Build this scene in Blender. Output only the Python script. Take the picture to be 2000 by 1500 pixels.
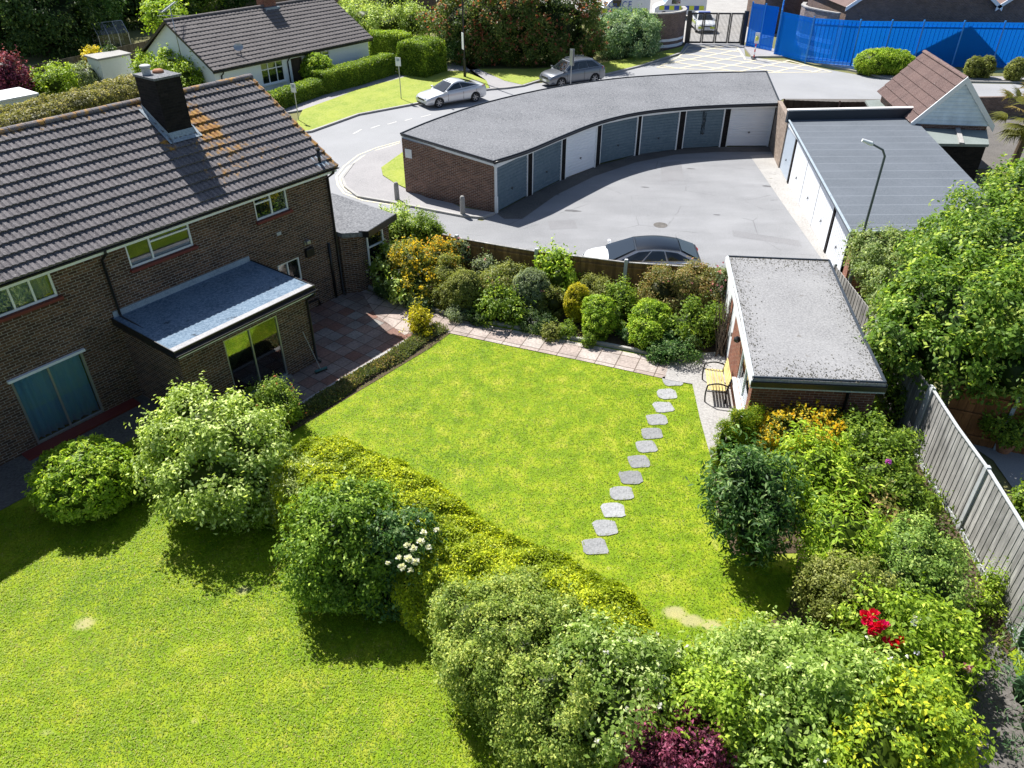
import bpy, bmesh, math, random
import numpy as np
from mathutils import Vector

for o in list(bpy.data.objects): bpy.data.objects.remove(o)
SC = bpy.context.scene
COL = SC.collection
random.seed(7)
rng = np.random.default_rng(11)
R = math.radians
PI = math.pi

# ------------------------------------------------------------------ camera
F_PX, CAM_H = 1470.0, 12.6
PITCH = math.atan(F_PX / 2150.0)
cd = bpy.data.cameras.new("camera")
cam = bpy.data.objects.new("camera", cd)
COL.objects.link(cam)
cam.location = (0, 0, CAM_H)
cam.rotation_euler = (PI / 2 - PITCH, 0, 0)
cd.sensor_width = 36
cd.lens = 36 * F_PX / 2000
cd.clip_start = 0.1
cd.clip_end = 2000
SC.camera = cam

# ------------------------------------------------------------------ light
SUN_EL, SUN_AZ = R(52), math.atan2(0.82, -0.57)       # direction towards the sun, measured from +X
w = bpy.data.worlds.new("World")
SC.world = w
w.use_nodes = True
wn = w.node_tree
sky = wn.nodes.new("ShaderNodeTexSky")
sky.sky_type = 'NISHITA'
sky.sun_disc = False
sky.sun_elevation = SUN_EL
sky.sun_rotation = PI / 2 - SUN_AZ
wn.links.new(sky.outputs[0], wn.nodes["Background"].inputs[0])
wn.nodes["Background"].inputs[1].default_value = 0.068
sl = bpy.data.lights.new("sun", 'SUN')
sl.energy = 5.0
sl.angle = R(0.5)
sl.color = (1.0, 0.965, 0.91)
so = bpy.data.objects.new("sun", sl)
COL.objects.link(so)
sd = Vector((math.cos(SUN_AZ) * math.cos(SUN_EL), math.sin(SUN_AZ) * math.cos(SUN_EL), math.sin(SUN_EL)))
so.rotation_euler = sd.to_track_quat('Z', 'Y').to_euler()
so.location = sd * 100
SC.view_settings.view_transform = 'Standard'
SC.view_settings.look = 'None'
SC.view_settings.gamma = 1
SC.view_settings.exposure = 0.88

# ------------------------------------------------------------------ surveying: image point + known height -> world point
_c, _s = math.cos(PITCH), math.sin(PITCH)
def ray(px, py):
    a = (px - 1000) / F_PX; b = (750 - py) / F_PX
    return (a, _c + b * _s, -_s + b * _c)
def at(px, py, z=0.0):
    d = ray(px, py); t = (z - CAM_H) / d[2]
    return Vector((d[0] * t, d[1] * t, z))
def depth(p):
    return p[1] * _c - (p[2] - CAM_H) * _s
def xy(pts, z=0.0):
    return [tuple(at(a, b, z)[:2]) for a, b in pts]
def hz(x, y, py):
    """height above (x, y) that is seen on image row py"""
    b = (750 - py) / F_PX
    return CAM_H + (-_s + b * _c) * (y / (_c + b * _s))

class Fr:
    """a local frame standing on the ground; x along ang, y to its left (or right when flip)"""
    def __init__(s, o, ang, flip=False):
        s.o = Vector((o[0], o[1], o[2] if len(o) > 2 else 0)); s.a = ang; s.flip = flip
        s.u = Vector((math.cos(ang), math.sin(ang), 0))
        s.v = Vector((-math.sin(ang), math.cos(ang), 0)) * (-1 if flip else 1)
    def w(s, x, y, z): return s.o + s.u * x + s.v * y + Vector((0, 0, z))
W0 = Fr((0, 0, 0), 0)

# ------------------------------------------------------------------ mesh builder
class MB:
    def __init__(s): s.v = []; s.f = []
    def add(s, vs, fs, flip=False):
        n = len(s.v); s.v += [tuple(p) for p in vs]
        s.f += [tuple(n + i for i in (reversed(f) if flip else f)) for f in fs]
        return s
    def box(s, fr, x0, x1, y0, y1, z0, z1):
        vs = [fr.w(x, y, z) for z in (z0, z1) for x, y in ((x0, y0), (x1, y0), (x1, y1), (x0, y1))]
        return s.add(vs, [(3, 2, 1, 0), (4, 5, 6, 7), (0, 1, 5, 4), (1, 2, 6, 5), (2, 3, 7, 6), (3, 0, 4, 7)], fr.flip)
    def quad(s, *p): return s.add(p, [tuple(range(len(p)))])
    def prism(s, poly, z0, z1):
        a = sum(poly[i][0] * poly[(i + 1) % len(poly)][1] - poly[(i + 1) % len(poly)][0] * poly[i][1] for i in range(len(poly)))
        if a < 0: poly = poly[::-1]
        n = len(poly)
        zf = (lambda z, i: z[i] if isinstance(z, (list, tuple)) else z)
        vs = [(p[0], p[1], z0) for p in poly] + [(p[0], p[1], z1) for p in poly]
        fs = [tuple(range(n - 1, -1, -1)), tuple(range(n, 2 * n))] + [(i, (i + 1) % n, n + (i + 1) % n, n + i) for i in range(n)]
        return s.add(vs, fs)
    def sheet(s, poly, z):
        a = sum(poly[i][0] * poly[(i + 1) % len(poly)][1] - poly[(i + 1) % len(poly)][0] * poly[i][1] for i in range(len(poly)))
        if a < 0: poly = poly[::-1]
        return s.add([(p[0], p[1], z) for p in poly], [tuple(range(len(poly)))])
    def tube(s, pts, r, n=8, caps=True):
        pts = [Vector(p) for p in pts]; k = len(pts)
        rs = r if isinstance(r, (list, tuple)) else [r] * k
        base = len(s.v); ref = None
        for i, p in enumerate(pts):
            d = (pts[min(i + 1, k - 1)] - pts[max(i - 1, 0)])
            d = d.normalized() if d.length > 1e-9 else Vector((0, 0, 1))
            if ref is None: ref = Vector((1, 0, 0)) if abs(d.x) < .8 else Vector((0, 1, 0))
            a = (ref - d * ref.dot(d)).normalized(); b = d.cross(a); ref = a
            for j in range(n):
                t = 2 * PI * j / n
                s.v.append(tuple(p + (a * math.cos(t) + b * math.sin(t)) * rs[i]))
        for i in range(k - 1):
            for j in range(n):
                a0 = base + i * n + j; a1 = base + i * n + (j + 1) % n
                s.f.append((a0, a1, a1 + n, a0 + n))
        if caps:
            s.f.append(tuple(base + j for j in range(n - 1, -1, -1)))
            s.f.append(tuple(base + (k - 1) * n + j for j in range(n)))
        return s
    def lathe(s, c, prof, n=16):
        """prof: (radius, z) bottom to top"""
        base = len(s.v)
        for r, z in prof:
            for j in range(n):
                t = 2 * PI * j / n
                s.v.append((c[0] + r * math.cos(t), c[1] + r * math.sin(t), c[2] + z))
        for i in range(len(prof) - 1):
            for j in range(n):
                a0 = base + i * n + j; a1 = base + i * n + (j + 1) % n
                s.f.append((a0, a1, a1 + n, a0 + n))
        s.f.append(tuple(base + j for j in range(n - 1, -1, -1)))
        s.f.append(tuple(base + (len(prof) - 1) * n + j for j in range(n)))
        return s
    def build(s, name, mat, parent=None, origin=None, uvang=0.0, smooth=False, recalc=True, bevel=0):
        V = np.array(s.v, dtype=float)
        if parent is not None: org = wloc(parent)
        elif origin is not None: org = Vector(origin)
        else:
            org = Vector(((V[:, 0].min() + V[:, 0].max()) / 2, (V[:, 1].min() + V[:, 1].max()) / 2, V[:, 2].min()))
        me = bpy.data.meshes.new(name)
        me.from_pydata([tuple(p) for p in (V - np.array(org))], [], s.f)
        if recalc:
            bm = bmesh.new(); bm.from_mesh(me)
            bmesh.ops.recalc_face_normals(bm, faces=bm.faces)
            bm.to_mesh(me); bm.free()
        uvmap(me, org, uvang)
        if smooth: me.shade_smooth()
        me.materials.append(mat)
        o = bpy.data.objects.new(name, me)
        COL.objects.link(o)
        if parent is not None: o.parent = parent
        else: o.location = org
        if bevel:
            m = o.modifiers.new("bevel", 'BEVEL'); m.width = bevel; m.segments = 2; m.limit_method = 'ANGLE'
        return o

def wloc(o):
    l = Vector(o.location)
    while o.parent: o = o.parent; l = l + o.location
    return l

def uvmap(me, org, ang=0.0):
    """metre-scaled UVs: walls by run and height, roofs by run and slope, flat things by plan turned by ang"""
    ul = me.uv_layers.new(name="UVMap")
    co = np.zeros(len(me.vertices) * 3); me.vertices.foreach_get('co', co); co = co.reshape(-1, 3) + np.array(org)
    uv = np.zeros((len(me.loops), 2)); ca, sa = math.cos(ang), math.sin(ang)
    nb = len(me.polygons)
    nr = np.zeros(nb * 3); me.polygons.foreach_get('normal', nr); nr = nr.reshape(-1, 3)
    lt = np.zeros(nb, dtype=np.int32); me.polygons.foreach_get('loop_total', lt)
    fi = np.repeat(np.arange(nb), lt)
    vi = np.zeros(len(me.loops), dtype=np.int32); me.loops.foreach_get('vertex_index', vi)
    P = co[vi]; N = nr[fi]
    flat = np.abs(N[:, 2]) > 0.93
    hl = np.hypot(N[:, 0], N[:, 1]) + 1e-9
    t = np.stack([-N[:, 1] / hl, N[:, 0] / hl], 1)
    uw = P[:, 0] * t[:, 0] + P[:, 1] * t[:, 1]
    vw = P[:, 2] / np.maximum(hl, .2)
    uv[:, 0] = np.where(flat, P[:, 0] * ca + P[:, 1] * sa, uw)
    uv[:, 1] = np.where(flat, -P[:, 0] * sa + P[:, 1] * ca, vw)
    ul.data.foreach_set('uv', uv.ravel())

USED = set()
def tag(o, label=None, cat=None, group=None, kind=None):
    if label: o['label'] = label
    if cat: o['category'] = cat
    if group: o['group'] = group
    if kind: o['kind'] = kind
    return o
def thing(name, label, cat, loc, group=None):
    o = bpy.data.objects.new(name, None); COL.objects.link(o)
    o.location = Vector(loc) if len(loc) > 2 else Vector((loc[0], loc[1], 0))
    o.empty_display_size = .3
    return tag(o, label, cat, group)
def struct(o): return tag(o, kind='structure')

# ------------------------------------------------------------------ materials
def mat(name, col=(.5, .5, .5), rough=.8, metal=0, spec=.5):
    m = bpy.data.materials.new(name); m.use_nodes = True
    b = m.node_tree.nodes["Principled BSDF"]
    b.inputs["Base Color"].default_value = (*col, 1); b.inputs["Roughness"].default_value = rough
    b.inputs["Metallic"].default_value = metal; b.inputs["Specular IOR Level"].default_value = spec
    return m
def N(m, t, **kw):
    n = m.node_tree.nodes.new(t)
    for k, v in kw.items(): setattr(n, k, v)
    return n
def L(m, a, b): m.node_tree.links.new(a, b)
def coord(m, kind='Object', scale=(1, 1, 1), loc=(0, 0, 0), rot=(0, 0, 0)):
    t = N(m, "ShaderNodeTexCoord"); mp = N(m, "ShaderNodeMapping")
    mp.inputs['Scale'].default_value = scale; mp.inputs['Location'].default_value = loc; mp.inputs['Rotation'].default_value = rot
    L(m, t.outputs[kind], mp.inputs[0]); return mp.outputs[0]
def noise(m, v, scale, detail=4, rough=.6):
    n = N(m, "ShaderNodeTexNoise"); n.inputs['Scale'].default_value = scale
    n.inputs['Detail'].default_value = detail; n.inputs['Roughness'].default_value = rough
    L(m, v, n.inputs['Vector']); return n.outputs[0]
def ramp(m, f, stops):
    n = N(m, "ShaderNodeValToRGB"); e = n.color_ramp.elements
    while len(e) < len(stops): e.new(.5)
    for i, (p, c) in enumerate(stops): e[i].position = p; e[i].color = (*c, 1) if len(c) == 3 else c
    L(m, f, n.inputs[0]); return n.outputs[0]
def mix(m, f, a, b, mode='MIX'):
    n = N(m, "ShaderNodeMix"); n.data_type = 'RGBA'; n.blend_type = mode
    if isinstance(f, (int, float)): n.inputs[0].default_value = f
    else: L(m, f, n.inputs[0])
    for i, s in ((6, a), (7, b)):
        if isinstance(s, tuple): n.inputs[i].default_value = (*s, 1)
        else: L(m, s, n.inputs[i])
    return n.outputs[2]
def bump(m, h, strength=.3, dist=.02):
    n = N(m, "ShaderNodeBump"); n.inputs['Strength'].default_value = strength; n.inputs['Distance'].default_value = dist
    L(m, h, n.inputs['Height']); L(m, n.outputs[0], m.node_tree.nodes["Principled BSDF"].inputs['Normal'])
def base(m, c): L(m, c, m.node_tree.nodes["Principled BSDF"].inputs['Base Color'])
def grey(a): return (a, a, a)

def speckle(name, c1, c2, c3, big=.6, fine=25, rough=.9, bs=.3, spots=None, spotth=.62):
    m = mat(name, c1, rough, spec=.25)
    v = coord(m)
    a = ramp(m, noise(m, v, big, 6), [(.35, c1), (.65, c2)])
    b = noise(m, v, fine, 3, .8)
    f = ramp(m, b, [(.38, grey(0)), (.7, grey(1))])
    c = mix(m, f, a, c3)
    if spots:
        sp = ramp(m, noise(m, v, 1.7, 8, .75), [(spotth, grey(0)), (spotth + .06, grey(1))])
        c = mix(m, sp, c, spots)
    base(m, c); bump(m, b, bs, .01)
    return m
def brick(name, c1, c2, mortar, bw=.225, rh=.075, ms=.009, offs=.5, big=(.8, 1.15), bs=.5):
    m = mat(name, c1, .9, spec=.2)
    v = coord(m, 'UV')
    b = N(m, "ShaderNodeTexBrick"); L(m, v, b.inputs['Vector'])
    b.inputs['Scale'].default_value = 1; b.inputs['Brick Width'].default_value = bw; b.inputs['Row Height'].default_value = rh
    b.inputs['Mortar Size'].default_value = ms; b.inputs['Mortar Smooth'].default_value = .2; b.inputs['Bias'].default_value = -.1
    b.offset = offs
    b.inputs['Color1'].default_value = (*c1, 1); b.inputs['Color2'].default_value = (*c2, 1); b.inputs['Mortar'].default_value = (*mortar, 1)
    n1 = noise(m, v, 1.3, 5); n2 = noise(m, v, 14, 3)
    f = ramp(m, n1, [(.3, grey(big[0])), (.7, grey(big[1]))])
    c = mix(m, 1.0, b.outputs[0], f, 'MULTIPLY')
    f2 = ramp(m, n2, [(.3, grey(.75)), (.7, grey(1.25))])
    c = mix(m, 1.0, c, f2, 'MULTIPLY')
    base(m, c)
    inv = N(m, "ShaderNodeMath", operation='SUBTRACT'); inv.inputs[0].default_value = 1; L(m, b.outputs[1], inv.inputs[1])
    bump(m, inv.outputs[0], bs, .01)
    return m

M = {}
M['brick'] = brick('brown_brick', (.062, .036, .025), (.155, .084, .050), (.29, .26, .23), ms=.008)
M['brick_garage'] = brick('garage_brick', (.12, .06, .045), (.22, .11, .075), (.36, .32, .28), ms=.008)
M['brick_red'] = brick('red_brick', (.17, .06, .038), (.27, .10, .06), (.33, .25, .2), ms=.007)
M['brick_dark'] = brick('dark_brick', (.010, .009, .010), (.022, .018, .018), (.02, .02, .02), ms=.007)
M['brick_pale'] = brick('pale_brick', (.22, .165, .13), (.32, .25, .20), (.36, .33, .30), ms=.007)
M['brick_far'] = brick('far_brick', (.12, .08, .065), (.20, .13, .10), (.22, .19, .17), ms=.01)
M['sill'] = mat('red_tile_sill', (.16, .028, .022), .7)
M['upvc'] = mat('white_upvc', (.78, .80, .82), .35)
M['white'] = speckle('white_paint', (.74, .76, .78), (.80, .81, .82), (.70, .72, .74), 1, 12, .5, .03)
M['render'] = speckle('white_render', (.80, .85, .89), (.86, .88, .90), (.72, .78, .84), .8, 18, .85, .1)
M['black'] = mat('black_plastic', (.012, .012, .014), .35)
M['iron'] = mat('black_iron', (.01, .01, .012), .45, .3)
M['metal'] = mat('grey_metal', (.42, .44, .45), .4, .7)
M['lead'] = speckle('lead_flashing', (.20, .25, .30), (.30, .36, .42), (.4, .46, .5), 2, 20, .55, .1)
M['felt'] = speckle('mineral_felt', (.078, .083, .093), (.135, .14, .152), (.27, .275, .29), .5, 15, .95, .9, spots=(.10, .085, .06), spotth=.66)
M['felt_pale'] = speckle('pale_felt', (.27, .27, .28), (.36, .36, .37), (.46, .46, .47), .5, 24, .95, .5)
M['felt_ext'] = speckle('extension_felt', (.055, .10, .155), (.10, .16, .23), (.21, .28, .36), 1.2, 16, .8, .5, spots=(.04, .06, .085), spotth=.62)  # blue of the roof's own shadow put into the felt colour
def tarmac(name, c1, c2, c3, spots):
    m = speckle(name, c1, c2, c3, .33, 24, .85, .4, spots, .66); v = coord(m)
    nt = m.node_tree; b = nt.nodes["Principled BSDF"]; src = b.inputs['Base Color'].links[0].from_socket
    vo = N(m, "ShaderNodeTexVoronoi"); vo.feature = 'DISTANCE_TO_EDGE'; vo.inputs['Scale'].default_value = .32; L(m, mix(m, .12, v, N_col(m, v)), vo.inputs['Vector'])
    ck = ramp(m, vo.outputs[0], [(.0, grey(1)), (.006, grey(0))]); ms = ramp(m, noise(m, v, .5, 3), [(.5, grey(0)), (.6, grey(.6))])
    k = N(m, "ShaderNodeMath", operation='MULTIPLY'); L(m, ck, k.inputs[0]); L(m, ms, k.inputs[1])
    c = mix(m, k.outputs[0], src, (.07, .07, .075))
    oil = ramp(m, noise(m, coord(m, 'Object', (1, 1.6, 1)), 1.15, 2, .4), [(.73, grey(0)), (.78, grey(.55))]); c = mix(m, oil, c, (.08, .08, .085))
    gr = ramp(m, noise(m, coord(m, 'Object', (.25, 1.2, 1), rot=(0, 0, .4)), .9, 5, .6), [(.35, grey(.93)), (.65, grey(1.06))]); c = mix(m, 1.0, c, gr, 'MULTIPLY')
    base(m, c); return m
def N_col(m, v):
    n = N(m, "ShaderNodeTexNoise"); n.inputs['Scale'].default_value = 1.2; n.inputs['Detail'].default_value = 4; L(m, v, n.inputs['Vector']); return n.outputs[1]
M['asphalt'] = tarmac('court_asphalt', (.155, .158, .168), (.225, .228, .238), (.305, .31, .32), (.125, .127, .135))
M['road'] = speckle('road_asphalt', (.215, .22, .23), (.27, .275, .288), (.34, .345, .358), .3, 30, .85, .3)
M['pave'] = speckle('pavement', (.22, .215, .22), (.29, .28, .285), (.36, .35, .355), .5, 26, .9, .3)
M['concrete'] = speckle('concrete', (.225, .215, .205), (.32, .31, .295), (.42, .41, .395), .9, 14, .9, .4, spots=(.14, .125, .10), spotth=.60)
M['concrete_dark'] = speckle('old_dark_concrete', (.07, .065, .06), (.12, .11, .10), (.17, .16, .15), 1.1, 14, .9, .35)
M['post'] = speckle('concrete_post', (.33, .35, .36), (.44, .46, .47), (.5, .52, .53), 3, 20, .85, .2)
M['kerb'] = speckle('kerb_stone', (.26, .26, .25), (.36, .35, .34), (.42, .41, .4), 2, 20, .9, .2)
M['paint_white'] = speckle('road_white', (.52, .52, .50), (.62, .61, .58), (.34, .34, .34), 2, 14, .7, .1)
M['paint_yellow'] = speckle('road_yellow', (.62, .55, .36), (.72, .66, .48), (.5, .47, .4), 2, 14, .7, .1)
M['soil'] = speckle('garden_soil', (.040, .027, .017), (.075, .05, .032), (.12, .09, .06), 1.3, 22, 1, .8)
M['wood_floor'] = speckle('leaf_litter', (.14, .10, .065), (.21, .155, .10), (.30, .23, .16), 2, 18, 1, .7)
M['terracotta'] = speckle('terracotta', (.26, .11, .06), (.34, .15, .09), (.38, .2, .12), 4, 18, .8, .2)
M['stone'] = speckle('stepping_stone', (.19, .195, .20), (.28, .285, .29), (.38, .385, .39), 3, 22, .9, .4, spots=(.13, .13, .10), spotth=.6)
def stone_var():
    m = M['stone']; b = m.node_tree.nodes["Principled BSDF"]; src = b.inputs['Base Color'].links[0].from_socket; oi = N(m, "ShaderNodeObjectInfo")
    base(m, mix(m, 1.0, src, ramp(m, oi.outputs['Random'], [(0, grey(.68)), (1, grey(1.15))]), 'MULTIPLY'))
stone_var()
M['coping'] = mat('white_coping', (.7, .68, .66), .6)
M['bark'] = speckle('bark', (.07, .05, .035), (.12, .09, .065), (.18, .14, .1), 4, 20, .95, .6)
M['dirt'] = speckle('bare_ground', (.10, .12, .035), (.16, .16, .06), (.2, .18, .09), .3, 8, 1, .5)

def wood(name, c1, c2, board=.12, rot=0):
    m = mat(name, c1, .85, spec=.2)
    v = coord(m, 'UV')
    sp = N(m, "ShaderNodeSeparateXYZ"); L(m, v, sp.inputs[0])
    mu = N(m, "ShaderNodeMath", operation='DIVIDE'); L(m, sp.outputs[0], mu.inputs[0]); mu.inputs[1].default_value = board
    fl = N(m, "ShaderNodeMath", operation='FLOOR'); L(m, mu.outputs[0], fl.inputs[0])
    wn_ = N(m, "ShaderNodeTexWhiteNoise"); wn_.noise_dimensions = '1D'; L(m, fl.outputs[0], wn_.inputs['W'])
    g = noise(m, coord(m, 'UV', (26, 1.6, 1)), 1.5, 5, .7)
    st = noise(m, coord(m, 'UV', (1, 1, 1)), 1.1, 5, .6)
    c = mix(m, ramp(m, g, [(.3, grey(0)), (.7, grey(1))]), c1, c2)
    c = mix(m, 1.0, c, ramp(m, wn_.outputs[0], [(0, grey(.7)), (1, grey(1.2))]), 'MULTIPLY')
    c = mix(m, 1.0, c, ramp(m, st, [(.3, grey(.65)), (.7, grey(1.25))]), 'MULTIPLY')
    base(m, c); bump(m, g, .4, .005)
    return m
M['wood_grey'] = wood('weathered_wood', (.22, .215, .205), (.46, .45, .43))
M['wood_brown'] = wood('brown_fence_wood', (.15, .085, .035), (.30, .18, .075))
M['wood_dark'] = wood('dark_fence_wood', (.045, .035, .028), (.10, .08, .06))
M['wood_yellow'] = wood('yellow_bench_wood', (.58, .45, .16), (.72, .60, .28), .06)
M['wood_orange'] = wood('orange_fence_wood', (.20, .085, .035), (.32, .15, .06))

def tiles_mat(name, c1, c2, c3, lichen=True):
    m = mat(name, c1, .85, spec=.3)
    v = coord(m)
    a = ramp(m, noise(m, v, 1.1, 6), [(.3, c1), (.7, c2)])
    b = noise(m, v, 26, 3, .8)
    a = mix(m, ramp(m, b, [(.45, grey(0)), (.75, grey(1))]), a, c3)
    w_ = ramp(m, noise(m, v, 7, 2), [(.72, grey(0)), (.76, grey(1))])
    a = mix(m, w_, a, (.42, .41, .39))
    if lichen:
        at_ = N(m, "ShaderNodeAttribute"); at_.attribute_name = "lichen"
        s = N(m, "ShaderNodeMath", operation='ADD'); L(m, at_.outputs['Fac'], s.inputs[0]); L(m, noise(m, v, 4.5, 7, .7), s.inputs[1])
        f = ramp(m, s.outputs[0], [(.80, grey(0)), (.92, grey(.92))])
        lc = ramp(m, noise(m, v, 9, 3), [(.35, (.24, .095, .018)), (.65, (.42, .24, .06))])
        a = mix(m, f, a, lc)
    base(m, a); bump(m, b, .4, .01)
    return m
M['tile'] = tiles_mat('concrete_tile', (.070, .064, .070), (.135, .124, .131), (.26, .245, .25))
M['tile_bung'] = tiles_mat('bungalow_tile', (.095, .085, .085), (.145, .13, .128), (.2, .185, .18))
M['tile_brown'] = tiles_mat('brown_tile', (.10, .062, .058), (.155, .098, .088), (.24, .18, .165), False)

def slab_mat(name, c1, c2, joint, w_, h_, ms=.012, offs=0.0):
    m = brick(name, c1, c2, joint, w_, h_, ms, offs, (.75, 1.2), .3)
    return m
M['patio'] = slab_mat('patio_slabs', (.20, .11, .085), (.25, .245, .23), (.08, .06, .05), .46, .46, .012, 0)
M['path'] = slab_mat('path_slabs', (.33, .27, .24), (.43, .385, .35), (.15, .12, .10), .62, .62, .018, .0)

def glass(name, tint=(.02, .03, .035), refl=.45, trans=.25):
    m = bpy.data.materials.new(name); m.use_nodes = True
    nt = m.node_tree; nt.nodes.clear()
    out = nt.nodes.new("ShaderNodeOutputMaterial")
    gl = nt.nodes.new("ShaderNodeBsdfGlossy"); gl.inputs['Roughness'].default_value = .015; gl.inputs['Color'].default_value = (.95, .97, 1, 1)
    df = nt.nodes.new("ShaderNodeBsdfDiffuse"); df.inputs['Color'].default_value = (*tint, 1)
    tr = nt.nodes.new("ShaderNodeBsdfTransparent"); tr.inputs['Color'].default_value = (.9, .97, .98, 1)
    m1 = nt.nodes.new("ShaderNodeMixShader"); m1.inputs[0].default_value = trans
    nt.links.new(df.outputs[0], m1.inputs[1]); nt.links.new(tr.outputs[0], m1.inputs[2])
    m2 = nt.nodes.new("ShaderNodeMixShader")
    lw = nt.nodes.new("ShaderNodeFresnel"); lw.inputs[0].default_value = 1.5
    ad = nt.nodes.new("ShaderNodeMath"); ad.operation = 'ADD'; ad.use_clamp = True; ad.inputs[1].default_value = refl
    nt.links.new(lw.outputs[0], ad.inputs[0]); nt.links.new(ad.outputs[0], m2.inputs[0])
    nt.links.new(m1.outputs[0], m2.inputs[1]); nt.links.new(gl.outputs[0], m2.inputs[2])
    nt.links.new(m2.outputs[0], out.inputs[0])
    return m
M['glass'] = glass('window_glass', refl=.02, trans=.75)
M['glass_clear'] = glass('patio_glass', refl=.10, trans=.9)
M['glass_car'] = glass('car_glass', (.01, .014, .018), .03, .1)
M['curtain'] = mat('teal_curtain', (.42, .72, .95), .9)
M['blind'] = mat('white_blind', (.62, .68, .70), .9)

def leafmat():
    m = bpy.data.materials.new('leaf'); m.use_nodes = True
    nt = m.node_tree; nt.nodes.clear()
    out = nt.nodes.new("ShaderNodeOutputMaterial")
    a = nt.nodes.new("ShaderNodeAttribute"); a.attribute_name = "Col"
    p = nt.nodes.new("ShaderNodeBsdfPrincipled"); p.inputs['Roughness'].default_value = .5; p.inputs['Specular IOR Level'].default_value = .22
    t = nt.nodes.new("ShaderNodeBsdfTranslucent")
    mu = nt.nodes.new("ShaderNodeMix"); mu.data_type = 'RGBA'; mu.blend_type = 'MULTIPLY'; mu.inputs[0].default_value = 1
    mu.inputs[7].default_value = (1.5, 1.5, .7, 1)
    nt.links.new(a.outputs[0], mu.inputs[6]); nt.links.new(mu.outputs[2], t.inputs[0])
    nt.links.new(a.outputs[0], p.inputs['Base Color'])
    mx = nt.nodes.new("ShaderNodeMixShader"); mx.inputs[0].default_value = .38
    nt.links.new(p.outputs[0], mx.inputs[1]); nt.links.new(t.outputs[0], mx.inputs[2]); nt.links.new(mx.outputs[0], out.inputs[0])
    return m
M['leaf'] = leafmat()

# ------------------------------------------------------------------ leaves
def wav(P, f, seed):
    """cheap smooth 3-D noise, about -1..1"""
    r = np.random.default_rng(seed); s = np.zeros(len(P))
    for k in range(6):
        d = r.normal(size=3); d /= np.linalg.norm(d)
        s += np.sin(P @ d * f * (1 + .35 * k) + r.uniform(0, 7) + 1.3 * np.sin(P @ r.normal(size=3) * f * .45))
    return s / 3.2

def leaf_arrays(P, Nn, size, aspect, r, droop=.0, spread=.9):
    n = len(P)
    D = Nn + r.normal(size=(n, 3)) * spread
    D[:, 2] += -droop
    D /= np.linalg.norm(D, axis=1)[:, None] + 1e-9
    S = np.cross(D, r.normal(size=(n, 3)) * .6 + Nn * .2 + np.array([0, 0, 1.0]))
    # make leaf faces look up and outwards
    S /= np.linalg.norm(S, axis=1)[:, None] + 1e-9
    ln = size * r.uniform(.6, 1.35, n)[:, None]; wd = ln * aspect
    a = P; b = P + D * ln * .5 + S * wd * .5; c = P + D * ln; d = P + D * ln * .5 - S * wd * .5
    return np.stack([a, b, c, d], 1)

def leaf_mesh(name, quads, cols, parent=None, extra=None, org=None):
    """quads (n,4,3), cols (n,3); extra = (verts, faces, colour)"""
    n = len(quads); V = quads.reshape(-1, 3)
    org = np.array(wloc(parent)) if parent is not None else np.array(org)
    ev = extra[0] if extra else np.zeros((0, 3)); ef = extra[1] if extra else []
    nv = len(V) + len(ev)
    me = bpy.data.meshes.new(name)
    me.vertices.add(nv); me.vertices.foreach_set('co', (np.concatenate([V, ev]) - org).ravel())
    nt = len(ef)
    me.loops.add(n * 4 + nt * 3)
    li = np.arange(n * 4)
    if nt: li = np.concatenate([li, (np.array(ef) + len(V)).ravel()])
    me.loops.foreach_set('vertex_index', li.astype(np.int32))
    me.polygons.add(n + nt)
    ls = np.concatenate([np.arange(n) * 4, n * 4 + np.arange(nt) * 3]).astype(np.int32)
    me.polygons.foreach_set('loop_start', ls)
    at_ = me.attributes.new("Col", 'FLOAT_COLOR', 'FACE')
    cc = np.concatenate([cols, np.tile(np.array(extra[2])[None], (nt, 1))]) if nt else cols
    at_.data.foreach_set('color', np.concatenate([cc, np.ones((len(cc), 1))], 1).ravel())
    me.update(calc_edges=True)
    me.materials.append(M['leaf'])
    o = bpy.data.objects.new(name, me); COL.objects.link(o)
    if parent is not None: o.parent = parent
    else: o.location = Vector(org)
    return o

_ico = None
def ico():
    global _ico
    if _ico is None:
        bm = bmesh.new(); bmesh.ops.create_icosphere(bm, subdivisions=3, radius=1)
        _ico = (np.array([v.co[:] for v in bm.verts]), [tuple(v.index for v in f.verts) for f in bm.faces]); bm.free()
    return _ico

def colours(P, n, pal, r, seed, f=2.5):
    c1, c2, c3, fr3 = pal
    t = np.clip(.5 + .35 * wav(P, f, seed + 5) + r.normal(size=n) * .28, 0, 1)[:, None]
    C = np.array(c1) * (1 - t) + np.array(c2) * t
    k = r.uniform(size=n) < fr3 * (1 + 1.2 * wav(P, f * 1.5, seed + 9))
    C[k] = np.array(c3) * r.uniform(.75, 1.2, (k.sum(), 1))
    return np.clip(C, 0, 1)

def tuft_leaves(P, Nn, size, aspect, r, droop, spread):
    n = len(P); up = np.array([0, 0, 1.0])
    F = Nn * .75 + up * .45 + r.normal(size=(n, 3)) * .5 * spread; F /= np.linalg.norm(F, axis=1)[:, None] + 1e-9
    D = Nn * .5 + r.normal(size=(n, 3)); D[:, 2] -= droop
    D -= F * (D * F).sum(1)[:, None]; D /= np.linalg.norm(D, axis=1)[:, None] + 1e-9
    S = np.cross(F, D); ln = size * r.uniform(.6, 1.4, n)[:, None]; wd = ln * aspect; fo = F * ln * .10
    return np.stack([P, P + D * ln * .5 + S * wd * .5 + fo, P + D * ln - fo, P + D * ln * .5 - S * wd * .5 + fo], 1)

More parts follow.
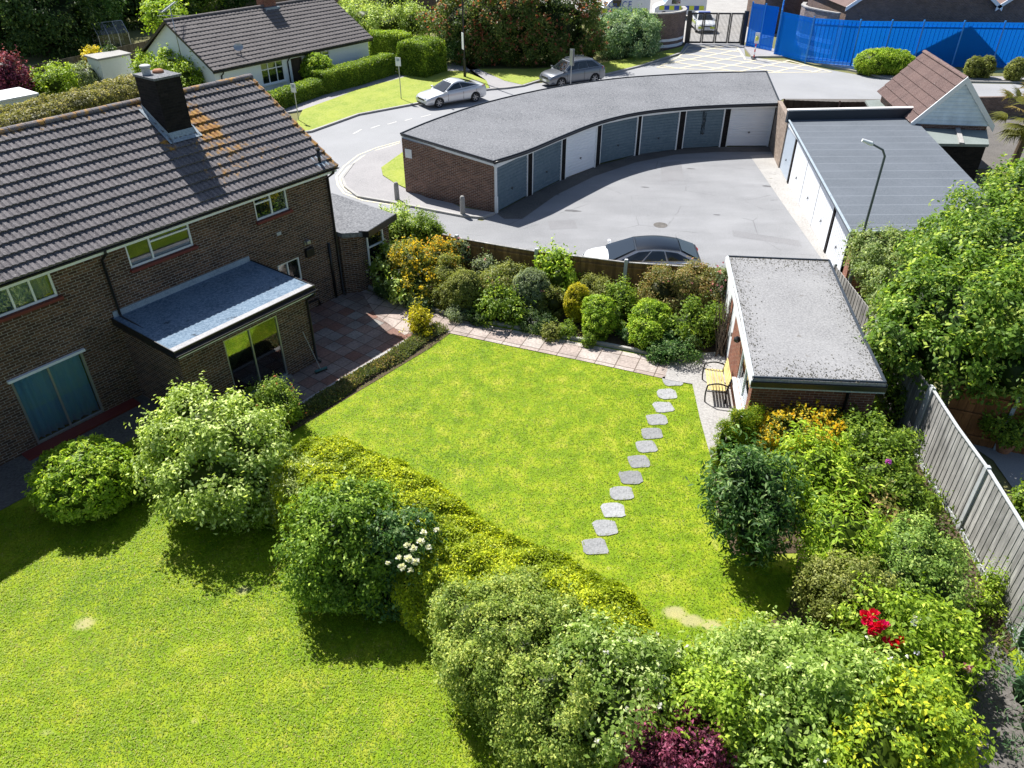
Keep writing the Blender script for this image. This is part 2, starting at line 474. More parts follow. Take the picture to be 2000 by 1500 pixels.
def crown(blobs, size, pal, cover=3.0, seed=1, rough=.16, nf=None, box=None, tight=False):
    """sample leaves on a union of bumpy ellipsoids; blobs: (cx,cy,cz,rx,ry,rz)"""
    r = np.random.default_rng(seed); allP = []; allN = []
    ev = []; ef = []
    for bi, b in enumerate(blobs):
        c = np.array(b[:3]); q = np.array(b[3:6])
        area = 4 * PI * ((q[0] * q[1]) ** 1.6 / 3 + (q[0] * q[2]) ** 1.6 / 3 + (q[1] * q[2]) ** 1.6 / 3) ** (1 / 1.6)
        n = int(cover * area / (size * size * .42))
        per = 9
        tr = size * 1.2 if tight else min(max(size * 3.4, .13), .30 * q.mean())
        m = max(8, int(1.25 * area / (PI * tr * tr) * (1.5 if tight else 1)))
        per = max(4, n // m)
        d = r.normal(size=(m, 3)); d /= np.linalg.norm(d, axis=1)[:, None]
        f = nf or 2.6 / max(.35, q.mean())
        k = 1 + rough * wav(c + d * q, f, seed * 7 + bi) + .6 * rough * wav(c + d * q, f * 3.1, seed * 3 + bi)
        dep_ = 1 + r.normal(size=m) * (.03 if tight else .09) - (.02 if tight else .08)
        P = c + d * q * (k * dep_)[:, None]
        nn = d / q; nn /= np.linalg.norm(nn, axis=1)[:, None]
        od = r.normal(size=(m, per, 3)) + nn[:, None, :] * .8 + np.array([0, 0, .35]); od /= np.linalg.norm(od, axis=2)[:, :, None]
        trr = (tr * r.uniform(.6, 1.35, m))[:, None, None]
        loose = (r.uniform(size=(m, per, 1)) < .45) * (0 if tight else 1)
        P2 = (P[:, None, :] + od * trr * ((1 - .35 * r.uniform(size=(m, per, 1)) ** 2) * (1 + loose * (r.uniform(size=(m, per, 1)) * 1.1 - .3)))).reshape(-1, 3)
        N2 = (od * .9 + nn[:, None, :] * .25).reshape(-1, 3)
        keep = P2[:, 2] > .02
        for bj, o in enumerate(blobs):
            if bj != bi:
                e = (P2 - np.array(o[:3])) / (np.array(o[3:6]) * .82)
                keep &= (e * e).sum(1) > 1
        allP.append(P2[keep]); allN.append(N2[keep])
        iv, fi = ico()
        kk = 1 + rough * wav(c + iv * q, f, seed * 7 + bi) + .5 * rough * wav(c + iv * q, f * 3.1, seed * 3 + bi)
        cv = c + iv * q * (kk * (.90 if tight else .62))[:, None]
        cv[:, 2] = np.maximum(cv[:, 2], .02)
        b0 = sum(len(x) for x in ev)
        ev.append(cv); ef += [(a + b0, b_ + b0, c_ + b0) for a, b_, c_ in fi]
    if not tight:                                   # stray shoots that break the outline
        for b in blobs:
            c = np.array(b[:3]); q = np.array(b[3:6]); ns = int(10 * (q[0] + q[2]) / max(size * 12, .6)) + 3
            for _ in range(ns):
                d = r.normal(size=3) + np.array([0, 0, .5]); d /= np.linalg.norm(d); p0 = c + d * q * .92; dr = d * .7 + np.array([0, 0, .55]) + r.normal(size=3) * .3; dr /= np.linalg.norm(dr)
                ln = r.uniform(2.5, 7) * size; k_ = int(r.integers(7, 15)); tt = np.linspace(.1, 1, k_)[:, None]
                allP.append(p0 + dr * ln * tt + r.normal(size=(k_, 3)) * size * .25); allN.append(np.tile(dr, (k_, 1)) + r.normal(size=(k_, 3)) * .7)
    P = np.concatenate(allP); Nn = np.concatenate(allN)
    return P, Nn, (np.concatenate(ev), ef, tuple(.55 * np.array(pal[0]))), r  # inner hull coloured darker than any leaf, painting shade inside the crown

def blob(px, py, zc, rw, rz, ry=None):
    p = at(px, py, zc); s = depth(p) / F_PX; r = rw * s * .95
    return (p.x, p.y, zc, r, r if ry is None else ry * s, rz * .96)

PAL = {
 'lime':   ((.10, .17, .012), (.20, .30, .022), (.34, .42, .05), .25),
 'green':  ((.060, .105, .012), (.13, .20, .022), (.25, .32, .04), .18),
 'fresh':  ((.09, .15, .012), (.185, .27, .022), (.33, .41, .05), .22),
 'dark':   ((.022, .048, .012), (.055, .10, .026), (.14, .19, .06), .18),
 'glossy': ((.026, .065, .016), (.06, .125, .028), (.19, .27, .10), .18),
 'grey':   ((.09, .12, .055), (.17, .21, .11), (.28, .32, .20), .25),
 'olive':  ((.085, .105, .022), (.165, .185, .04), (.29, .30, .09), .22),
 'gold':   ((.16, .16, .008), (.30, .28, .010), (.46, .40, .02), .3),
 'pale':   ((.11, .165, .028), (.22, .295, .050), (.45, .52, .20), .3),
 'purple': ((.045, .010, .020), (.13, .025, .05), (.30, .08, .14), .25),
 'brown':  ((.085, .092, .025), (.165, .165, .045), (.27, .19, .075), .28),
 'amber':  ((.07, .10, .018), (.16, .18, .03), (.42, .34, .04), .3),
}

def stems(t, basep, targets, r0=.05, name='stem'):
    mb = MB()
    for i, q in enumerate(targets):
        a = Vector(basep); b = Vector(q); m1 = a.lerp(b, .4) + Vector((random.uniform(-.1, .1), random.uniform(-.1, .1), .1))
        mb.tube([a - Vector((0, 0, .05)), m1, b], [r0, r0 * .7, r0 * .35], 7)
    return mb.build(name, M['bark'], t, smooth=True)

SEED = [100]
LEAFGAIN = 1.55
def shrub(name, label, cat, blobs, pal='green', size=.06, cover=2.6, group=None, flowers=None, rough=.16, aspect=.5, droop=0,
          tight=False, trunk=None, spread=.9, single=None):
    """flowers: (colour, count, size) or list; single: list of individual flower heads (px, py, z, colour, size)"""
    SEED[0] += 1; seed = SEED[0]
    bl = [b if len(b) == 7 else blob(*b) for b in blobs]
    bl = [b[:6] for b in bl]
    cx = np.mean([b[0] for b in bl]); cy = np.mean([b[1] for b in bl])
    gz = 0.0
    t = thing(name, label, cat, (cx, cy, gz), group)
    pl = PAL[pal] if isinstance(pal, str) else pal
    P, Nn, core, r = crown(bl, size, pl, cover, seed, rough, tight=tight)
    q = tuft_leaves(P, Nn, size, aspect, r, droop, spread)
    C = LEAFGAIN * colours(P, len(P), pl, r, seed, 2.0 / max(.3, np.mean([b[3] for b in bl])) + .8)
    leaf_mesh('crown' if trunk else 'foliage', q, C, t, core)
    if trunk: stems(t, (trunk[0], trunk[1], 0), [(b[0], b[1], b[2]) for b in bl], trunk[2], 'trunk')
    else: stems(t, (cx, cy, 0), [(b[0], b[1], b[2]) for b in bl], .03, 'stem')
    if flowers:
        fl = flowers if isinstance(flowers, list) else [flowers]
        for col, cnt, fs in fl:
            n = min(cnt, len(P)); 
            up = Nn[:, 2] * .6 - Nn[:, 1] * .4 + r.normal(size=len(P)) * .5
            out = np.ones(len(P), bool)
            idx = r.choice(np.argsort(-up)[:max(n * 3, len(P) // 2)], n, replace=False)
            c = P[idx] + Nn[idx] / (np.linalg.norm(Nn[idx], axis=1)[:, None] + 1e-6) * size * 1.2
            k = 6
            pc = np.repeat(c, k, 0); pn = np.repeat(Nn[idx], k, 0)
            qq = leaf_arrays(pc, pn, fs, .8, r, 0, 1.1)
            cc = np.array(col) * r.uniform(.8, 1.15, (len(pc), 1))
            o = leaf_mesh('flowers', qq, np.clip(cc, 0, 1), t)
            o['kind'] = 'stuff'
    if single:
        for (px, py, z, col, s) in single:
            p = np.array(at(px, py, z)); k = 42
            d = r.normal(size=(k, 3)); d /= np.linalg.norm(d, axis=1)[:, None]; d[:, 2] = np.abs(d[:, 2])
            qq = leaf_arrays(p + d * s * .35, d, s * .7, .9, r, 0, .5)
            leaf_mesh('flower', qq, np.clip(np.array(col) * r.uniform(.75, 1.2, (k, 1)), 0, 1), t)
    return t

def hedge_path(name, label, pts, width, height, pal, size, cover=2.6, bumpy=.05, group=None, cat='hedge', sq=.35, taper=False, sag=0):
    """clipped hedge along a world polyline"""
    SEED[0] += 1; seed = SEED[0]; r = np.random.default_rng(seed)
    pts = [Vector((p[0], p[1], 0)) for p in pts]
    seg = [(pts[i + 1] - pts[i]).length for i in range(len(pts) - 1)]; tot = sum(seg)
    pl = PAL[pal] if isinstance(pal, str) else pal
    per = 2 * height + width + 0.3
    n = int(cover * (tot * per + 2 * width * height) / (size * size * .42))
    cum = np.concatenate([[0], np.cumsum(seg)])
    PA = np.array([p[:] for p in pts])
    def place(s_, a, b):
        i = np.clip(np.searchsorted(cum, s_, 'right') - 1, 0, len(seg) - 1)
        t = (s_ - cum[i]) / np.array(seg)[i]
        d = PA[i + 1] - PA[i]; d = d / np.linalg.norm(d, axis=1)[:, None]
        nrm = np.stack([-d[:, 1], d[:, 0], np.zeros(len(d))], 1)
        base_ = PA[i] + d * (s_ - cum[i])[:, None]
        return base_ + nrm * a[:, None] + np.array([0, 0, 1]) * b[:, None], d, nrm
    # cross-section param: angle around superellipse upper half plus sides; ends added
    def section(q):
        x = np.sign(np.cos(q)) * np.abs(np.cos(q)) ** sq * width / 2
        z = height * (.02 + .98 * np.abs(np.sin(q)) ** (sq * .85))
        z = np.where(z < 0, 0, z)
        return x, z
    # uniform on perimeter by table
    tq = np.linspace(0, PI, 400); xs, zs = section(tq); dl = np.hypot(np.diff(xs), np.diff(zs)); cl = np.concatenate([[0], np.cumsum(dl)]); 
    u = r.uniform(0, cl[-1], n); q = np.interp(u, cl, tq)
    x = np.interp(u, cl, xs); z = np.interp(u, cl, zs); s_ = r.uniform(0, tot, n)
    ends = r.uniform(size=n) < (2 * width * height) / (tot * per)
    s_ = np.where(ends, np.where(r.uniform(size=n) < .5, 0, tot), s_)
    x = np.where(ends, x * r.uniform(0, 1, n) ** .5, x); z = np.where(ends, z * r.uniform(0, 1, n) ** .7, z)
    P, d, nrm = place(s_, x, z)
    out = nrm * (np.cos(q) * 1.0)[:, None] + np.array([0, 0, 1.0]) * (np.abs(np.sin(q)) ** 3)[:, None]
    out[ends] = d[ends] * np.where(s_[ends] > tot / 2, 1, -1)[:, None]
    out /= np.linalg.norm(out, axis=1)[:, None] + 1e-6
    if taper:
        tf = np.clip(np.minimum(s_, tot - s_) / (width * .55), .03, 1) ** .5; mid, _, _ = place(s_, x * 0, z * 0)
        P[:, :2] = mid[:, :2] + (P[:, :2] - mid[:, :2]) * tf[:, None]; P[:, 2] *= .35 + .65 * tf
    if sag: P[:, 2] *= 1 + sag * wav(np.stack([s_, s_ * 0, s_ * 0], 1), 1.1, seed + 3)
    P = P + out * (bumpy * (.7 * wav(P, 2.2, seed) + .5 * wav(P, 6, seed + 1)) - np.abs(r.normal(size=n)) * size * .6)[:, None]
    P[:, 2] = np.maximum(P[:, 2], .02)
    t = thing(name, label, cat, (PA[:, 0].mean(), PA[:, 1].mean(), 0), group)
    qd = tuft_leaves(P, out + .25 * r.normal(size=P.shape), size, .5, r, 0, 1.2)
    C = LEAFGAIN * colours(P, n, pl, r, seed, 1.7)
    # inner mass
    S = np.linspace(0.08, tot - .08, max(2, int(tot / .3)))
    ang = np.linspace(0, PI, 15); xx, zz = section(ang)
    ring = []
    for s1 in S:
        k_ = min(1, max(.05, min(s1, tot - s1) / (width * .55))) ** .5 if taper else 1
        g_ = 1 + (sag * wav(np.array([[s1, 0, 0.]]), 1.1, seed + 3)[0] if sag else 0)
        p, _, _ = place(np.full(15, s1), xx * (.80 if sag else .84) * k_, zz * (.83 if sag else .87) * (.35 + .65 * k_) * g_); ring.append(p)
    V = np.concatenate(ring); ff = []
    for i in range(len(S) - 1):
        for j in range(14):
            a = i * 15 + j; ff += [(a, a + 1, a + 16), (a, a + 16, a + 15)]
    for i in (0, len(S) - 1):
        for j in range(1, 14): ff.append((i * 15, i * 15 + j, i * 15 + j + 1))
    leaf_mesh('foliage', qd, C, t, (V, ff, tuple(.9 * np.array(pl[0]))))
    mb = MB()
    for k in range(max(2, int(tot / 1.2))):
        p = place(np.array([tot * (k + .5) / max(2, int(tot / 1.2))]), np.zeros(1), np.zeros(1))[0][0]
        mb.tube([(p[0], p[1], -.03), (p[0] + .05, p[1], height * .6)], [.04, .02], 6)
    mb.build('stem', M['bark'], t)
    return t
# ================================================================== SETTING
def ground_sheet(name, pts, z, m, ang=0.0, px=True, edge=None):
    p = xy(pts) if px else pts
    return struct(MB().sheet(p, z).build(name, m, uvang=ang, recalc=False))

HA = R(53.5)
struct(MB().sheet([(-300, -60), (300, -60), (300, 420), (-300, 420)], -.02).build('ground', M['dirt'], recalc=False))

# --- garden lawns: one gently uneven sheet with worn patches
def lawn():
    x = np.arange(-20, 11.6, .1); y = np.arange(2, 22.6, .1)
    X, Y = np.meshgrid(x, y); P = np.stack([X.ravel(), Y.ravel(), np.zeros(X.size)], 1)
    Z = .006 * wav(P, 1.2, 3)
    nx, ny = len(x), len(y)
    i = np.arange((ny - 1) * (nx - 1)); a = (i // (nx - 1)) * nx + i % (nx - 1)
    F = np.stack([a, a + 1, a + nx + 1, a + nx], 1)
    me = bpy.data.meshes.new('lawn'); V = P.copy(); V[:, 2] = Z
    me.from_pydata([tuple(v) for v in V], [], [tuple(f) for f in F])
    bare = np.zeros(len(P))
    for px, py, rx, ry, s in BARE:
        c = at(px, py); e = ((P[:, 0] - c.x) / rx) ** 2 + ((P[:, 1] - c.y) / ry) ** 2
        bare = np.maximum(bare, s * np.exp(-e))
    dry = np.zeros(len(P))
    for px, py, rr, s in DRY:
        c = at(px, py); e = ((P[:, 0] - c.x) ** 2 + (P[:, 1] - c.y) ** 2) / rr ** 2
        dry = np.maximum(dry, s * np.exp(-e))
    for n_, v_ in (('bare', bare), ('dry', dry)):
        k = me.attributes.new(n_, 'FLOAT', 'POINT'); k.data.foreach_set('value', v_)
    o = bpy.data.objects.new('lawn', me); COL.objects.link(o); me.shade_smooth(); struct(o)
    m = mat('lawn_grass', (.1, .2, .02), .8, spec=.15)
    v = coord(m)
    a = ramp(m, noise(m, v, 1.7, 9, .68), [(.34, (.13, .22, .008)), (.46, (.19, .29, .010)), (.55, (.265, .34, .014)), (.68, (.38, .39, .05))])
    b = ramp(m, noise(m, v, 17, 5, .8), [(.3, grey(.82)), (.7, grey(1.12))])
    c = mix(m, 1.0, a, b, 'MULTIPLY')
    st = ramp(m, noise(m, coord(m, 'Object', (9, 2.2, 1), rot=(0, 0, R(25))), 2.5, 5, .7), [(.35, grey(.8)), (.7, grey(1.12))])
    c = mix(m, 1.0, c, st, 'MULTIPLY')
    for nm, colr, lo in (('dry', (.38, .37, .08), .92), ('bare', (.46, .38, .23), 1.0)):
        t_ = N(m, "ShaderNodeAttribute"); t_.attribute_name = nm
        s_ = N(m, "ShaderNodeMath", operation='ADD'); L(m, t_.outputs['Fac'], s_.inputs[0]); L(m, noise(m, v, 3.5 if nm == 'dry' else 5, 8, .85), s_.inputs[1])
        q_ = N(m, "ShaderNodeMath", operation='MULTIPLY_ADD'); L(m, s_.outputs[0], q_.inputs[0]); q_.inputs[1].default_value = 1.8; q_.inputs[2].default_value = -1.8 * lo; q_.use_clamp = True
        f = ramp(m, q_.outputs[0], [(0, grey(0)), (1, grey(.62))])
        c = mix(m, f, c, colr)
    base(m, c); bump(m, noise(m, v, 30, 5, .8), .6, .03)
    me.materials.append(m); M['grass'] = m
    return o
BARE = [(165, 1218, .28, .22, 1.25), (487, 1248, .14, .1, .9), (360, 1268, .15, .09, .9), (380, 1408, .13, .1, .95), (385, 1385, .16, .1, .8), (475, 1153, .26, .16, 1.1),
        (90, 1430, .25, .12, .8), (1318, 1196, .26, .18, 1.7), (1350, 1212, .28, .16, 1.7), (1388, 1220, .26, .15, 1.6), (1190, 1110, .12, .1, .9), (1040, 1020, .14, .1, .7), (957, 830, .14, .12, .7),
        (800, 690, .35, .15, .7), (740, 725, .4, .12, .8), (670, 775, .4, .12, .8), (1385, 960, .12, .9, .75), (1395, 1060, .14, .5, .7), (1330, 760, .2, .5, .5), (1160, 1070, .45, .3, .55), (1230, 940, .3, .5, .4), (1530, 1075, .5, .4, .6), (1160, 730, .6, .1, .45)]
DRY = [(430, 1090, .7, .6), (230, 1270, 1.0, .55), (620, 1230, 1.0, .5), (120, 1330, .9, .5), (560, 1370, .9, .5), (1360, 830, .6, .6), (990, 790, .7, .4), (870, 900, .8, .35), (1530, 1075, .7, .9),
       (300, 1450, .8, .4), (1400, 1060, .5, .5), (760, 1330, .9, .35), (20, 1250, .8, .5), (640, 1130, .6, .5)]
lawn()

def inpoly(X, Y, poly):
    ins = np.zeros(len(X), bool); n = len(poly)
    for i in range(n):
        x1, y1 = poly[i][:2]; x2, y2 = poly[(i + 1) % n][:2]
        c = ((y1 > Y) != (y2 > Y)) & (X < (x2 - x1) * (Y - y1) / (y2 - y1 + 1e-12) + x1); ins ^= c
    return ins
LAWN1 = xy([(862, 648), (1288, 737), (1352, 750), (1388, 895), (1392, 960), (1430, 1100), (1560, 1110), (1560, 1200), (1440, 1260), (1340, 1270), (1000, 1100), (560, 830), (600, 806)])
LAWN2 = xy([(-150, 1010), (60, 990), (350, 962), (560, 1020), (760, 1150), (880, 1200), (1100, 1500), (1100, 1600), (-250, 1600)])
def blades():
    r = np.random.default_rng(5); out = []; cols = []
    for poly, n in ((LAWN1, 130000), (LAWN2, 190000)):
        A = np.array(poly); X = r.uniform(A[:, 0].min(), A[:, 0].max(), n); Y = r.uniform(A[:, 1].min(), A[:, 1].max(), n)
        k = inpoly(X, Y, poly)
        for px, py, rx, ry, s in BARE:
            c = at(px, py); e = ((X - c.x) / rx) ** 2 + ((Y - c.y) / ry) ** 2
            k &= ~(r.uniform(size=n) < s * .8 * np.exp(-e))
        for a, b in SLABS:
            c = at(a, b); k &= ((X - c.x) ** 2 + (Y - c.y) ** 2) > .21 ** 2
        X, Y = X[k], Y[k]; P = np.stack([X, Y, np.zeros(len(X))], 1)
        U = np.tile(np.array([[0, 0, 1.0]]), (len(X), 1))
        U = r.normal(size=P.shape); U[:, 2] = np.abs(U[:, 2]) * .25 + .08; P[:, 2] = .012
        q = tuft_leaves(P, U * 0 + np.array([0, 0, 1.0]), .045, .30, r, 0, .5)
        t = np.clip(.42 + .2 * wav(P, .9, 3) + .2 * wav(P, 2.6, 4) + r.normal(size=len(P)) * .14, 0, 1)[:, None]
        C = np.array([.145, .245, .008]) * (1 - t) + np.array([.325, .40, .022]) * t
        j = r.uniform(size=len(P)) < .06; C[j] = np.array([.42, .37, .13]) * r.uniform(.7, 1.1, (j.sum(), 1))
        out.append(q); cols.append(C * (1.08 if poly is LAWN2 else 1))
    o = leaf_mesh('grass', np.concatenate(out), np.concatenate(cols), None, org=(0, 12, 0))
    tag(o, 'short mown grass growing over both back garden lawns', 'grass', kind='stuff')
SLABS = [(1313, 745), (1303, 770), (1295, 796), (1283, 820), (1273, 847), (1262, 873), (1248, 902), (1232, 933), (1214, 964), (1197, 997), (1182, 1031), (1162, 1068)]
blades()
# small yellow and white lawn flowers
def specks():
    r = np.random.default_rng(9); P = []
    A = np.array(LAWN2); X = r.uniform(A[:, 0].min(), A[:, 0].max(), 1500); Y = r.uniform(A[:, 1].min(), A[:, 1].max(), 1500)
    k = inpoly(X, Y, LAWN2) & (wav(np.stack([X, Y, X * 0], 1), .8, 31) > .1); P = np.stack([X[k], Y[k], np.full(k.sum(), .04)], 1)
    U = np.tile(np.array([[0, 0, 1.0]]), (len(P) * 3, 1))
    q = leaf_arrays(np.repeat(P, 3, 0), U, .018, .9, r, 0, 1.5)
    o = leaf_mesh('lawn_flowers', q, np.tile(np.array([[.75, .62, .02]]), (len(q), 1)), None, org=(-3, 9, 0))
    tag(o, 'tiny yellow flowers scattered through the near lawn', 'flowers', kind='stuff')
specks()

# stepping stones across the lawn, each its own thing
for i, (a, b) in enumerate(SLABS):
    c = at(a, b); rr = random.Random(i + 3); n = 16; poly = []
    for j in range(n):
        t = 2 * PI * j / n; sx = abs(math.cos(t)) ** .48 * math.copysign(1, math.cos(t)); sy = abs(math.sin(t)) ** .48 * math.copysign(1, math.sin(t))
        k = .285 * rr.uniform(.93, 1.05); th = .08 + rr.uniform(-.12, .12)
        poly.append((c.x + k * (sx * math.cos(th) - sy * math.sin(th)), c.y + .88 * k * (sx * math.sin(th) + sy * math.cos(th))))
    o = MB().prism(poly, -.02, .020).build('stepping_stone', M['stone'], bevel=.006)
    where = ['nearest the patio path', 'second from the patio path', 'third from the patio path', 'fourth from the patio path', 'fifth from the patio path', 'sixth from the patio path',
             'sixth from the hedge end', 'fifth from the hedge end', 'fourth from the hedge end', 'third from the hedge end', 'second from the hedge end', 'last one, by the golden hedge'][i]
    tag(o, 'grey stepping stone in the lawn, ' + where, 'stepping stone', 'stepping stones crossing the lawn')

H = Fr((-6.04, 24.22, 0), HA, True)      # house frame: x along the back wall towards the road, y out into the garden
def hp(*pts): return [tuple(H.w(x, y, 0)[:2]) for x, y in pts]
# patio (two levels of red and grey slabs), light path, beds
struct(MB().sheet(hp((-7.9, 0), (.15, 0), (.6, .6), (1.3, 1.4), (.75, 3.2), (-.3, 4.1), (-7.9, 4.15)), .014).build('patio', M['patio'], uvang=HA, recalc=False))
struct(MB().sheet(hp((-19, 0), (-7.9, 0), (-7.9, 1.7), (-19, 1.7)), .014).build('terrace', M['concrete_dark'], uvang=HA, recalc=False))
struct(MB().box(H, -11.3, -8.2, .02, .42, 0, .07).build('step', M['sill']))
P_UP = [(700, 560), (735, 577), (800, 598), (880, 622), (1000, 645), (1150, 674), (1310, 704)]
P_LO = [(690, 620), (760, 626), (860, 646), (985, 672), (1140, 704), (1290, 738), (1355, 752)]
struct(MB().sheet(xy([(700, 560), (745, 583), (800, 598), (880, 622), (1000, 645), (1150, 674), (1310, 706), (1330, 716), (1300, 741), (1140, 706), (985, 674), (862, 648), (842, 640), (790, 655), (735, 617)]), .020).build('garden_path', M['path'], uvang=R(-22), recalc=False))
ground_sheet('shed_path', [(1308, 705), (1370, 690), (1430, 688), (1470, 745), (1440, 830), (1425, 860), (1388, 895), (1366, 815), (1352, 751), (1298, 742)], .026, M['concrete'], R(85))
ground_sheet('flower_bed', [(690, 545), (745, 578), (800, 594), (880, 617), (1000, 640), (1150, 669), (1310, 700), (1375, 688), (1425, 690), (1440, 560), (1300, 545), (1000, 490), (860, 455), (740, 470)], .010, M['soil'])
ground_sheet('shrub_border', [(1388, 897), (1425, 862), (1470, 800), (1760, 800), (1830, 920), (1880, 1060), (1990, 1260), (1900, 1330), (1880, 1620), (1200, 1620), (1330, 1330), (1440, 1262), (1540, 1190), (1560, 1080), (1430, 1085), (1400, 1000)], .010, M['soil'])
ground_sheet('litter_strip', [(1735, 770), (1800, 860), (1868, 1035), (1990, 1255), (2060, 1420), (2060, 1300), (1900, 1010), (1790, 760)], .018, M['wood_floor'])
ground_sheet('lane', [(1850, 1290), (1930, 1240), (1975, 1290), (2010, 1420), (2060, 1620), (1800, 1620), (1860, 1400)], .024, M['concrete_dark'])
ground_sheet('neighbour_patio', [(1880, 860), (2000, 830), (2300, 900), (2300, 1180), (2010, 1000), (1940, 900)], .012, M['road'])
struct(MB().sheet(hp((-7.9, 4.15), (-.5, 4.15), (.55, 4.35), (.3, 4.9), (-1, 5.0), (-7.9, 4.85)), .016).build('border_soil', M['soil'], recalc=False))
# raised kerbs of the long bed and the patio bed
def kerb(name, pts, wd, h, m=None, px=True, closed=False):
    P = [Vector((p[0], p[1], 0)) for p in (xy(pts) if px else pts)]
    mb = MB(); Lf = []; Rt = []
    for i, p in enumerate(P):
        d = (P[min(i + 1, len(P) - 1)] - P[max(i - 1, 0)]).normalized(); n = Vector((-d.y, d.x, 0)) * wd / 2
        Lf.append(p + n); Rt.append(p - n)
    poly = [tuple(v[:2]) for v in Lf] + [tuple(v[:2]) for v in Rt[::-1]]
    k = len(P)
    for i in range(k - 1):
        mb.prism([tuple(Lf[i][:2]), tuple(Lf[i + 1][:2]), tuple(Rt[i + 1][:2]), tuple(Rt[i][:2])], -.03, h)
    return struct(mb.build(name, m or M['kerb']))
kerb('bed_kerb', [(702, 552), (750, 579), (800, 593), (880, 617), (1000, 640), (1150, 669), (1310, 701)], .1, .11, M['concrete'])
kerb('patio_kerb', hp((-7.9, 4.1), (-.6, 4.1), (.1, 4.0)), .12, .05, M['kerb'], px=False)

def ground_cover():
    r = np.random.default_rng(21); n = 15000
    x = r.uniform(-7.8, .2, n); y = r.uniform(4.18, 4.78, n) + .06 * np.sin(x * 2.3)
    z = .04 + .14 * np.clip(1 - ((y - 4.45) / .36) ** 2, 0, 1) * (1 + .5 * wav(np.stack([x, y, x * 0], 1), 3.5, 8))
    P = np.array([H.o[:]]) + x[:, None] * np.array(H.u[:]) + y[:, None] * np.array(H.v[:]); P[:, 2] = np.maximum(z, .02) * r.uniform(.5, 1, n)
    U = np.tile(np.array([[0, 0, 1.0]]), (n, 1))
    C = colours(P, n, ((.09, .12, .04), (.19, .22, .09), (.32, .26, .12), .2), r, 41, 1.4)
    tag(leaf_mesh('ground_cover', leaf_arrays(P, U, .07, .5, r, 0, .9), C, None, org=(-4, 19, 0)), 'low grey green ground cover strip between patio and lawn', 'ground cover', kind='stuff')
    n = 5000
    poly = xy([(860, 610), (1000, 632), (1150, 662), (1310, 694), (1400, 680), (1420, 600), (1000, 520), (760, 500), (740, 560)])
    A = np.array(poly); X = r.uniform(A[:, 0].min(), A[:, 0].max(), n * 3); Y = r.uniform(A[:, 1].min(), A[:, 1].max(), n * 3)
    k = inpoly(X, Y, poly) & (wav(np.stack([X, Y, X * 0], 1), 2.5, 77) > .05); P = np.stack([X[k], Y[k], r.uniform(.02, .16, k.sum())], 1)
    U = np.tile(np.array([[0, 0, 1.0]]), (len(P), 1))
    tag(leaf_mesh('bed_weeds', leaf_arrays(P, U, .08, .5, r, 0, .8), colours(P, len(P), PAL['olive'], r, 5, 2), None, org=(1, 22, 0)), 'low weeds and leaf litter on the soil of the long flower bed', 'ground cover', kind='stuff')
    poly = xy([(1392, 900), (1470, 830), (1760, 820), (1900, 1080), (1990, 1270), (1880, 1400), (1890, 1620), (1250, 1620), (1480, 1260), (1570, 1190), (1590, 1080), (1450, 1060)])
    n = 26000; A = np.array(poly); X = r.uniform(A[:, 0].min(), A[:, 0].max(), n); Y = r.uniform(A[:, 1].min(), A[:, 1].max(), n)
    k = inpoly(X, Y, poly); P = np.stack([X[k], Y[k], r.uniform(.02, .3, k.sum())], 1)
    U = np.tile(np.array([[0, 0, 1.0]]), (len(P), 1))
    tag(leaf_mesh('undergrowth', leaf_arrays(P, U, .09, .5, r, 0, .9), colours(P, len(P), PAL['green'], r, 6, 2), None, org=(7, 11, 0)), 'low green undergrowth between the shrubs of the right hand border', 'undergrowth', kind='stuff')
ground_cover()

# --- roads and court (asphalt sheet, raised verges and pavements, markings)
ground_sheet('road', [(540, 330), (560, 262), (608, 258), (700, 225), (815, 202), (930, 178), (1030, 165), (1170, 150), (1250, 131), (1330, 108), (1342, 84), (1452, 84), (1456, 110), (1540, 122), (1640, 140), (1740, 157), (1900, 163), (2300, 170), (2300, 196), (1530, 193), (1450, 230), (1000, 250), (790, 262), (790, 350), (940, 425), (860, 470), (740, 470), (640, 420)], .004, M['road'])
ground_sheet('garage_court', [(790, 405), (942, 432), (969, 416), (1100, 350), (1240, 303), (1330, 289), (1510, 286), (1545, 330), (1645, 560), (1440, 640), (1300, 560), (1000, 492), (862, 462), (790, 440)], .008, M['asphalt'])
ground_sheet('concrete_apron', [(969, 417), (1030, 384), (1100, 352), (1168, 323), (1245, 304), (1330, 290), (1510, 287), (1508, 297), (1400, 297), (1320, 302), (1240, 318), (1160, 345), (1085, 382), (1020, 428), (985, 428)], .014, M['concrete_dark'])
ground_sheet('concrete_strip', [(1465, 305), (1512, 300), (1526, 329), (1641, 548), (1645, 566), (1600, 500), (1530, 400)], .014, M['concrete'])
ground_sheet('yard', [(1335, 84), (1452, 84), (1560, 60), (1700, 30), (1700, -90), (900, -90), (1000, 10), (1290, 60)], .006, M['concrete'])
ground_sheet('far_side_road', [(1530, 190), (2400, 190), (2400, 330), (1640, 330), (1545, 230)], .002, M['concrete_dark'])

def raised(name, px, m, z=.1, kerbw=True):
    p = xy(px); o = struct(MB().prism(p, -.05, z).build(name, m)); return o
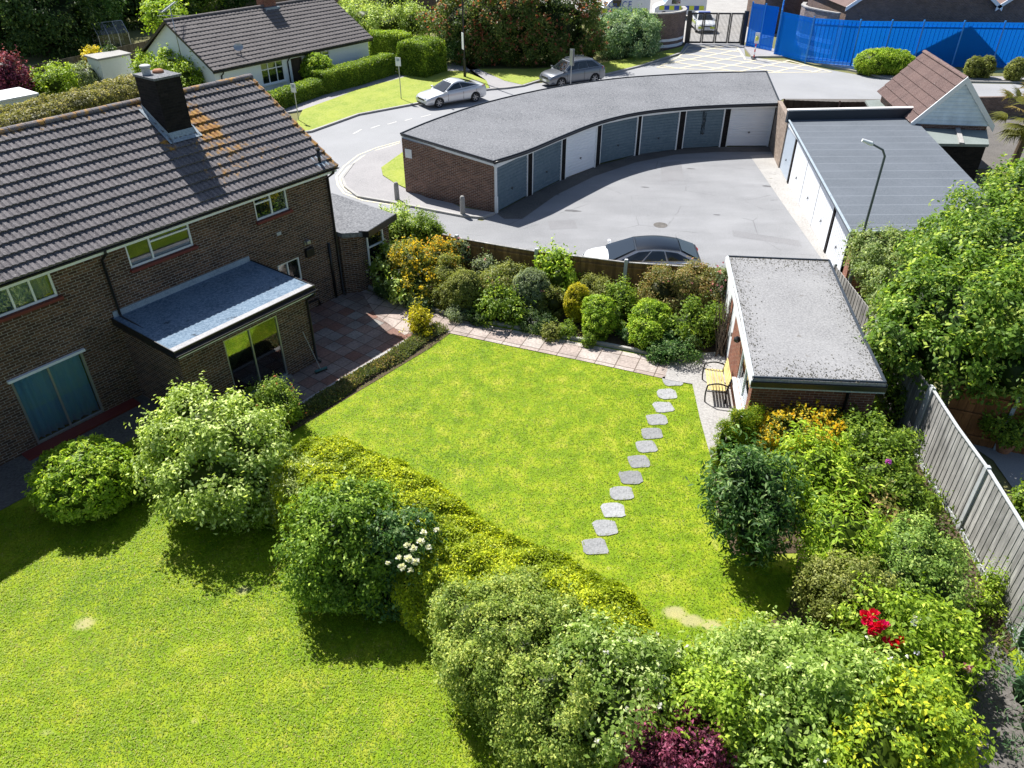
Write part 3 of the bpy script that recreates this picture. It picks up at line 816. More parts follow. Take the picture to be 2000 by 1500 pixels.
# verges, pavements and kerbs of the road
M['verge'] = speckle('verge_grass', (.15, .23, .02), (.27, .32, .04), (.34, .36, .10), .7, 9, .95, .9)
raised('verge', [(592, 217), (650, 196), (700, 177), (790, 153), (850, 141), (905, 141), (950, 160), (956, 174), (890, 184), (815, 203), (700, 224), (608, 257), (570, 262)], M['verge'])
raised('verge', [(935, 137), (1040, 137), (1165, 127), (1290, 104), (1335, 92), (1330, 103), (1250, 129), (1170, 149), (1050, 158), (1020, 168), (985, 160)], M['verge'])
raised('verge', [(745, 330), (788, 299), (797, 372), (770, 360), (748, 345)], M['verge'], .09)
raised('pavement', [(500, 232), (592, 217), (650, 196), (700, 177), (790, 153), (850, 141), (905, 141), (935, 137), (985, 160), (1020, 168), (990, 172), (958, 175), (948, 158), (903, 126), (845, 123), (780, 138), (690, 168), (620, 190), (500, 214)], M['pave'], .085)
raised('pavement', [(668, 350), (690, 322), (722, 300), (784, 282), (790, 300), (745, 331), (748, 346), (771, 361), (797, 374), (870, 403), (962, 418), (944, 425), (905, 422), (770, 396), (700, 384), (675, 366)], M['pave'], .08)
raised('pavement', [(1452, 92), (1460, 84), (1560, 110), (1660, 122), (2300, 130), (2300, 163), (1900, 158), (1740, 153), (1640, 132), (1540, 110), (1468, 112)], M['pave'], .09)
raised('verge', [(1790, 133), (2300, 137), (2300, 150), (1980, 152), (1800, 150)], M['dirt'], .11)
kerb('kerb', [(570, 264), (608, 258.5), (700, 225.5), (815, 204), (890, 185), (957, 176), (990, 173.5), (1022, 169), (1052, 159.5), (1170, 150.5), (1250, 130.5), (1330, 105), (1342, 86)], .16, .115)
kerb('kerb', [(690, 322), (669, 350), (675, 367), (700, 386), (770, 398), (905, 424), (944, 427), (965, 419)], .14, .10)
kerb('kerb', [(1466, 112), (1540, 112), (1640, 134), (1740, 156), (1900, 161), (2300, 167)], .16, .11)

def marking(name, pts, wd, m, z=.012, close=False):
    P = [at(a, b) for a, b in pts]; mb = MB()
    if close: P.append(P[0])
    for i in range(len(P) - 1):
        d = (P[i + 1] - P[i]).normalized(); n = Vector((-d.y, d.x, 0)) * wd / 2
        mb.add([(p.x, p.y, z) for p in (P[i] + n, P[i] - n, P[i + 1] - n, P[i + 1] + n)], [(0, 1, 2, 3)])
    return struct(mb.build(name, m, recalc=False))
marking('yellow_lines', [(782, 276), (735, 289), (700, 303), (672, 325), (657, 345), (660, 362), (672, 378), (710, 392), (790, 404)], .10, M['paint_yellow'], .013)
marking('yellow_lines', [(782, 279), (737, 293), (706, 307), (679, 328), (664, 346), (666, 360), (677, 374), (712, 388), (790, 400)], .10, M['paint_yellow'], .013)
for a, b in (((690, 262), (706, 253)), ((724, 251), (742, 245)), ((757, 243), (775, 238)), ((790, 236), (805, 232)), ((822, 229), (842, 224))):
    marking('lane_dash', [a, b], .12, M['paint_white'])
# yellow hatched keep-clear box in front of the gate
def box_marking():
    edge = [(1346, 90), (1440, 92), (1456, 117), (1540, 118), (1625, 141), (1500, 142), (1283, 132), (1325, 112)]
    marking('box_marking', edge, .16, M['paint_yellow'], .0135, True)
    P = xy(edge); mb = MB()
    for ang in (38, 142):
        d = Vector((math.cos(R(ang)), math.sin(R(ang)), 0)); n = Vector((-d.y, d.x, 0))
        for k in range(-14, 16):
            c = Vector((18.5, 63.5, 0)) + n * (k * 1.75)
            run = []
            for j in range(-260, 260):
                p = c + d * (j * .06)
                run.append(bool(inpoly(np.array([p.x]), np.array([p.y]), P)[0]))
            j = 0
            while j < len(run):
                if run[j]:
                    e = j
                    while e < len(run) and run[e]: e += 1
                    a = c + d * ((j - 260) * .06); b = c + d * ((e - 260) * .06)
                    if (b - a).length > .3:
                        w_ = n * .10; z = .0165 if ang == 38 else .019
                        mb.add([(q.x, q.y, z) for q in (a + w_, a - w_, b - w_, b + w_)], [(0, 1, 2, 3)])
                    j = e
                j += 1
    struct(mb.build('box_hatching', M['paint_yellow'], recalc=False))
box_marking()
# drain cover and patches in the court
M['stain_dark'] = mat('oil_stain', (.085, .085, .09), .6); M['patch'] = speckle('tarmac_patch', (.145, .147, .155), (.195, .197, .205), (.27, .27, .28), .5, 22, .9, .4)
rs = random.Random(12)
for a, b, rx, ry in ((1118, 412, .42, .12), (1500, 364, .30, .10), (1260, 366, .22, .06), (1085, 380, .2, .08), (1400, 420, .16, .06), (1300, 480, .1, .05), (1350, 330, .22, .07)):
    c = at(a, b); struct(MB().sheet([(c.x + rx * rs.uniform(.75, 1.15) * math.cos(t * PI / 9), c.y - .15 * rx * math.cos(t * PI / 9) + ry * rs.uniform(.7, 1.2) * math.sin(t * PI / 9)) for t in range(18)], .0125).build('oil_stain', M['stain_dark'], recalc=False))
for pts in ([(1070, 432), (1122, 430), (1128, 446), (1074, 449)], [(1290, 318), (1330, 315), (1336, 352), (1292, 356)], [(1430, 450), (1560, 470), (1566, 482), (1432, 462)]): struct(MB().sheet(xy(pts), .0115).build('tarmac_patch', M['patch'], recalc=False))
for a, b, r_ in ((1290, 440, .3),):
    c = at(a, b); o = MB().lathe((c.x, c.y, 0), [(r_, .0), (r_, .014), (r_ * .9, .016)], 20).build('manhole_cover', M['concrete_dark'])
    tag(o, 'round drain cover in the garage court asphalt ' + 'behind the white hatchback', 'drain cover')

# ================================================================== HOUSE PARTS
def wall(mb, fr, x0, x1, z0, z1, holes, y=0.0, depth=.11):
    """vertical wall skin at y facing +y of the frame, with real openings and reveals going back"""
    xs = sorted({x0, x1, *[h[0] for h in holes], *[h[1] for h in holes]}); zs = sorted({z0, z1, *[h[2] for h in holes], *[h[3] for h in holes]})
    for i in range(len(xs) - 1):
        for j in range(len(zs) - 1):
            cx, cz = (xs[i] + xs[i + 1]) / 2, (zs[j] + zs[j + 1]) / 2
            if any(h[0] < cx < h[1] and h[2] < cz < h[3] for h in holes): continue
            mb.quad(fr.w(xs[i], y, zs[j]), fr.w(xs[i + 1], y, zs[j]), fr.w(xs[i + 1], y, zs[j + 1]), fr.w(xs[i], y, zs[j + 1]))
    for a, b, c, d in holes:
        mb.quad(fr.w(a, y, c), fr.w(a, y, d), fr.w(a, y - depth, d), fr.w(a, y - depth, c))
        mb.quad(fr.w(b, y, c), fr.w(b, y, d), fr.w(b, y - depth, d), fr.w(b, y - depth, c))
        mb.quad(fr.w(a, y, d), fr.w(b, y, d), fr.w(b, y - depth, d), fr.w(a, y - depth, d))
        mb.quad(fr.w(a, y, c), fr.w(b, y, c), fr.w(b, y - depth, c), fr.w(a, y - depth, c))

def window(t, fr, a, b, c, d, y, cells, fm='upvc', gm='glass', fw=.055, sill='sill', name='window', label=None, curtain=None, depth=.05, rail=True):
    """cells: list of (x0,x1,z0,z1) fractions; the frame is the part, each pane a sub-part"""
    mb = MB(); yb = y - depth
    mb.box(fr, a, b, yb, y, c, c + fw); mb.box(fr, a, b, yb, y, d - fw, d); mb.box(fr, a, a + fw, yb, y, c + fw, d - fw); mb.box(fr, b - fw, b, yb, y, c + fw, d - fw)
    W_, H_ = b - a, d - c
    for q in cells:
        x0, x1, z0, z1 = a + q[0] * W_, a + q[1] * W_, c + q[2] * H_, c + q[3] * H_
        h = fw * .42
        if q[0] > 0: mb.box(fr, x0 - h, x0 + h, yb + .002, y + .003, max(z0, c + fw), min(z1, d - fw))
        if q[2] > 0: mb.box(fr, max(x0, a + fw) + (h if q[0] > 0 else 0), min(x1, b - fw), yb + .004, y + .006, z0 - h, z0 + h)
    f = mb.build(name, M[fm], t)
    if label: f['label'] = label
    for q in cells:
        x0, x1, z0, z1 = a + q[0] * W_, a + q[1] * W_, c + q[2] * H_, c + q[3] * H_
        MB().box(fr, max(x0, a + fw), min(x1, b - fw), yb + .012, yb + .02, max(z0, c + fw), min(z1, d - fw)).build('pane', M[gm], f)
    if sill: MB().box(fr, a - .06, b + .06, y - .03, y + .14, c - .075, c - .003).build('sill', M[sill], f)
    if curtain:
        mb = MB(); n = int((b - a) / .025)
        for (u0, u1) in curtain[1]:
            X = np.linspace(a + u0 * W_ + .03, a + u1 * W_ - .03, n)
            yy = yb - .14 + .05 * np.sin(X * 30 + 3 * np.sin(X * 3)) + .02 * np.sin(X * 71)
            vs = [fr.w(X[i], yy[i], c + .03) for i in range(n)] + [fr.w(X[i], yy[i], d - .04) for i in range(n)]
            mb.add(vs, [(i, i + 1, n + i + 1, n + i) for i in range(n - 1)])
        mb.build('curtain', M[curtain[0]], f, smooth=True)
    return f

def tile_roof(name, t, fr, x0, x1, ya, za, yb, zb, m, course=.33, period=.165, amp=.034, lich=None, step=.058, sub=6):
    """one roof slope from eave (ya,za) to ridge (yb,zb): overlapping courses of ribbed tiles"""
    Ls = math.hypot(yb - ya, zb - za); nc = max(2, round(Ls / course)); cs = Ls / nc
    X = np.arange(x0, x1 + 1e-6, period / sub); nx = len(X)
    dy, dz = (yb - ya) / Ls, (zb - za) / Ls; ny_, nz_ = (-dz, dy) if (yb < ya) else (dz, dy)
    if yb < ya: ny_, nz_ = dz, -dy * 1.0; nz_ = abs(nz_); ny_ = dz
    else: ny_ = -dz; nz_ = abs(dy)
    ph = (X / period) % 1
    prof = amp * (1 - np.abs(2 * ph - 1) ** 3) + amp * .35 * np.clip(1 - np.abs(ph - .3) / .12, 0, 1)
    V = []; F = []; rr = np.random.default_rng(3)
    for i in range(nc):
        s0, s1 = i * cs - .02, (i + 1) * cs
        tile = rr.normal(size=int((x1 - x0) / (period * 2)) + 3) * .002
        jit = tile[((X - x0) / (period * 2)).astype(int)]
        rows = ((s0, 0.0 - .0), (s0, step), (s1, 0.004))
        b0 = len(V)
        for k, (s_, h) in enumerate(rows):
            hh = (prof + h + jit) if k else np.full(nx, -.004)
            for q in range(nx):
                V.append(fr.w(X[q], ya + dy * s_ + ny_ * hh[q], za + dz * s_ + nz_ * hh[q]))
        for k in range(2):
            for q in range(nx - 1):
                a = b0 + k * nx + q; F.append((a, a + 1, a + nx + 1, a + nx))
    mb = MB(); mb.add(V, F)
    o = mb.build(name, M[m], t, recalc=False)
    me = o.data
    # normals upward
    bm = bmesh.new(); bm.from_mesh(me)
    for f in bm.faces:
        if f.normal.z < -.05: f.normal_flip()
    bm.to_mesh(me); bm.free()
    at_ = me.attributes.new('lichen', 'FLOAT', 'POINT')
    if lich:
        loc = np.array([((Vector(v) - fr.o).dot(fr.u), (Vector(v) - fr.o).dot(fr.v)) for v in V])
        at_.data.foreach_set('value', lich(loc[:, 0], loc[:, 1]))
    return o

def ridge_tiles(t, fr, x0, x1, y, z, m, r=.13, lich=False, name='ridge_tiles'):
    mb = MB(); n = max(1, round((x1 - x0) / .45)); l = (x1 - x0) / n
    for i in range(n):
        a, b = x0 + i * l, x0 + (i + 1) * l - .012; k = 8; rr = r * (1 + (.03 if i % 2 else 0))
        ring = [(math.cos(PI * j / k) * rr, math.sin(PI * j / k) * rr * .8 - .02) for j in range(k + 1)]
        vs = [fr.w(a, y + p, z + q) for p, q in ring] + [fr.w(b, y + p, z + q) for p, q in ring]
        mb.add(vs, [(j, j + 1, k + 2 + j, k + 1 + j) for j in range(k)] + [tuple(range(k + 1)), tuple(range(2 * k + 1, k, -1))])
    o = mb.build(name, M[m], t)
    at_ = o.data.attributes.new('lichen', 'FLOAT', 'POINT')
    if lich: at_.data.foreach_set('value', np.full(len(o.data.vertices), .31))
    return o

def pipe(t, pts, r=.036, name='downpipe', m='black', n=8): return MB().tube(pts, r, n).build(name, M[m], t, smooth=True)
def gutter(t, fr, x0, x1, y, z, name='gutter', m='black', r=.06):
    mb = MB(); k = 6
    ring = [(math.cos(PI + PI * j / k) * r, math.sin(PI + PI * j / k) * r) for j in range(k + 1)] + [(r * .8, 0), (-r * .8, 0)]
    ring = ring[:k + 1] + [(r * .82, 0)] + [(math.cos(-PI * j / k) * r * .82, math.sin(-PI * j / k) * r * .82) for j in range(1, k)] + [(-r * .82, 0)]
    n = len(ring)
    vs = [fr.w(x0, y + p, z + q) for p, q in ring] + [fr.w(x1, y + p, z + q) for p, q in ring]
    mb.add(vs, [(j, (j + 1) % n, n + (j + 1) % n, n + j) for j in range(n)])
    return mb.build(name, M[m], t)

# ---------------------------------------------------------------- the brick house
def brick_house():
    t = thing('brick_house', 'two storey dark brick house with lichened tile roof, tall chimney and flat roofed extension', 'house', H.w(-6, -3, 0))
    XL = -19.0; ZE = 4.66; YR = -3.3; ZR = 6.93; YB = -6.9
    holes = [(-10.86, -9.02, .06, 2.06), (-10.52, -9.07, 3.72, 4.54), (-7.10, -5.17, 3.70, 4.50), (-2.96, -1.72, 3.70, 4.50), (-2.55, -1.66, 1.22, 2.05)]
    mb = MB(); wall(mb, H, XL, 0, -.05, ZE, holes)
    # gable end on the road side, back and far side
    mb.add([H.w(0, 0, -.05), H.w(0, 2 * YR, -.05), H.w(0, 2 * YR, ZE), H.w(0, YR, ZR - .05), H.w(0, 0, ZE)], [(0, 1, 2, 3, 4)])
    mb.quad(H.w(0, 2 * YR, -.05), H.w(XL, 2 * YR, -.05), H.w(XL, 2 * YR, ZE), H.w(0, 2 * YR, ZE))
    mb.add([H.w(XL, 0, -.05), H.w(XL, 2 * YR, -.05), H.w(XL, 2 * YR, ZE), H.w(XL, YR, ZR - .05), H.w(XL, 0, ZE)], [(0, 1, 2, 3, 4)])
    mb.build('wall', M['brick'], t, recalc=False)
    MB().box(H, XL + .1, -.1, 2 * YR + .1, -.2, 2.4, 2.6).build('floor_slab', M['blind'], t)
    def lich(x, y):
        v = np.full(len(x), .09)
        g = lambda cx, cy, sx, sy, s: s * np.exp(-((x - cx) / sx) ** 2 - ((y - cy) / sy) ** 2)
        v = np.maximum(v, g(-2.8, -2.0, .7, 1.4, .47)); v = np.maximum(v, g(-2.7, -1.1, .9, 1.2, .36)); v = np.maximum(v, g(-3.5, -1.4, .5, .9, .34))
        v = np.maximum(v, g(-3.4, -.4, 1.0, .6, .34)); v = np.maximum(v, g(-1.9, -.8, 1.5, 1.2, .26)); v = np.maximum(v, .40 * np.exp(-((x - .1) / .28) ** 2)); v = np.maximum(v, .32 * np.exp(-((y - YR) / .5) ** 2))
        v = np.maximum(v, g(-4.2, -1.7, .3, .4, .4)); v = np.maximum(v, .12 * (x < -6)); return v
    r = tile_roof('roof', t, H, XL - .2, .12, .42, ZE + .02, YR, ZR, 'tile', lich=lich)
    tile_roof('roof', t, H, XL - .2, .12, 2 * YR - .42, ZE + .02, YR, ZR, 'tile', sub=3, lich=lich)
    ridge_tiles(t, H, XL, .12, YR, ZR + .03, 'tile', lich=True)
    MB().box(H, XL, .1, .02, .40, ZE - .06, ZE - .035).build('soffit', M['white'], t)
    MB().box(H, XL, .1, .33, .36, ZE - .16, ZE - .002).build('fascia', M['white'], t)
    gutter(t, H, XL, .12, .43, ZE + .0)
    # verge cover on the gable
    MB().add([H.w(.12, .42, ZE - .03), H.w(.12, YR, ZR - .06), H.w(.12, YR, ZR + .05), H.w(.12, .42, ZE + .07),
              H.w(.04, .42, ZE - .03), H.w(.04, YR, ZR - .06), H.w(.04, YR, ZR + .02), H.w(.04, .42, ZE + .04)],
             [(0, 1, 2, 3), (4, 7, 6, 5), (0, 3, 7, 4), (0, 4, 5, 1), (3, 2, 6, 7)]).build('verge_strip', M['concrete'], t)
    # chimney
    ch = MB().box(H, -4.02, -3.22, -2.95, -1.93, 5.2, 7.72).build('chimney', M['brick_dark'], t)
    MB().box(H, -4.05, -3.19, -2.98, -1.90, 7.72, 7.78).build('chimney_cap', M['felt'], ch)
    c = H.w(-3.83, -2.6, 7.78); MB().lathe(c, [(.12, 0), (.115, .16), (.15, .18), (.15, .24), (.1, .26)], 16).build('chimney_pot', M['post'], ch, smooth=False)
    c = H.w(-3.5, -2.55, 7.78); MB().lathe(c, [(.16, 0), (.15, .06), (.11, .09)], 16).build('chimney_pot', M['terracotta'], ch)
    def rz(y): return ZE + .02 + (.42 - y) * (ZR - ZE - .02) / (.42 - YR)
    fm = MB()
    y0, y1 = -3.08, -1.80
    fm.add([H.w(-4.02 - .02, y1, rz(y1) + .085), H.w(-3.22 + .02, y1, rz(y1) + .085), H.w(-3.20, -1.91, rz(y1) + .26), H.w(-4.04, -1.91, rz(y1) + .26)], [(0, 1, 2, 3)])
    fm.add([H.w(-4.10, y1 + .12, rz(y1 + .12) + .10), H.w(-3.14, y1 + .12, rz(y1 + .12) + .10), H.w(-3.14, y1, rz(y1) + .10), H.w(-4.10, y1, rz(y1) + .10)], [(0, 1, 2, 3)])
    for xs, xo in ((-4.035, -4.16), (-3.205, -3.09)):
        fm.add([H.w(xs, y1 - .1, rz(y1) + .28), H.w(xs, -2.97, rz(-2.97) + .22), H.w(xs, -2.97, rz(-2.97) + .02), H.w(xs, y1 + .1, rz(y1) + .02)], [(0, 1, 2, 3)])
        fm.add([H.w(xs, y1 + .12, rz(y1 + .12) + .10), H.w(xs, -2.97, rz(-2.97) + .10), H.w(xo, -2.97, rz(-2.97) + .10), H.w(xo, y1 + .12, rz(y1 + .12) + .10)], [(0, 1, 2, 3)])
    fm.build('flashing', M['lead'], ch)
    # soil vent at the eave corner
    v = pipe(t, [H.w(-.38, .16, rz(.16) - .05), H.w(-.38, .16, rz(.16) + .42)], .055, 'vent_pipe')
    MB().lathe(H.w(-.38, .16, rz(.16) + .42), [(.055, 0), (.08, .02), (.08, .06), (.03, .1)], 12).build('vent_cap', M['black'], v)
    MB().add([H.w(-.62, -.06, rz(-.06) + .06), H.w(-.14, -.06, rz(-.06) + .06), H.w(-.14, .34, rz(.34) + .06), H.w(-.62, .34, rz(.34) + .06)], [(0, 1, 2, 3)]).build('vent_flashing', M['lead'], v)
    # upper windows
    window(t, H, -10.52, -9.07, 3.72, 4.54, -.03, [(0, .30, 0, 1), (.30, .64, 0, 1), (.64, 1, 0, 1)], label='upper window with pale curtains at the left', curtain=('blind', [(.02, .98)]))
    window(t, H, -7.10, -5.17, 3.70, 4.50, -.03, [(0, .36, 0, 1), (.36, 1, 0, .66), (.36, 1, .66, 1)], label='upper window over the extension roof')
    window(t, H, -2.96, -1.72, 3.70, 4.50, -.03, [(0, .5, 0, .64), (0, .5, .64, 1), (.5, 1, 0, 1)], label='upper window next to the gable end')
    window(t, H, -2.55, -1.66, 1.22, 2.05, -.03, [(0, .45, 0, 1), (.45, 1, 0, 1)], label='small ground floor window behind the extension', curtain=('blind', [(.45, .98)]))
    f = window(t, H, -10.86, -9.02, .06, 2.06, -.02, [(0, .5, 0, 1), (.5, 1, 0, 1)], 'metal', 'glass_clear', .06, None, 'sliding_door', 'sliding door closed off by teal curtains', ('curtain', [(.02, .98)]))
    MB().box(H, -10.92, -8.96, -.02, .09, 2.06, 2.13).build('door_head', M['upvc'], f)
    # downpipes
    pipe(t, [H.w(-7.80, .42, ZE - .03), H.w(-7.80, .40, ZE - .15), H.w(-7.80, .07, ZE - .42), H.w(-7.80, .07, 2.66), H.w(-7.80, .1, 2.58), H.w(-7.80, 2.7, 2.52)])
    pipe(t, [H.w(-.08, .42, ZE - .03), H.w(-.08, .40, ZE - .15), H.w(-.08, .07, ZE - .38), H.w(-.08, .07, .12), H.w(-.08, .2, .06)], .04)
    pipe(t, [H.w(-.42, .06, 2.1), H.w(-.42, .06, .05)], .045)
    pipe(t, [H.w(-2.35, .05, .5), H.w(-2.0, .05, .35), H.w(-1.2, .05, .3), H.w(-1.15, .05, .06)], .03)
    MB().box(H, -1.42, -1.10, 0, .13, 1.93, 2.22).build('boiler_flue', M['black'], t, bevel=.02)
    lm = MB().box(H, -1.38, -1.20, 0, .05, 2.36, 2.5); lm.box(H, -1.36, -1.22, .05, .16, 2.40, 2.52); lm.build('wall_lamp', M['metal'], t, bevel=.01)
    MB().box(H, -2.36, -2.2, 0, .025, 3.02, 3.12).build('air_brick', M['post'], t)
    # ---- flat roofed extension
    X0, X1, Y1, Z1 = -7.86, -3.62, 2.68, 2.42
    door = (-6.54, -4.74, .08, 2.12)
    e = MB(); wall(e, H, X0, X1, -.05, Z1, [door], y=Y1)
    for X in (X0, X1): e.quad(H.w(X, 0, -.05), H.w(X, Y1, -.05), H.w(X, Y1, Z1), H.w(X, 0, Z1))
    e = e.build('extension_wall', M['brick'], t, recalc=False)
    MB().box(H, X0 + .03, X1 - .03, .02, Y1 - .15, .03, .06).build('floor', M['wood_dark'], e)
    MB().box(H, X0 - .16, X1 + .14, .01, Y1 + .22, Z1, Z1 + .17).build('extension_roof', M['felt_ext'], t)
    MB().box(H, X0 - .15, X1 + .13, Y1 + .0, Y1 + .20, Z1 + .171, Z1 + .185).build('drip_edge', M['felt_pale'], t)
    MB().box(H, X0 - .185, X1 + .165, Y1 + .222, Y1 + .25, Z1 - .02, Z1 + .20).build('fascia', M['black'], t)
    MB().box(H, X0 - .185, X0 - .162, .012, Y1 + .22, Z1 - .02, Z1 + .20).build('fascia', M['black'], t)
    MB().box(H, X1 + .142, X1 + .165, .012, Y1 + .22, Z1 - .02, Z1 + .20).build('fascia', M['black'], t)
    MB().box(H, X0 - .1, X1 + .1, Y1 + .21, Y1 + .228, Z1 - .06, Z1 - .022).build('trim', M['white'], t)
    gutter(t, H, X0 - .2, X1 + .18, Y1 + .31, Z1 + .1, r=.055)
    MB().box(H, X0 - .1, X1 + .1, .008, .035, Z1 + .17, Z1 + .34).build('flashing', M['lead'], t)
    pipe(t, [H.w(X1 + .08, Y1 + .31, Z1 + .06), H.w(X1 + .08, Y1 + .30, Z1 - .05), H.w(X1 - .06, Y1 + .06, Z1 - .25), H.w(X1 - .06, Y1 + .06, .1), H.w(X1 - .02, Y1 + .2, .05)], .036)
    window(t, H, *door[:2], *door[2:], Y1 - .02, [(0, .47, 0, 1), (.47, 1, 0, 1)], 'metal', 'glass_clear', .045, None, 'sliding_door', 'glazed sliding door with one pale curtain drawn to the side', ('curtain', [(.80, .99)]))
    MB().box(H, door[0] - .05, door[1] + .05, Y1 - .02, Y1 + .1, .01, .075).build('threshold', M['metal'], t)
    # side window edge on the extension's left wall
    MB().box(Fr(H.w(X0, 1.3, 0), HA), -.04, .0, -.1, .1, 0, .01)
    return t
brick_house()

# broom leaning on the extension wall
def broom():
    b = H.w(-3.98, 3.25, 0); tp = H.w(-4.02, 2.74, 1.25)
    t = thing('broom', 'broom with long thin handle leaning on the brick extension beside the sliding door', 'broom', b)
    MB().tube([b + Vector((0, 0, .07)), tp], .014, 8).build('handle', M['wood_grey'], t)
    f = Fr(b, HA - .25, True)
    MB().box(f, -.2, .2, -.04, .04, .06, .11).build('head', mat('teal_broom', (.03, .12, .12), .6), t, bevel=.01)
    mb = MB()
    for i in range(40):
        x = -.19 + .38 * i / 39
        for y in (-.03, 0, .03): mb.tube([f.w(x, y, .06), f.w(x * 1.04, y * 1.5, .0)], .005, 4)
    mb.build('bristles', M['black'], t)
broom()

# flat roofed store attached past the gable
def store():
    t = thing('brick_store', 'small brick outbuilding with grey felt flat roof between house gable and the garden bed', 'outbuilding', H.w(1.3, -1.2, 0))
    pl = [(.02, .28), (.35, .62), (.62, .9), (2.35, .55), (2.5, -2.9), (.02, -2.9)]
    wl = hp((.03, .1), (.5, .45), (2.1, .38), (2.2, -2.75), (.03, -2.75))
    MB().prism(wl, -.05, 2.2).build('wall', M['brick'], t)
    MB().prism(hp(*pl), 2.2, 2.36).build('roof', M['felt'], t)
    f = Fr(H.w(.5, .45, 0), HA - math.atan2(-.07, 1.6) * -1, True)
    mb = MB(); P = hp((.45, .66), (.62, .93), (2.37, .58)); 
    for i in range(2):
        a, b = Vector((*P[i], 0)), Vector((*P[i + 1], 0)); d = (b - a); ff = Fr(a, math.atan2(d.y, d.x)); mb.box(ff, 0, d.length, -.02, .02, 2.17, 2.40)
    mb.build('fascia', M['black'], t)
    g = Fr(H.w(.55, .46, 0), HA, True)
    window(t, g, .35, 1.15, .75, 2.05, .06, [(0, 1, 0, .62), (0, 1, .62, 1)], sill=None)
store()
# ================================================================== GARAGES
M['door_slate'] = speckle('slate_blue_door', (.085, .135, .175), (.115, .17, .21), (.14, .195, .235), .8, 6, .5, .03)
M['door_white'] = speckle('white_door', (.72, .75, .80), (.80, .82, .85), (.76, .78, .82), .8, 6, .45, .03)
M['door_pale'] = speckle('pale_blue_door', (.45, .52, .60), (.52, .58, .65), (.5, .56, .64), .8, 6, .45, .03)

def stain_mat():
    m = bpy.data.materials.new('rust_stain'); m.use_nodes = True; nt = m.node_tree; b = nt.nodes["Principled BSDF"]; b.inputs['Base Color'].default_value = (.03, .035, .04, 1); b.inputs['Roughness'].default_value = .9
    L(m, ramp(m, noise(m, coord(m, 'Object', (6, 6, 1.2)), 1.5, 5, .7), [(.35, grey(0)), (.75, grey(.8))]), b.inputs['Alpha']); return m
M['stain'] = stain_mat()
def ribbed_door(t, a, b, z0, z1, m, label, pitch=.15, vertical=False, back=.0, out=None):
    """an up-and-over door between ground points a and b"""
    d = (b - a); f = Fr(a, math.atan2(d.y, d.x)); Ln = d.length
    s = 1 if out is None or f.v.dot(out) > 0 else -1
    mb = MB()
    if not vertical:
        n = int((z1 - z0) / pitch); h = (z1 - z0) / n; prof = []
        for i in range(n):
            z = z0 + i * h; prof += [(z, 0), (z + h * .10, .024), (z + h * .68, .024), (z + h * .84, 0)]
        prof.append((z1, 0))
        vs = [f.w(.0, s * (p[1] - back), p[0]) for p in prof] + [f.w(Ln, s * (p[1] - back), p[0]) for p in prof]
        k = len(prof); mb.add(vs, [(i, i + 1, k + i + 1, k + i) for i in range(k - 1)])
    else:
        n = int(Ln / pitch); h = Ln / n; prof = []
        for i in range(n):
            x = i * h; prof += [(x, 0), (x + h * .1, .014), (x + h * .8, .014), (x + h * .9, 0)]
        prof.append((Ln, 0))
        vs = [f.w(p[0], s * (p[1] - back), z0) for p in prof] + [f.w(p[0], s * (p[1] - back), z1) for p in prof]
        k = len(prof); mb.add(vs, [(i, i + 1, k + i + 1, k + i) for i in range(k - 1)])
    o = mb.build('garage_door', M[m], t, recalc=False); o['label'] = label
    mb = MB(); mb.box(f, Ln * .5 - .06, Ln * .5 + .06, s * (.018 - back) if s > 0 else s * (.04 - back), s * (.04 - back) if s > 0 else s * (.018 - back), z0 + .72, z0 + .77)
    mb.tube([f.w(Ln * .5, s * (.03 - back), z0 + .72), f.w(Ln * .5, s * (.07 - back), z0 + .68)], .015, 6)
    mb.build('handle', M['black'], o)
    return o

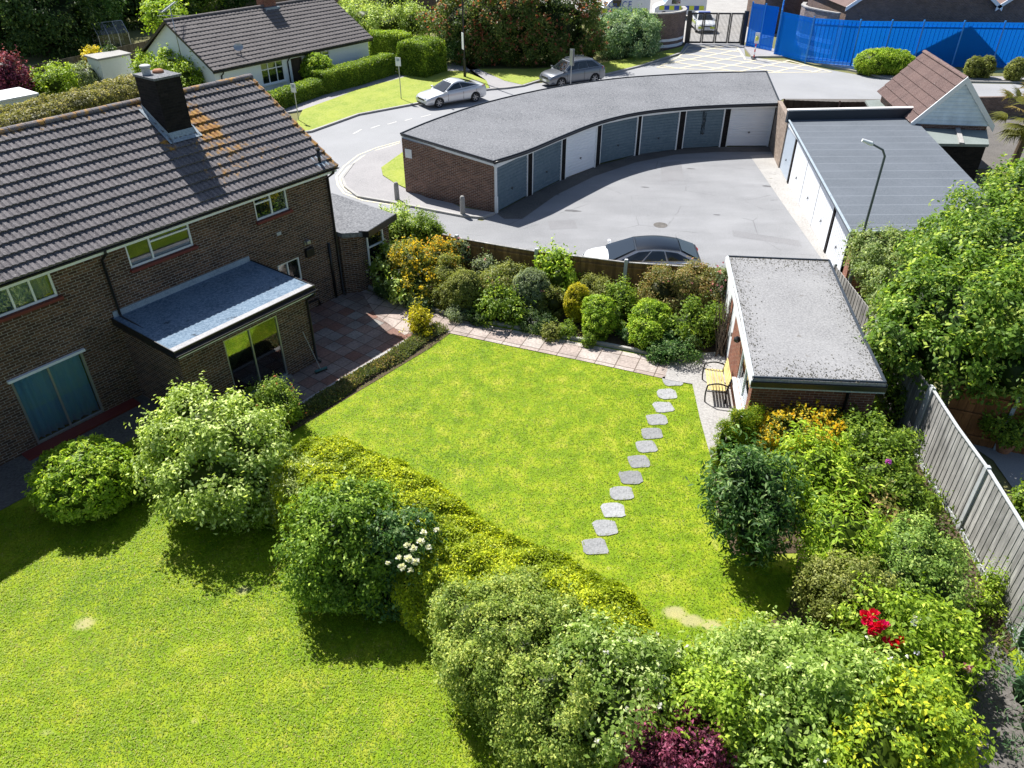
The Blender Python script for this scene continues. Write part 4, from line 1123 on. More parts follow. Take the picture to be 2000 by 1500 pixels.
def curved_garages():
    t = thing('garage_row', 'curved row of seven lock up garages with grey felt flat roof and brick end wall', 'garages', (5, 41, 0))
    D = [((969, 416), (1030, 383)), ((1038, 381), (1095, 352)), ((1102, 350), (1162, 327)), ((1169, 321), (1240, 304)), ((1246, 303), (1320, 293)), ((1330, 291), (1406, 287)), ((1416, 286), (1500, 286))]
    cols = ['door_slate', 'door_slate', 'door_white', 'door_slate', 'door_slate', 'door_slate', 'door_white']
    lab = ['slate blue door next to the brick end wall', 'slate blue door between the end garage and the white door', 'white door, the third garage from the brick end', 'slate blue door just right of the white door',
           'slate blue door in the middle of the curve', 'slate blue door with a dark stain beside the last white door', 'white door at the far right end of the curve']
    ctr = Vector((8, 30, 0)); fr = MB(); pil = MB(); hd = MB()
    for i, (a, b) in enumerate(D):
        A, B_ = at(*a), at(*b); out = (ctr - A); out.z = 0
        d = (B_ - A); f = Fr(A, math.atan2(d.y, d.x)); s = 1 if f.v.dot(out) > 0 else -1; Ln = d.length
        z1 = 2.02
        y0, y1 = sorted((s * .03, s * -.06))
        mb = MB(); mb.box(f, 0, .07, y0, y1, 0, z1 + .07); mb.box(f, Ln - .07, Ln, y0, y1, 0, z1 + .07); mb.box(f, .07, Ln - .07, y0, y1, z1, z1 + .07)
        mb.build('door_frame', M['white'], t)
        ribbed_door(t, A + d.normalized() * .07, B_ - d.normalized() * .07, .03, z1, cols[i], lab[i], out=out, back=.03)
        yy0, yy1 = sorted((s * .04, s * -.05))
        hd.box(f, -.1, Ln + .1, yy0, yy1, z1 + .072, 2.17)
        if i < 6:
            C = at(*D[i + 1][0]); dd = C - B_; g = Fr(B_, math.atan2(dd.y, dd.x)); q0, q1 = sorted((s * .045, s * -.1)); MB().box(g, .005, dd.length - .005, q0, q1, 0, 2.07).build('pillar', M['brick_dark'], t)
    A_, B2 = at(*D[5][0]), at(*D[5][1]); dd = B2 - A_; g = Fr(A_, math.atan2(dd.y, dd.x)); s = 1 if g.v.dot(ctr - A_) > 0 else -1; y0, y1 = sorted((s * .0, s * .004))
    mb = MB(); mb.box(g, dd.length * .44, dd.length * .54, y0, y1, .75, 1.95); mb.box(g, dd.length * .38, dd.length * .60, y0, y1, 1.955, 2.0); st_ = mb.build('stain', M['stain'], t)
    hd.build('lintel', M['white'], t)
    Ft = [at(*p, 2.34) for p in ((964, 316), (1030, 295), (1102, 265), (1170, 239), (1246, 221), (1334, 211), (1426, 206), (1524, 203))]
    Bt = [at(*p, 2.72) for p in ((782, 261), (850, 233), (955, 199), (1081, 171), (1200, 154), (1290, 147), (1370, 143), (1497, 140))]
    # smooth the two edges
    def resample(P, n=29):
        P = [np.array(p[:]) for p in P]; out = []
        k = len(P)
        for i in range(n):
            x = i / (n - 1) * (k - 1); j = min(int(x), k - 2); u = x - j
            p0, p1, p2, p3 = P[max(j - 1, 0)], P[j], P[j + 1], P[min(j + 2, k - 1)]
            out.append(.5 * ((2 * p1) + (-p0 + p2) * u + (2 * p0 - 5 * p1 + 4 * p2 - p3) * u * u + (-p0 + 3 * p1 - 3 * p2 + p3) * u ** 3))
        return out
    A, B_ = resample(Ft), resample(Bt); n = len(A)
    def slab(A, B, th, name, m):
        V = [tuple(p) for p in A] + [tuple(p) for p in B] + [(p[0], p[1], p[2] - th) for p in A] + [(p[0], p[1], p[2] - th) for p in B]
        F = [];
        for i in range(n - 1):
            F += [(i, i + 1, n + i + 1, n + i), (2 * n + i, 3 * n + i, 3 * n + i + 1, 2 * n + i + 1), (i, 2 * n + i, 2 * n + i + 1, i + 1), (n + i, n + i + 1, 3 * n + i + 1, 3 * n + i)]
        F += [(0, n, 3 * n, 2 * n), (n - 1, 3 * n - 1, 4 * n - 1, 2 * n - 1)]
        mb = MB(); mb.add(V, F); return mb.build(name, M[m], t)
    slab(A, B_, .09, 'roof', 'felt')
    def inset(A, B, k0, k1, dz):
        return [a + (b - a) * k0 + np.array([0, 0, dz]) for a, b in zip(A, B)], [a + (b - a) * k1 + np.array([0, 0, dz]) for a, b in zip(A, B)]
    a2, b2 = inset(A, B_, .008, .99, -.092); slab(a2, b2, .1, 'fascia', 'white')
    mb = MB(); mb.tube([tuple(p + np.array([0, 0, -.05]) + (p - q) / np.linalg.norm(p - q) * .045) for p, q in zip(A, B_)], .05, 8); mb.build('gutter', M['black'], t, smooth=True)
    # raised felt rim round the roof
    for edge, k in ((A, .004), (B_, .996)):
        mb = MB(); mb.tube([tuple(a + (b - a) * k + np.array([0, 0, .012])) for a, b in zip(A, B_)], .04, 6); mb.build('roof_rim', M['black'], t)
    mb = MB()
    MB().tube([tuple(B_[-1] + (A[-1] - B_[-1]) * k + np.array([0, 0, .012])) for k in (0, .5, 1)], .05, 6).build('roof_rim', M['black'], t)
    mb.tube([tuple(B_[0] + (A[0] - B_[0]) * k + np.array([0, 0, .012])) for k in (0, .5, 1)], .04, 6); mb.build('roof_rim', M['black'], t)
    # brick end walls and curved back wall
    L0, L1 = at(969, 416), at(793, 377); back = [b + (a - b) * .035 for a, b in zip(A, B_)]
    mb = MB(); mb.add([(L0.x, L0.y, -.05), (L1.x, L1.y, -.05), (L1.x, L1.y, 2.56), (L0.x, L0.y, 2.16)], [(0, 1, 2, 3)]); mb.build('end_wall', M['brick_garage'], t, recalc=False)
    mb = MB()
    bk = [np.array([L1.x, L1.y, 0])] + back[1:]
    for i in range(n - 1): p, q = bk[i], bk[i + 1]; mb.quad((p[0], p[1], -.05), (q[0], q[1], -.05), (q[0], q[1], 2.56), (p[0], p[1], 2.56))
    R0 = at(1500, 286); e = bk[-1]; mb.quad((R0.x + .25, R0.y - .1, -.05), (e[0], e[1], -.05), (e[0], e[1], 2.56), (R0.x + .25, R0.y - .1, 2.2)); mb.build('back_wall', M['brick_garage'], t, recalc=False)
    # white post and notice on the end wall
    f = Fr(L0, math.atan2((L1 - L0).y, (L1 - L0).x)); s = 1 if f.v.dot(Vector((-1, -1, 0))) > 0 else -1; Lw = (L1 - L0).length
    y0, y1 = sorted((0.004 * s, .03 * s)); MB().box(f, Lw - .52, Lw - .16, y0, y1, 1.72, 2.12).build('notice', M['white'], t)
    y0, y1 = sorted((-.05 * s, .06 * s)); MB().box(f, -.08, .04, y0, y1, 0, .75).build('corner_guard', M['white'], t)
    y0, y1 = sorted((0.004 * s, .03 * s)); MB().box(f, -.02, .05, y0, y1, .76, 2.16).build('trim', M['white'], t)
curved_garages()

def straight_garages():
    t = thing('garage_block', 'straight block of garages with dark blue grey felt roof and mostly white doors', 'garages', (15, 31, 0))
    a = at(1523, 328); b = at(1641, 549); d = b - a; f = Fr(a, math.atan2(d.y, d.x)); out = Vector((-1, 0, 0)); Ln = d.length
    s = 1 if f.v.dot(out) > 0 else -1
    cuts = [0, .175, .195, .395, .40, .6, .605, .80, .815, .985]
    doors = [(0.0, .165, 'door_pale', 'pale blue door at the far end of the block'), (.19, .385, 'door_white', 'white door, second from the far end'), (.395, .585, 'door_white', 'white door in the middle of the block'),
             (.595, .79, 'door_white', 'white door, second from the brick end'), (.815, .975, 'door_white', 'white door at the near brick end')]
    for x0, x1, m, lb in doors: ribbed_door(t, a + d * x0, a + d * x1, .02, 2.14, m, lb, .2, True, 0, out)
    y0, y1 = sorted((s * -.12, s * .05)); [MB().box(f, Ln * k0, Ln * k1, y0, y1, 0, 2.16).build('pillar', M['brick_dark'], t) for k0, k1 in ((.168, .187), (.795, .812))]
    mb = MB(); y0, y1 = sorted((s * -.1, s * .03))
    for k in (.388, .588): mb.box(f, Ln * k, Ln * (k + .005), y0, y1, 0, 2.16)
    mb.build('door_frame', M['white'], t)
    y0, y1 = sorted((s * -.1, s * .06)); MB().box(f, -.1, Ln + .1, y0, y1, 2.16, 2.30).build('fascia', M['white'], t)
    Rf = [at(*p, 2.42) for p in ((1541, 233), (1662, 454), (1880, 448), (1930, 395), (1784, 230))]
    RR = [at(1541, 235, 2.42), at(1662, 455, 2.42), at(1662, 455, 2.42) + Vector((5.9, .3, 0)), at(1784, 230, 2.42)]
    MB().prism([tuple(p[:2]) for p in RR], 2.31, 2.42).build('roof', M['felt_strip'], t, uvang=R(1))
    e = RR[0]; g = RR[1]
    mb = MB(); mb.tube([(e.x, e.y, 2.44), (g.x, g.y, 2.44)], .045, 6); mb.tube([(g.x, g.y, 2.44), (RR[2].x, RR[2].y, 2.44)], .05, 6); mb.build('roof_rim', M['lead'], t)
    # brick ends and rear
    n0 = b + (g - e).normalized() * .05; w1 = RR[2] + Vector((-.15, .15, 0)); w2 = RR[3] + Vector((-.15, -.1, 0))
    mb = MB(); P = [b, Vector((g.x + .3, g.y + .12, 0)), Vector((w1.x, w1.y, 0)), Vector((w2.x, w2.y, 0)), a]
    for i in range(len(P) - 1): mb.quad((P[i].x, P[i].y, -.05), (P[i + 1].x, P[i + 1].y, -.05), (P[i + 1].x, P[i + 1].y, 2.3), (P[i].x, P[i].y, 2.3))
    mb.build('wall', M['brick_red'], t, recalc=False)
    # dark parapet with white coping along the far edge
    p0, p1 = RR[0], RR[3]; dd = p1 - p0; h = Fr((p0.x, p0.y, 0), math.atan2(dd.y, dd.x))
    MB().box(h, -.1, dd.length, .01, .2, 2.3, 2.86).build('parapet', M['lead_dark'], t)
    MB().box(h, -.12, dd.length + .05, -.01, .24, 2.862, 2.92).build('coping', M['coping'], t)
def strip_mat():
    m = mat('striped_felt', (.15, .17, .2), .75, spec=.3); v = coord(m, 'UV'); o = coord(m)
    sp = N(m, "ShaderNodeSeparateXYZ"); L(m, v, sp.inputs[0])
    md = N(m, "ShaderNodeMath", operation='PINGPONG'); L(m, sp.outputs[1], md.inputs[0]); md.inputs[1].default_value = .47
    ed = ramp(m, md.outputs[0], [(0, grey(1)), (.05, grey(0))]); n1 = noise(m, o, .5, 6); n2 = noise(m, o, 28, 3, .8)
    c = ramp(m, n1, [(.3, (.068, .082, .10)), (.7, (.096, .112, .135))])
    c = mix(m, ramp(m, n2, [(.4, grey(0)), (.8, grey(.8))]), c, (.21, .23, .26))
    e = mix(m, .45, ed, ed); k = N(m, "ShaderNodeMath", operation='MULTIPLY'); L(m, ed, k.inputs[0]); k.inputs[1].default_value = .45
    base(m, mix(m, k.outputs[0], c, (.24, .27, .31))); bump(m, n2, .3, .01); return m
M['felt_strip'] = strip_mat(); M['lead_dark'] = mat('dark_parapet', (.02, .03, .045), .6)
straight_garages()

# brick wall linking the two garage rows
p = at(1512, 300); q = at(1524, 327)
mb = MB(); d = Vector((q.x - p.x, q.y - p.y, 0)); f = Fr((p.x + .06, p.y + 1.2, 0), math.atan2(d.y, d.x)); mb.box(f, 0, d.length + 1.3, 0, .22, -.05, 2.45)
o = mb.build('brick_wall', M['brick_pale']); tag(o, 'sunlit brown brick wall linking the curved garages to the straight block', 'wall')

# concrete bollards on the pavement corner
for (a, b), tp, lb in (((776, 390), 357, 'concrete bollard beside the grass strip at the left of the garage end wall'), ((904, 418), 381, 'concrete bollard in front of the brick end wall of the garages')):
    c = at(a, b, .08); o = MB().lathe((c.x, c.y, 0), [(.115, 0), (.11, .7), (.105, .82), (.08, .89), (.03, .92)], 14).build('bollard', M['concrete'], smooth=False)
    tag(o, lb, 'bollard')

# ================================================================== GARDEN BRICK SHED
def garden_store():
    A0, A1, B1, B0 = [at(*p, 2.3) for p in ((1470, 739), (1420, 500), (1620, 508), (1732, 750))]
    t = thing('garden_outbuilding', 'brick garden outbuilding with pale gritty felt flat roof and a bench on its left', 'outbuilding', (7.9, 18.8, 0))
    P = [Vector((p.x, p.y, 0)) for p in (A0, A1, B1, B0)]
    c = sum(P, Vector()) / 4
    ins = [p + (c - p).normalized() * .22 for p in P]
    # side facing the lawn: white door, window, brick panel
    d = ins[0] - ins[1]; f = Fr(ins[1], math.atan2(d.y, d.x), True); Ln = d.length     # x from far to near, y outward?
    if f.v.dot(Vector((-1, 0, 0))) < 0: f = Fr(ins[1], math.atan2(d.y, d.x), False)
    holes = [(Ln - 2.15, Ln - .35, .75, 1.95), (1.9, 2.75, .05, 2.05)]
    mb = MB(); wall(mb, f, 0, Ln, -.05, 2.14, holes)
    mb.build('side_wall', M['brick_red'], t, recalc=False)
    mb = MB(); I = ins
    for i in (1, 2, 3):
        p, q = I[i], I[(i + 1) % 4]; mb.quad((p.x, p.y, -.05), (q.x, q.y, -.05), (q.x, q.y, 2.14), (p.x, p.y, 2.14))
    mb.build('wall', M['brick_red2'], t, recalc=False)
    window(t, f, Ln - 2.15, Ln - .35, .75, 1.95, -.02, [(0, .5, 0, 1), (.5, 1, 0, 1)], sill='upvc')
    dr = MB().box(f, 1.9, 2.75, -.08, -.03, .05, 2.05).build('door', M['white'], t); MB().box(f, 2.62, 2.68, -.03, .03, .98, 1.12).build('handle', M['metal'], dr)
    MB().box(f, .4, 1.6, .004, .03, .2, 2.05).build('panel', M['white'], t)
    lm = MB().lathe(f.w(4.25, .12, 1.72), [(.05, 0), (.09, .04), (.09, .12), (.04, .17)], 12); lm.box(f, 4.2, 4.3, 0, .1, 1.8, 1.86); lm.build('wall_lamp', M['black'], t)
    r = MB().prism([tuple(p[:2]) for p in P], 2.17, 2.3).build('roof', M['felt_shed'], t)
    # fascias and rims
    def edge(p, q, m, w0, w1, z0, z1, nm):
        dd = q - p; g = Fr(p, math.atan2(dd.y, dd.x)); s = 1 if g.v.dot(c - p) < 0 else -1; a, b = sorted((s * w0, s * w1)); MB().box(g, -.02, dd.length + .02, a, b, z0, z1).build(nm, M[m], t)
    edge(P[1], P[0], 'white', .002, .03, 2.10, 2.26, 'fascia'); edge(P[0], P[3], 'black', .002, .05, 2.08, 2.22, 'fascia'); edge(P[3], P[2], 'lead_dark', .002, .03, 2.12, 2.27, 'fascia')
    edge(P[0], P[3], 'lead', .0, .02, 2.02, 2.07, 'trim')
    for i, m_ in ((0, 'post'), (1, 'lead_dark'), (2, 'lead_dark'), (3, 'lead_dark')):
        p, q = P[i], P[(i + 1) % 4]; pts = [tuple(p.lerp(q, k / 8) + (c - p.lerp(q, k / 8)).normalized() * .05 + Vector((0, 0, 2.305))) for k in range(9)]
        MB().tube(pts, .04, 6).build('roof_rim', M[m_], t)
    # downpipe on the near wall
    nd = (ins[3] - ins[0]); k = ins[0] + nd * .77; g = Fr(ins[0], math.atan2(nd.y, nd.x)); s = 1 if g.v.dot(c - ins[0]) < 0 else -1
    pipe(t, [tuple(k + g.v * s * .2 + Vector((0, 0, 2.1))), tuple(k + g.v * s * .06 + Vector((0, 0, 1.9))), tuple(k + g.v * s * .06 + Vector((0, 0, .05)))], .04)
    # dead twigs and moss littering the roof
    r_ = np.random.default_rng(77); n = 11000; u, v = r_.uniform(size=n), r_.uniform(size=n)
    e = np.minimum(np.minimum(u, 1 - u) * 2.3, np.minimum(v, 1 - v) * 2.6); k = e < np.abs(r_.normal(size=n)) * .20 + .03 * (wav(np.stack([u * 6, v * 12, u * 0], 1), 1.2, 5) > .7); u, v = u[k], v[k]
    p0, p1, p2, p3 = [np.array(p[:]) for p in P]
    Q = (p0[None] * (1 - u)[:, None] + p3[None] * u[:, None]) * (1 - v)[:, None] + (p1[None] * (1 - u)[:, None] + p2[None] * u[:, None]) * v[:, None]; Q[:, 2] = 2.31
    U = np.tile(np.array([[0, 0, .3]]), (len(Q), 1)); U[:, :2] = r_.normal(size=(len(Q), 2))
    o = leaf_mesh('roof_moss', leaf_arrays(Q, U, .038, .7, r_, 0, .4), np.array([.06, .055, .04]) * r_.uniform(.4, 2.2, (len(Q), 1)), t); o['kind'] = 'stuff'
    return f, Ln
M['felt_shed'] = speckle('shed_felt', (.165, .165, .172), (.235, .235, .24), (.33, .33, .335), .75, 17, .95, .8, spots=(.15, .14, .13), spotth=.62)
M['brick_red2'] = brick('shed_rear_brick', (.105, .045, .032), (.17, .075, .05), (.24, .19, .155), ms=.008)
SF, SL = garden_store()

def bench():
    f = Fr(SF.w(SL - 3.05, 0, 0), SF.a, SF.flip)
    t = thing('garden_bench', 'small garden bench with yellow wooden slats and black iron arms against the brick outbuilding', 'bench', f.w(.65, .5, 0))
    Wb = 1.15
    for x in (.0, Wb):
        mb = MB(); y0, y1 = .22, .78
        mb.tube([f.w(x, y0, 0), f.w(x, y0 + .02, .45), f.w(x, y0 - .06, .85)], .022, 8)
        arc = [f.w(x, y1 + .03 * math.sin(k / 8 * PI), 0 + .6 * k / 8) for k in range(9)]; mb.tube(arc, .022, 8)
        top = [f.w(x, y1 - (y1 - y0) * k / 8, .6 + .07 * math.sin(k / 8 * PI)) for k in range(9)]; mb.tube(top, .022, 8)
        mb.tube([f.w(x, y0, .4), f.w(x, y1, .4)], .018, 8); mb.build('end_frame', M['iron'], t, smooth=True)
    for i in range(6):
        y = .27 + i * .085; MB().box(f, .02, Wb - .02, y, y + .062, .42, .445).build('seat_slat', M['wood_yellow'], t, bevel=.004)
    for i in range(4):
        z = .5 + i * .095; y = .235 - i * .018; MB().box(f, .02, Wb - .02, y - .012, y + .012, z, z + .075).build('back_slat', M['wood_yellow'], t, bevel=.004)
bench()

# ================================================================== FENCES
def panel_fence(name, label, P, h, m, posts, board=.1, pm='post', rail=True, gravel=.0, cap=True, side=1, lap=True, group=None, pw=.09, sticks=.04):
    """P: world points of the fence line; a panel part between neighbours, a post part at each index of posts"""
    P = [Vector((p[0], p[1], 0)) for p in P]; c = sum(P, Vector()) / len(P)
    t = thing(name, label, 'fence', c, group)
    for i in range(len(P) - 1):
        d = P[i + 1] - P[i]; f = Fr(P[i], math.atan2(d.y, d.x)); Ln = d.length; mb = MB(); n = max(1, int(Ln / board)); bw = Ln / n
        for k in range(n):
            y = .008 if (k % 2 and lap) else -.004
            mb.box(f, k * bw + .002, (k + 1) * bw + (.008 if lap else -.006), y - .009, y + .009, gravel + .03, h + (.004 if k % 2 else 0))
        mb.build('panel', M[m], t)
        if rail:
            mb = MB()
            for z in (gravel + .25, h * .55, h - .22): a, b = sorted((side * .02, side * .06)); mb.box(f, .03, Ln - .03, a, b, z, z + .07)
            mb.build('rail', M[m], t)
        if cap: MB().box(f, 0, Ln, -.035, .035, h + .006, h + .03).build('capping', M[m if cap is True else cap], t)
        if gravel: MB().box(f, .04, Ln - .04, -.025, .025, -.02, gravel + .025).build('gravel_board', M['post'], t)
    for i in posts:
        d = P[min(i + 1, len(P) - 1)] - P[max(i - 1, 0)]; f = Fr(P[i], math.atan2(d.y, d.x))
        mb = MB(); mb.box(f, -pw / 2, pw / 2, -pw / 2, pw / 2, -.05, h + sticks); mb.box(f, -pw / 2 + .01, pw / 2 - .01, -pw / 2 + .01, pw / 2 - .01, h + sticks, h + sticks + .025); mb.build('post', M[pm], t)
    return t
# back fence between the garden bed and the garage court
BF = [at(864, 456, 1.66), at(892, 463, 1.66), at(970, 477, 1.66), at(1048, 490, 1.66), at(1135, 500, 1.66), at(1223, 511, 1.66), at(1322, 518, 1.66), at(1425, 524, 1.66)]
panel_fence('back_fence', 'brown vertical board fence with concrete posts behind the long flower bed', BF, 1.62, 'wood_brown', [1, 3, 5, 7], .11, side=-1, cap='wood_grey', pw=.12, sticks=.1)
# right hand fence, near the camera
RF = [(10.52, 15.45), (10.38, 13.9), (10.32, 12.45), (10.15, 10.95), (9.93, 9.35), (9.85, 7.6), (9.8, 5.9)]
panel_fence('right_fence', 'grey weathered board fence with white concrete posts beside the right hand border', RF, 1.86, 'wood_grey', [0, 2, 4, 6], .085, side=-1, rail=False, cap='coping2', gravel=.12, pw=.11) if M.setdefault('coping2', M['post']) else 0
SFN = [(10.62, 22.6), (10.60, 20.8), (10.58, 19.0), (10.55, 17.2), (10.52, 15.55)]
panel_fence('side_fence', 'weathered board fence running behind the brick outbuilding under the big tree', SFN, 1.86, 'wood_grey', [0, 2, 4], .1, side=1, rail=False, cap=False)
# orange brown fence in the neighbouring garden
NB = [at(1868, 752, 1.7), at(1990, 775, 1.7), at(2130, 800, 1.7)]
panel_fence('neighbour_fence', 'orange brown board fence in shade behind the potted plant', NB, 1.7, 'wood_orange', [1], .1, side=-1, pm='lead')
# ================================================================== BUNGALOW
def bungalow():
    o = at(416, 139, 2.4); B = Fr((o.x, o.y, 0), R(53.5), True); Lr = 13.6
    t = thing('bungalow', 'white rendered bungalow with dark grey tiled gable roof and brick chimney across the road', 'house', B.w(7, -4, 0))
    ze, zr, yr = 2.42, 4.82, -4.1
    wins = [(3.7, 5.55, .85, 2.2), (7.6, 9.65, 1.15, 2.2)]
    holes = wins + [(6.2, 7.2, .05, 2.1)]
    mb = MB(); wall(mb, B, .25, Lr - .2, -.05, ze, holes, y=-.32)
    for X in (.25, Lr - .2): mb.add([B.w(X, -.32, -.05), B.w(X, 2 * yr + .3, -.05), B.w(X, 2 * yr + .3, ze), B.w(X, yr, zr - .05), B.w(X, -.32, ze)], [(0, 1, 2, 3, 4)])
    mb.quad(B.w(.25, 2 * yr + .3, -.05), B.w(Lr - .2, 2 * yr + .3, -.05), B.w(Lr - .2, 2 * yr + .3, ze), B.w(.25, 2 * yr + .3, ze))
    mb.build('wall', M['render'], t, recalc=False)
    tile_roof('roof', t, B, 0, Lr, .02, ze - .02, yr, zr, 'tile_bung', course=.34, period=.30, amp=.03, step=.045, sub=6)
    tile_roof('roof', t, B, 0, Lr, 2 * yr - .02, ze - .02, yr, zr, 'tile_bung', course=.34, period=.30, amp=.03, step=.045, sub=4)
    ridge_tiles(t, B, 0, Lr, yr, zr + .03, 'tile_bung', .14)
    for X in (-.02, Lr):
        mb = MB()
        for y0, z0, y1, z1 in ((.03, ze - .12, yr, zr - .14), (2 * yr - .03, ze - .12, yr, zr - .14)):
            mb.add([B.w(X, y0, z0), B.w(X, y1, z1), B.w(X, y1, z1 + .16), B.w(X, y0, z0 + .14), B.w(X + .03, y0, z0), B.w(X + .03, y1, z1), B.w(X + .03, y1, z1 + .16), B.w(X + .03, y0, z0 + .14)],
                   [(0, 1, 2, 3), (4, 7, 6, 5), (3, 2, 6, 7), (0, 4, 5, 1)])
        mb.build('barge_board', M['black'], t)
    MB().box(B, 0, Lr, -.03, .01, ze - .2, ze - .06).build('fascia', M['black'], t); gutter(t, B, 0, Lr, .06, ze - .06)
    MB().box(B, .1, Lr, -.32, -.03, ze - .2, ze - .18).build('soffit', M['white'], t)
    cells = [(0, .32, 0, .68), (.32, .68, 0, .68), (.68, 1, 0, .68), (0, .32, .68, 1), (.32, .68, .68, 1), (.68, 1, .68, 1)]
    window(t, B, *wins[0], -.34, cells, sill='upvc', label='left front window of the white bungalow', fw=.07); window(t, B, *wins[1], -.34, cells, sill='upvc', label='right front window of the white bungalow', fw=.07)
    MB().box(B, 6.2, 7.2, -.46, -.4, .05, 2.1).build('door', M['wood_dark'], t)
    f2 = Fr(B.w(.25, 0, 0), R(53.5) - PI / 2, False)       # gable side details
    for (x0, x1, z0, z1) in ((-2.35, -.9, .9, 1.9),):
        mbx = MB(); mbx.box(B, .20, .26, -3.0, -1.6, .9, 1.85); w_ = mbx.build('window', M['upvc'], t); w_['label'] = 'window in the gable wall of the bungalow'
        MB().box(B, .185, .198, -2.92, -2.36, .97, 1.78).build('pane', M['glass'], w_); MB().box(B, .185, .198, -2.26, -1.68, .97, 1.78).build('pane', M['glass'], w_)
    MB().box(B, -.02, .22, -3.1, -1.5, 2.05, 2.12).build('canopy', M['black'], t)
    ch = MB().box(B, 7.55, 8.55, -4.75, -3.95, 3.9, 6.1).build('chimney', M['brick_red'], t); MB().box(B, 7.5, 8.6, -4.8, -3.9, 3.95 + 2.15, 6.2).build('chimney_cap', M['concrete'], ch)
    MB().box(B, 7.45, 8.65, -3.96, -3.7, 4.55, 4.75).build('flashing', M['lead'], ch)
    pipe(t, [B.w(.7, .06, ze - .1), B.w(.7, -.05, ze - .3), B.w(.7, -.27, ze - .45), B.w(.7, -.27, 0)], .045); pipe(t, [B.w(5.9, .06, ze - .1), B.w(5.9, -.27, ze - .45), B.w(5.9, -.27, 0)], .045)
    pipe(t, [B.w(.21, -5.6, 2.9), B.w(.21, -5.6, .1)], .05)
    # aerial on the gable and dish on the roof
    a = pipe(t, [B.w(.05, -3.2, 2.6), B.w(.05, -3.2, 5.7)], .03, 'aerial_mast', 'metal')
    mb = MB(); mb.tube([B.w(-.9, -2.6, 5.55), B.w(1.2, -4.4, 5.75)], .022, 6)
    for k in range(12):
        c = B.w(-.9, -2.6, 5.55).lerp(B.w(1.2, -4.4, 5.75), k / 11); mb.tube([c + Vector((-.1, -.3, 0)), c + Vector((.1, .3, 0))], .012, 5)
    mb.tube([B.w(-.5, -3.9, 5.2), B.w(.6, -2.6, 5.2)], .018, 6); mb.build('aerial', M['metal'], a)
    c = B.w(2.75, -.9, 3.25); mb = MB(); vs = []; fs = []
    n = 16; dv = Vector((.2, -.85, .5)).normalized(); au = dv.cross(Vector((0, 0, 1))).normalized(); av = dv.cross(au)
    vs.append(c)
    for ri, (r_, dd) in enumerate(((.16, .02), (.30, .07))):
        for j in range(n): th = 2 * PI * j / n; vs.append(c + au * r_ * math.cos(th) + av * r_ * math.sin(th) * .8 + dv * dd)
    for j in range(n): fs += [(0, 1 + j, 1 + (j + 1) % n), (1 + j, 1 + n + j, 1 + n + (j + 1) % n, 1 + (j + 1) % n)]
    mb.add(vs, fs); dsh = mb.build('satellite_dish', M['metal'], t, recalc=False); MB().tube([c - dv * .02, c + Vector((.1, .35, -.45))], .025, 6).build('bracket', M['metal'], dsh)
    return B
BF_ = bungalow()

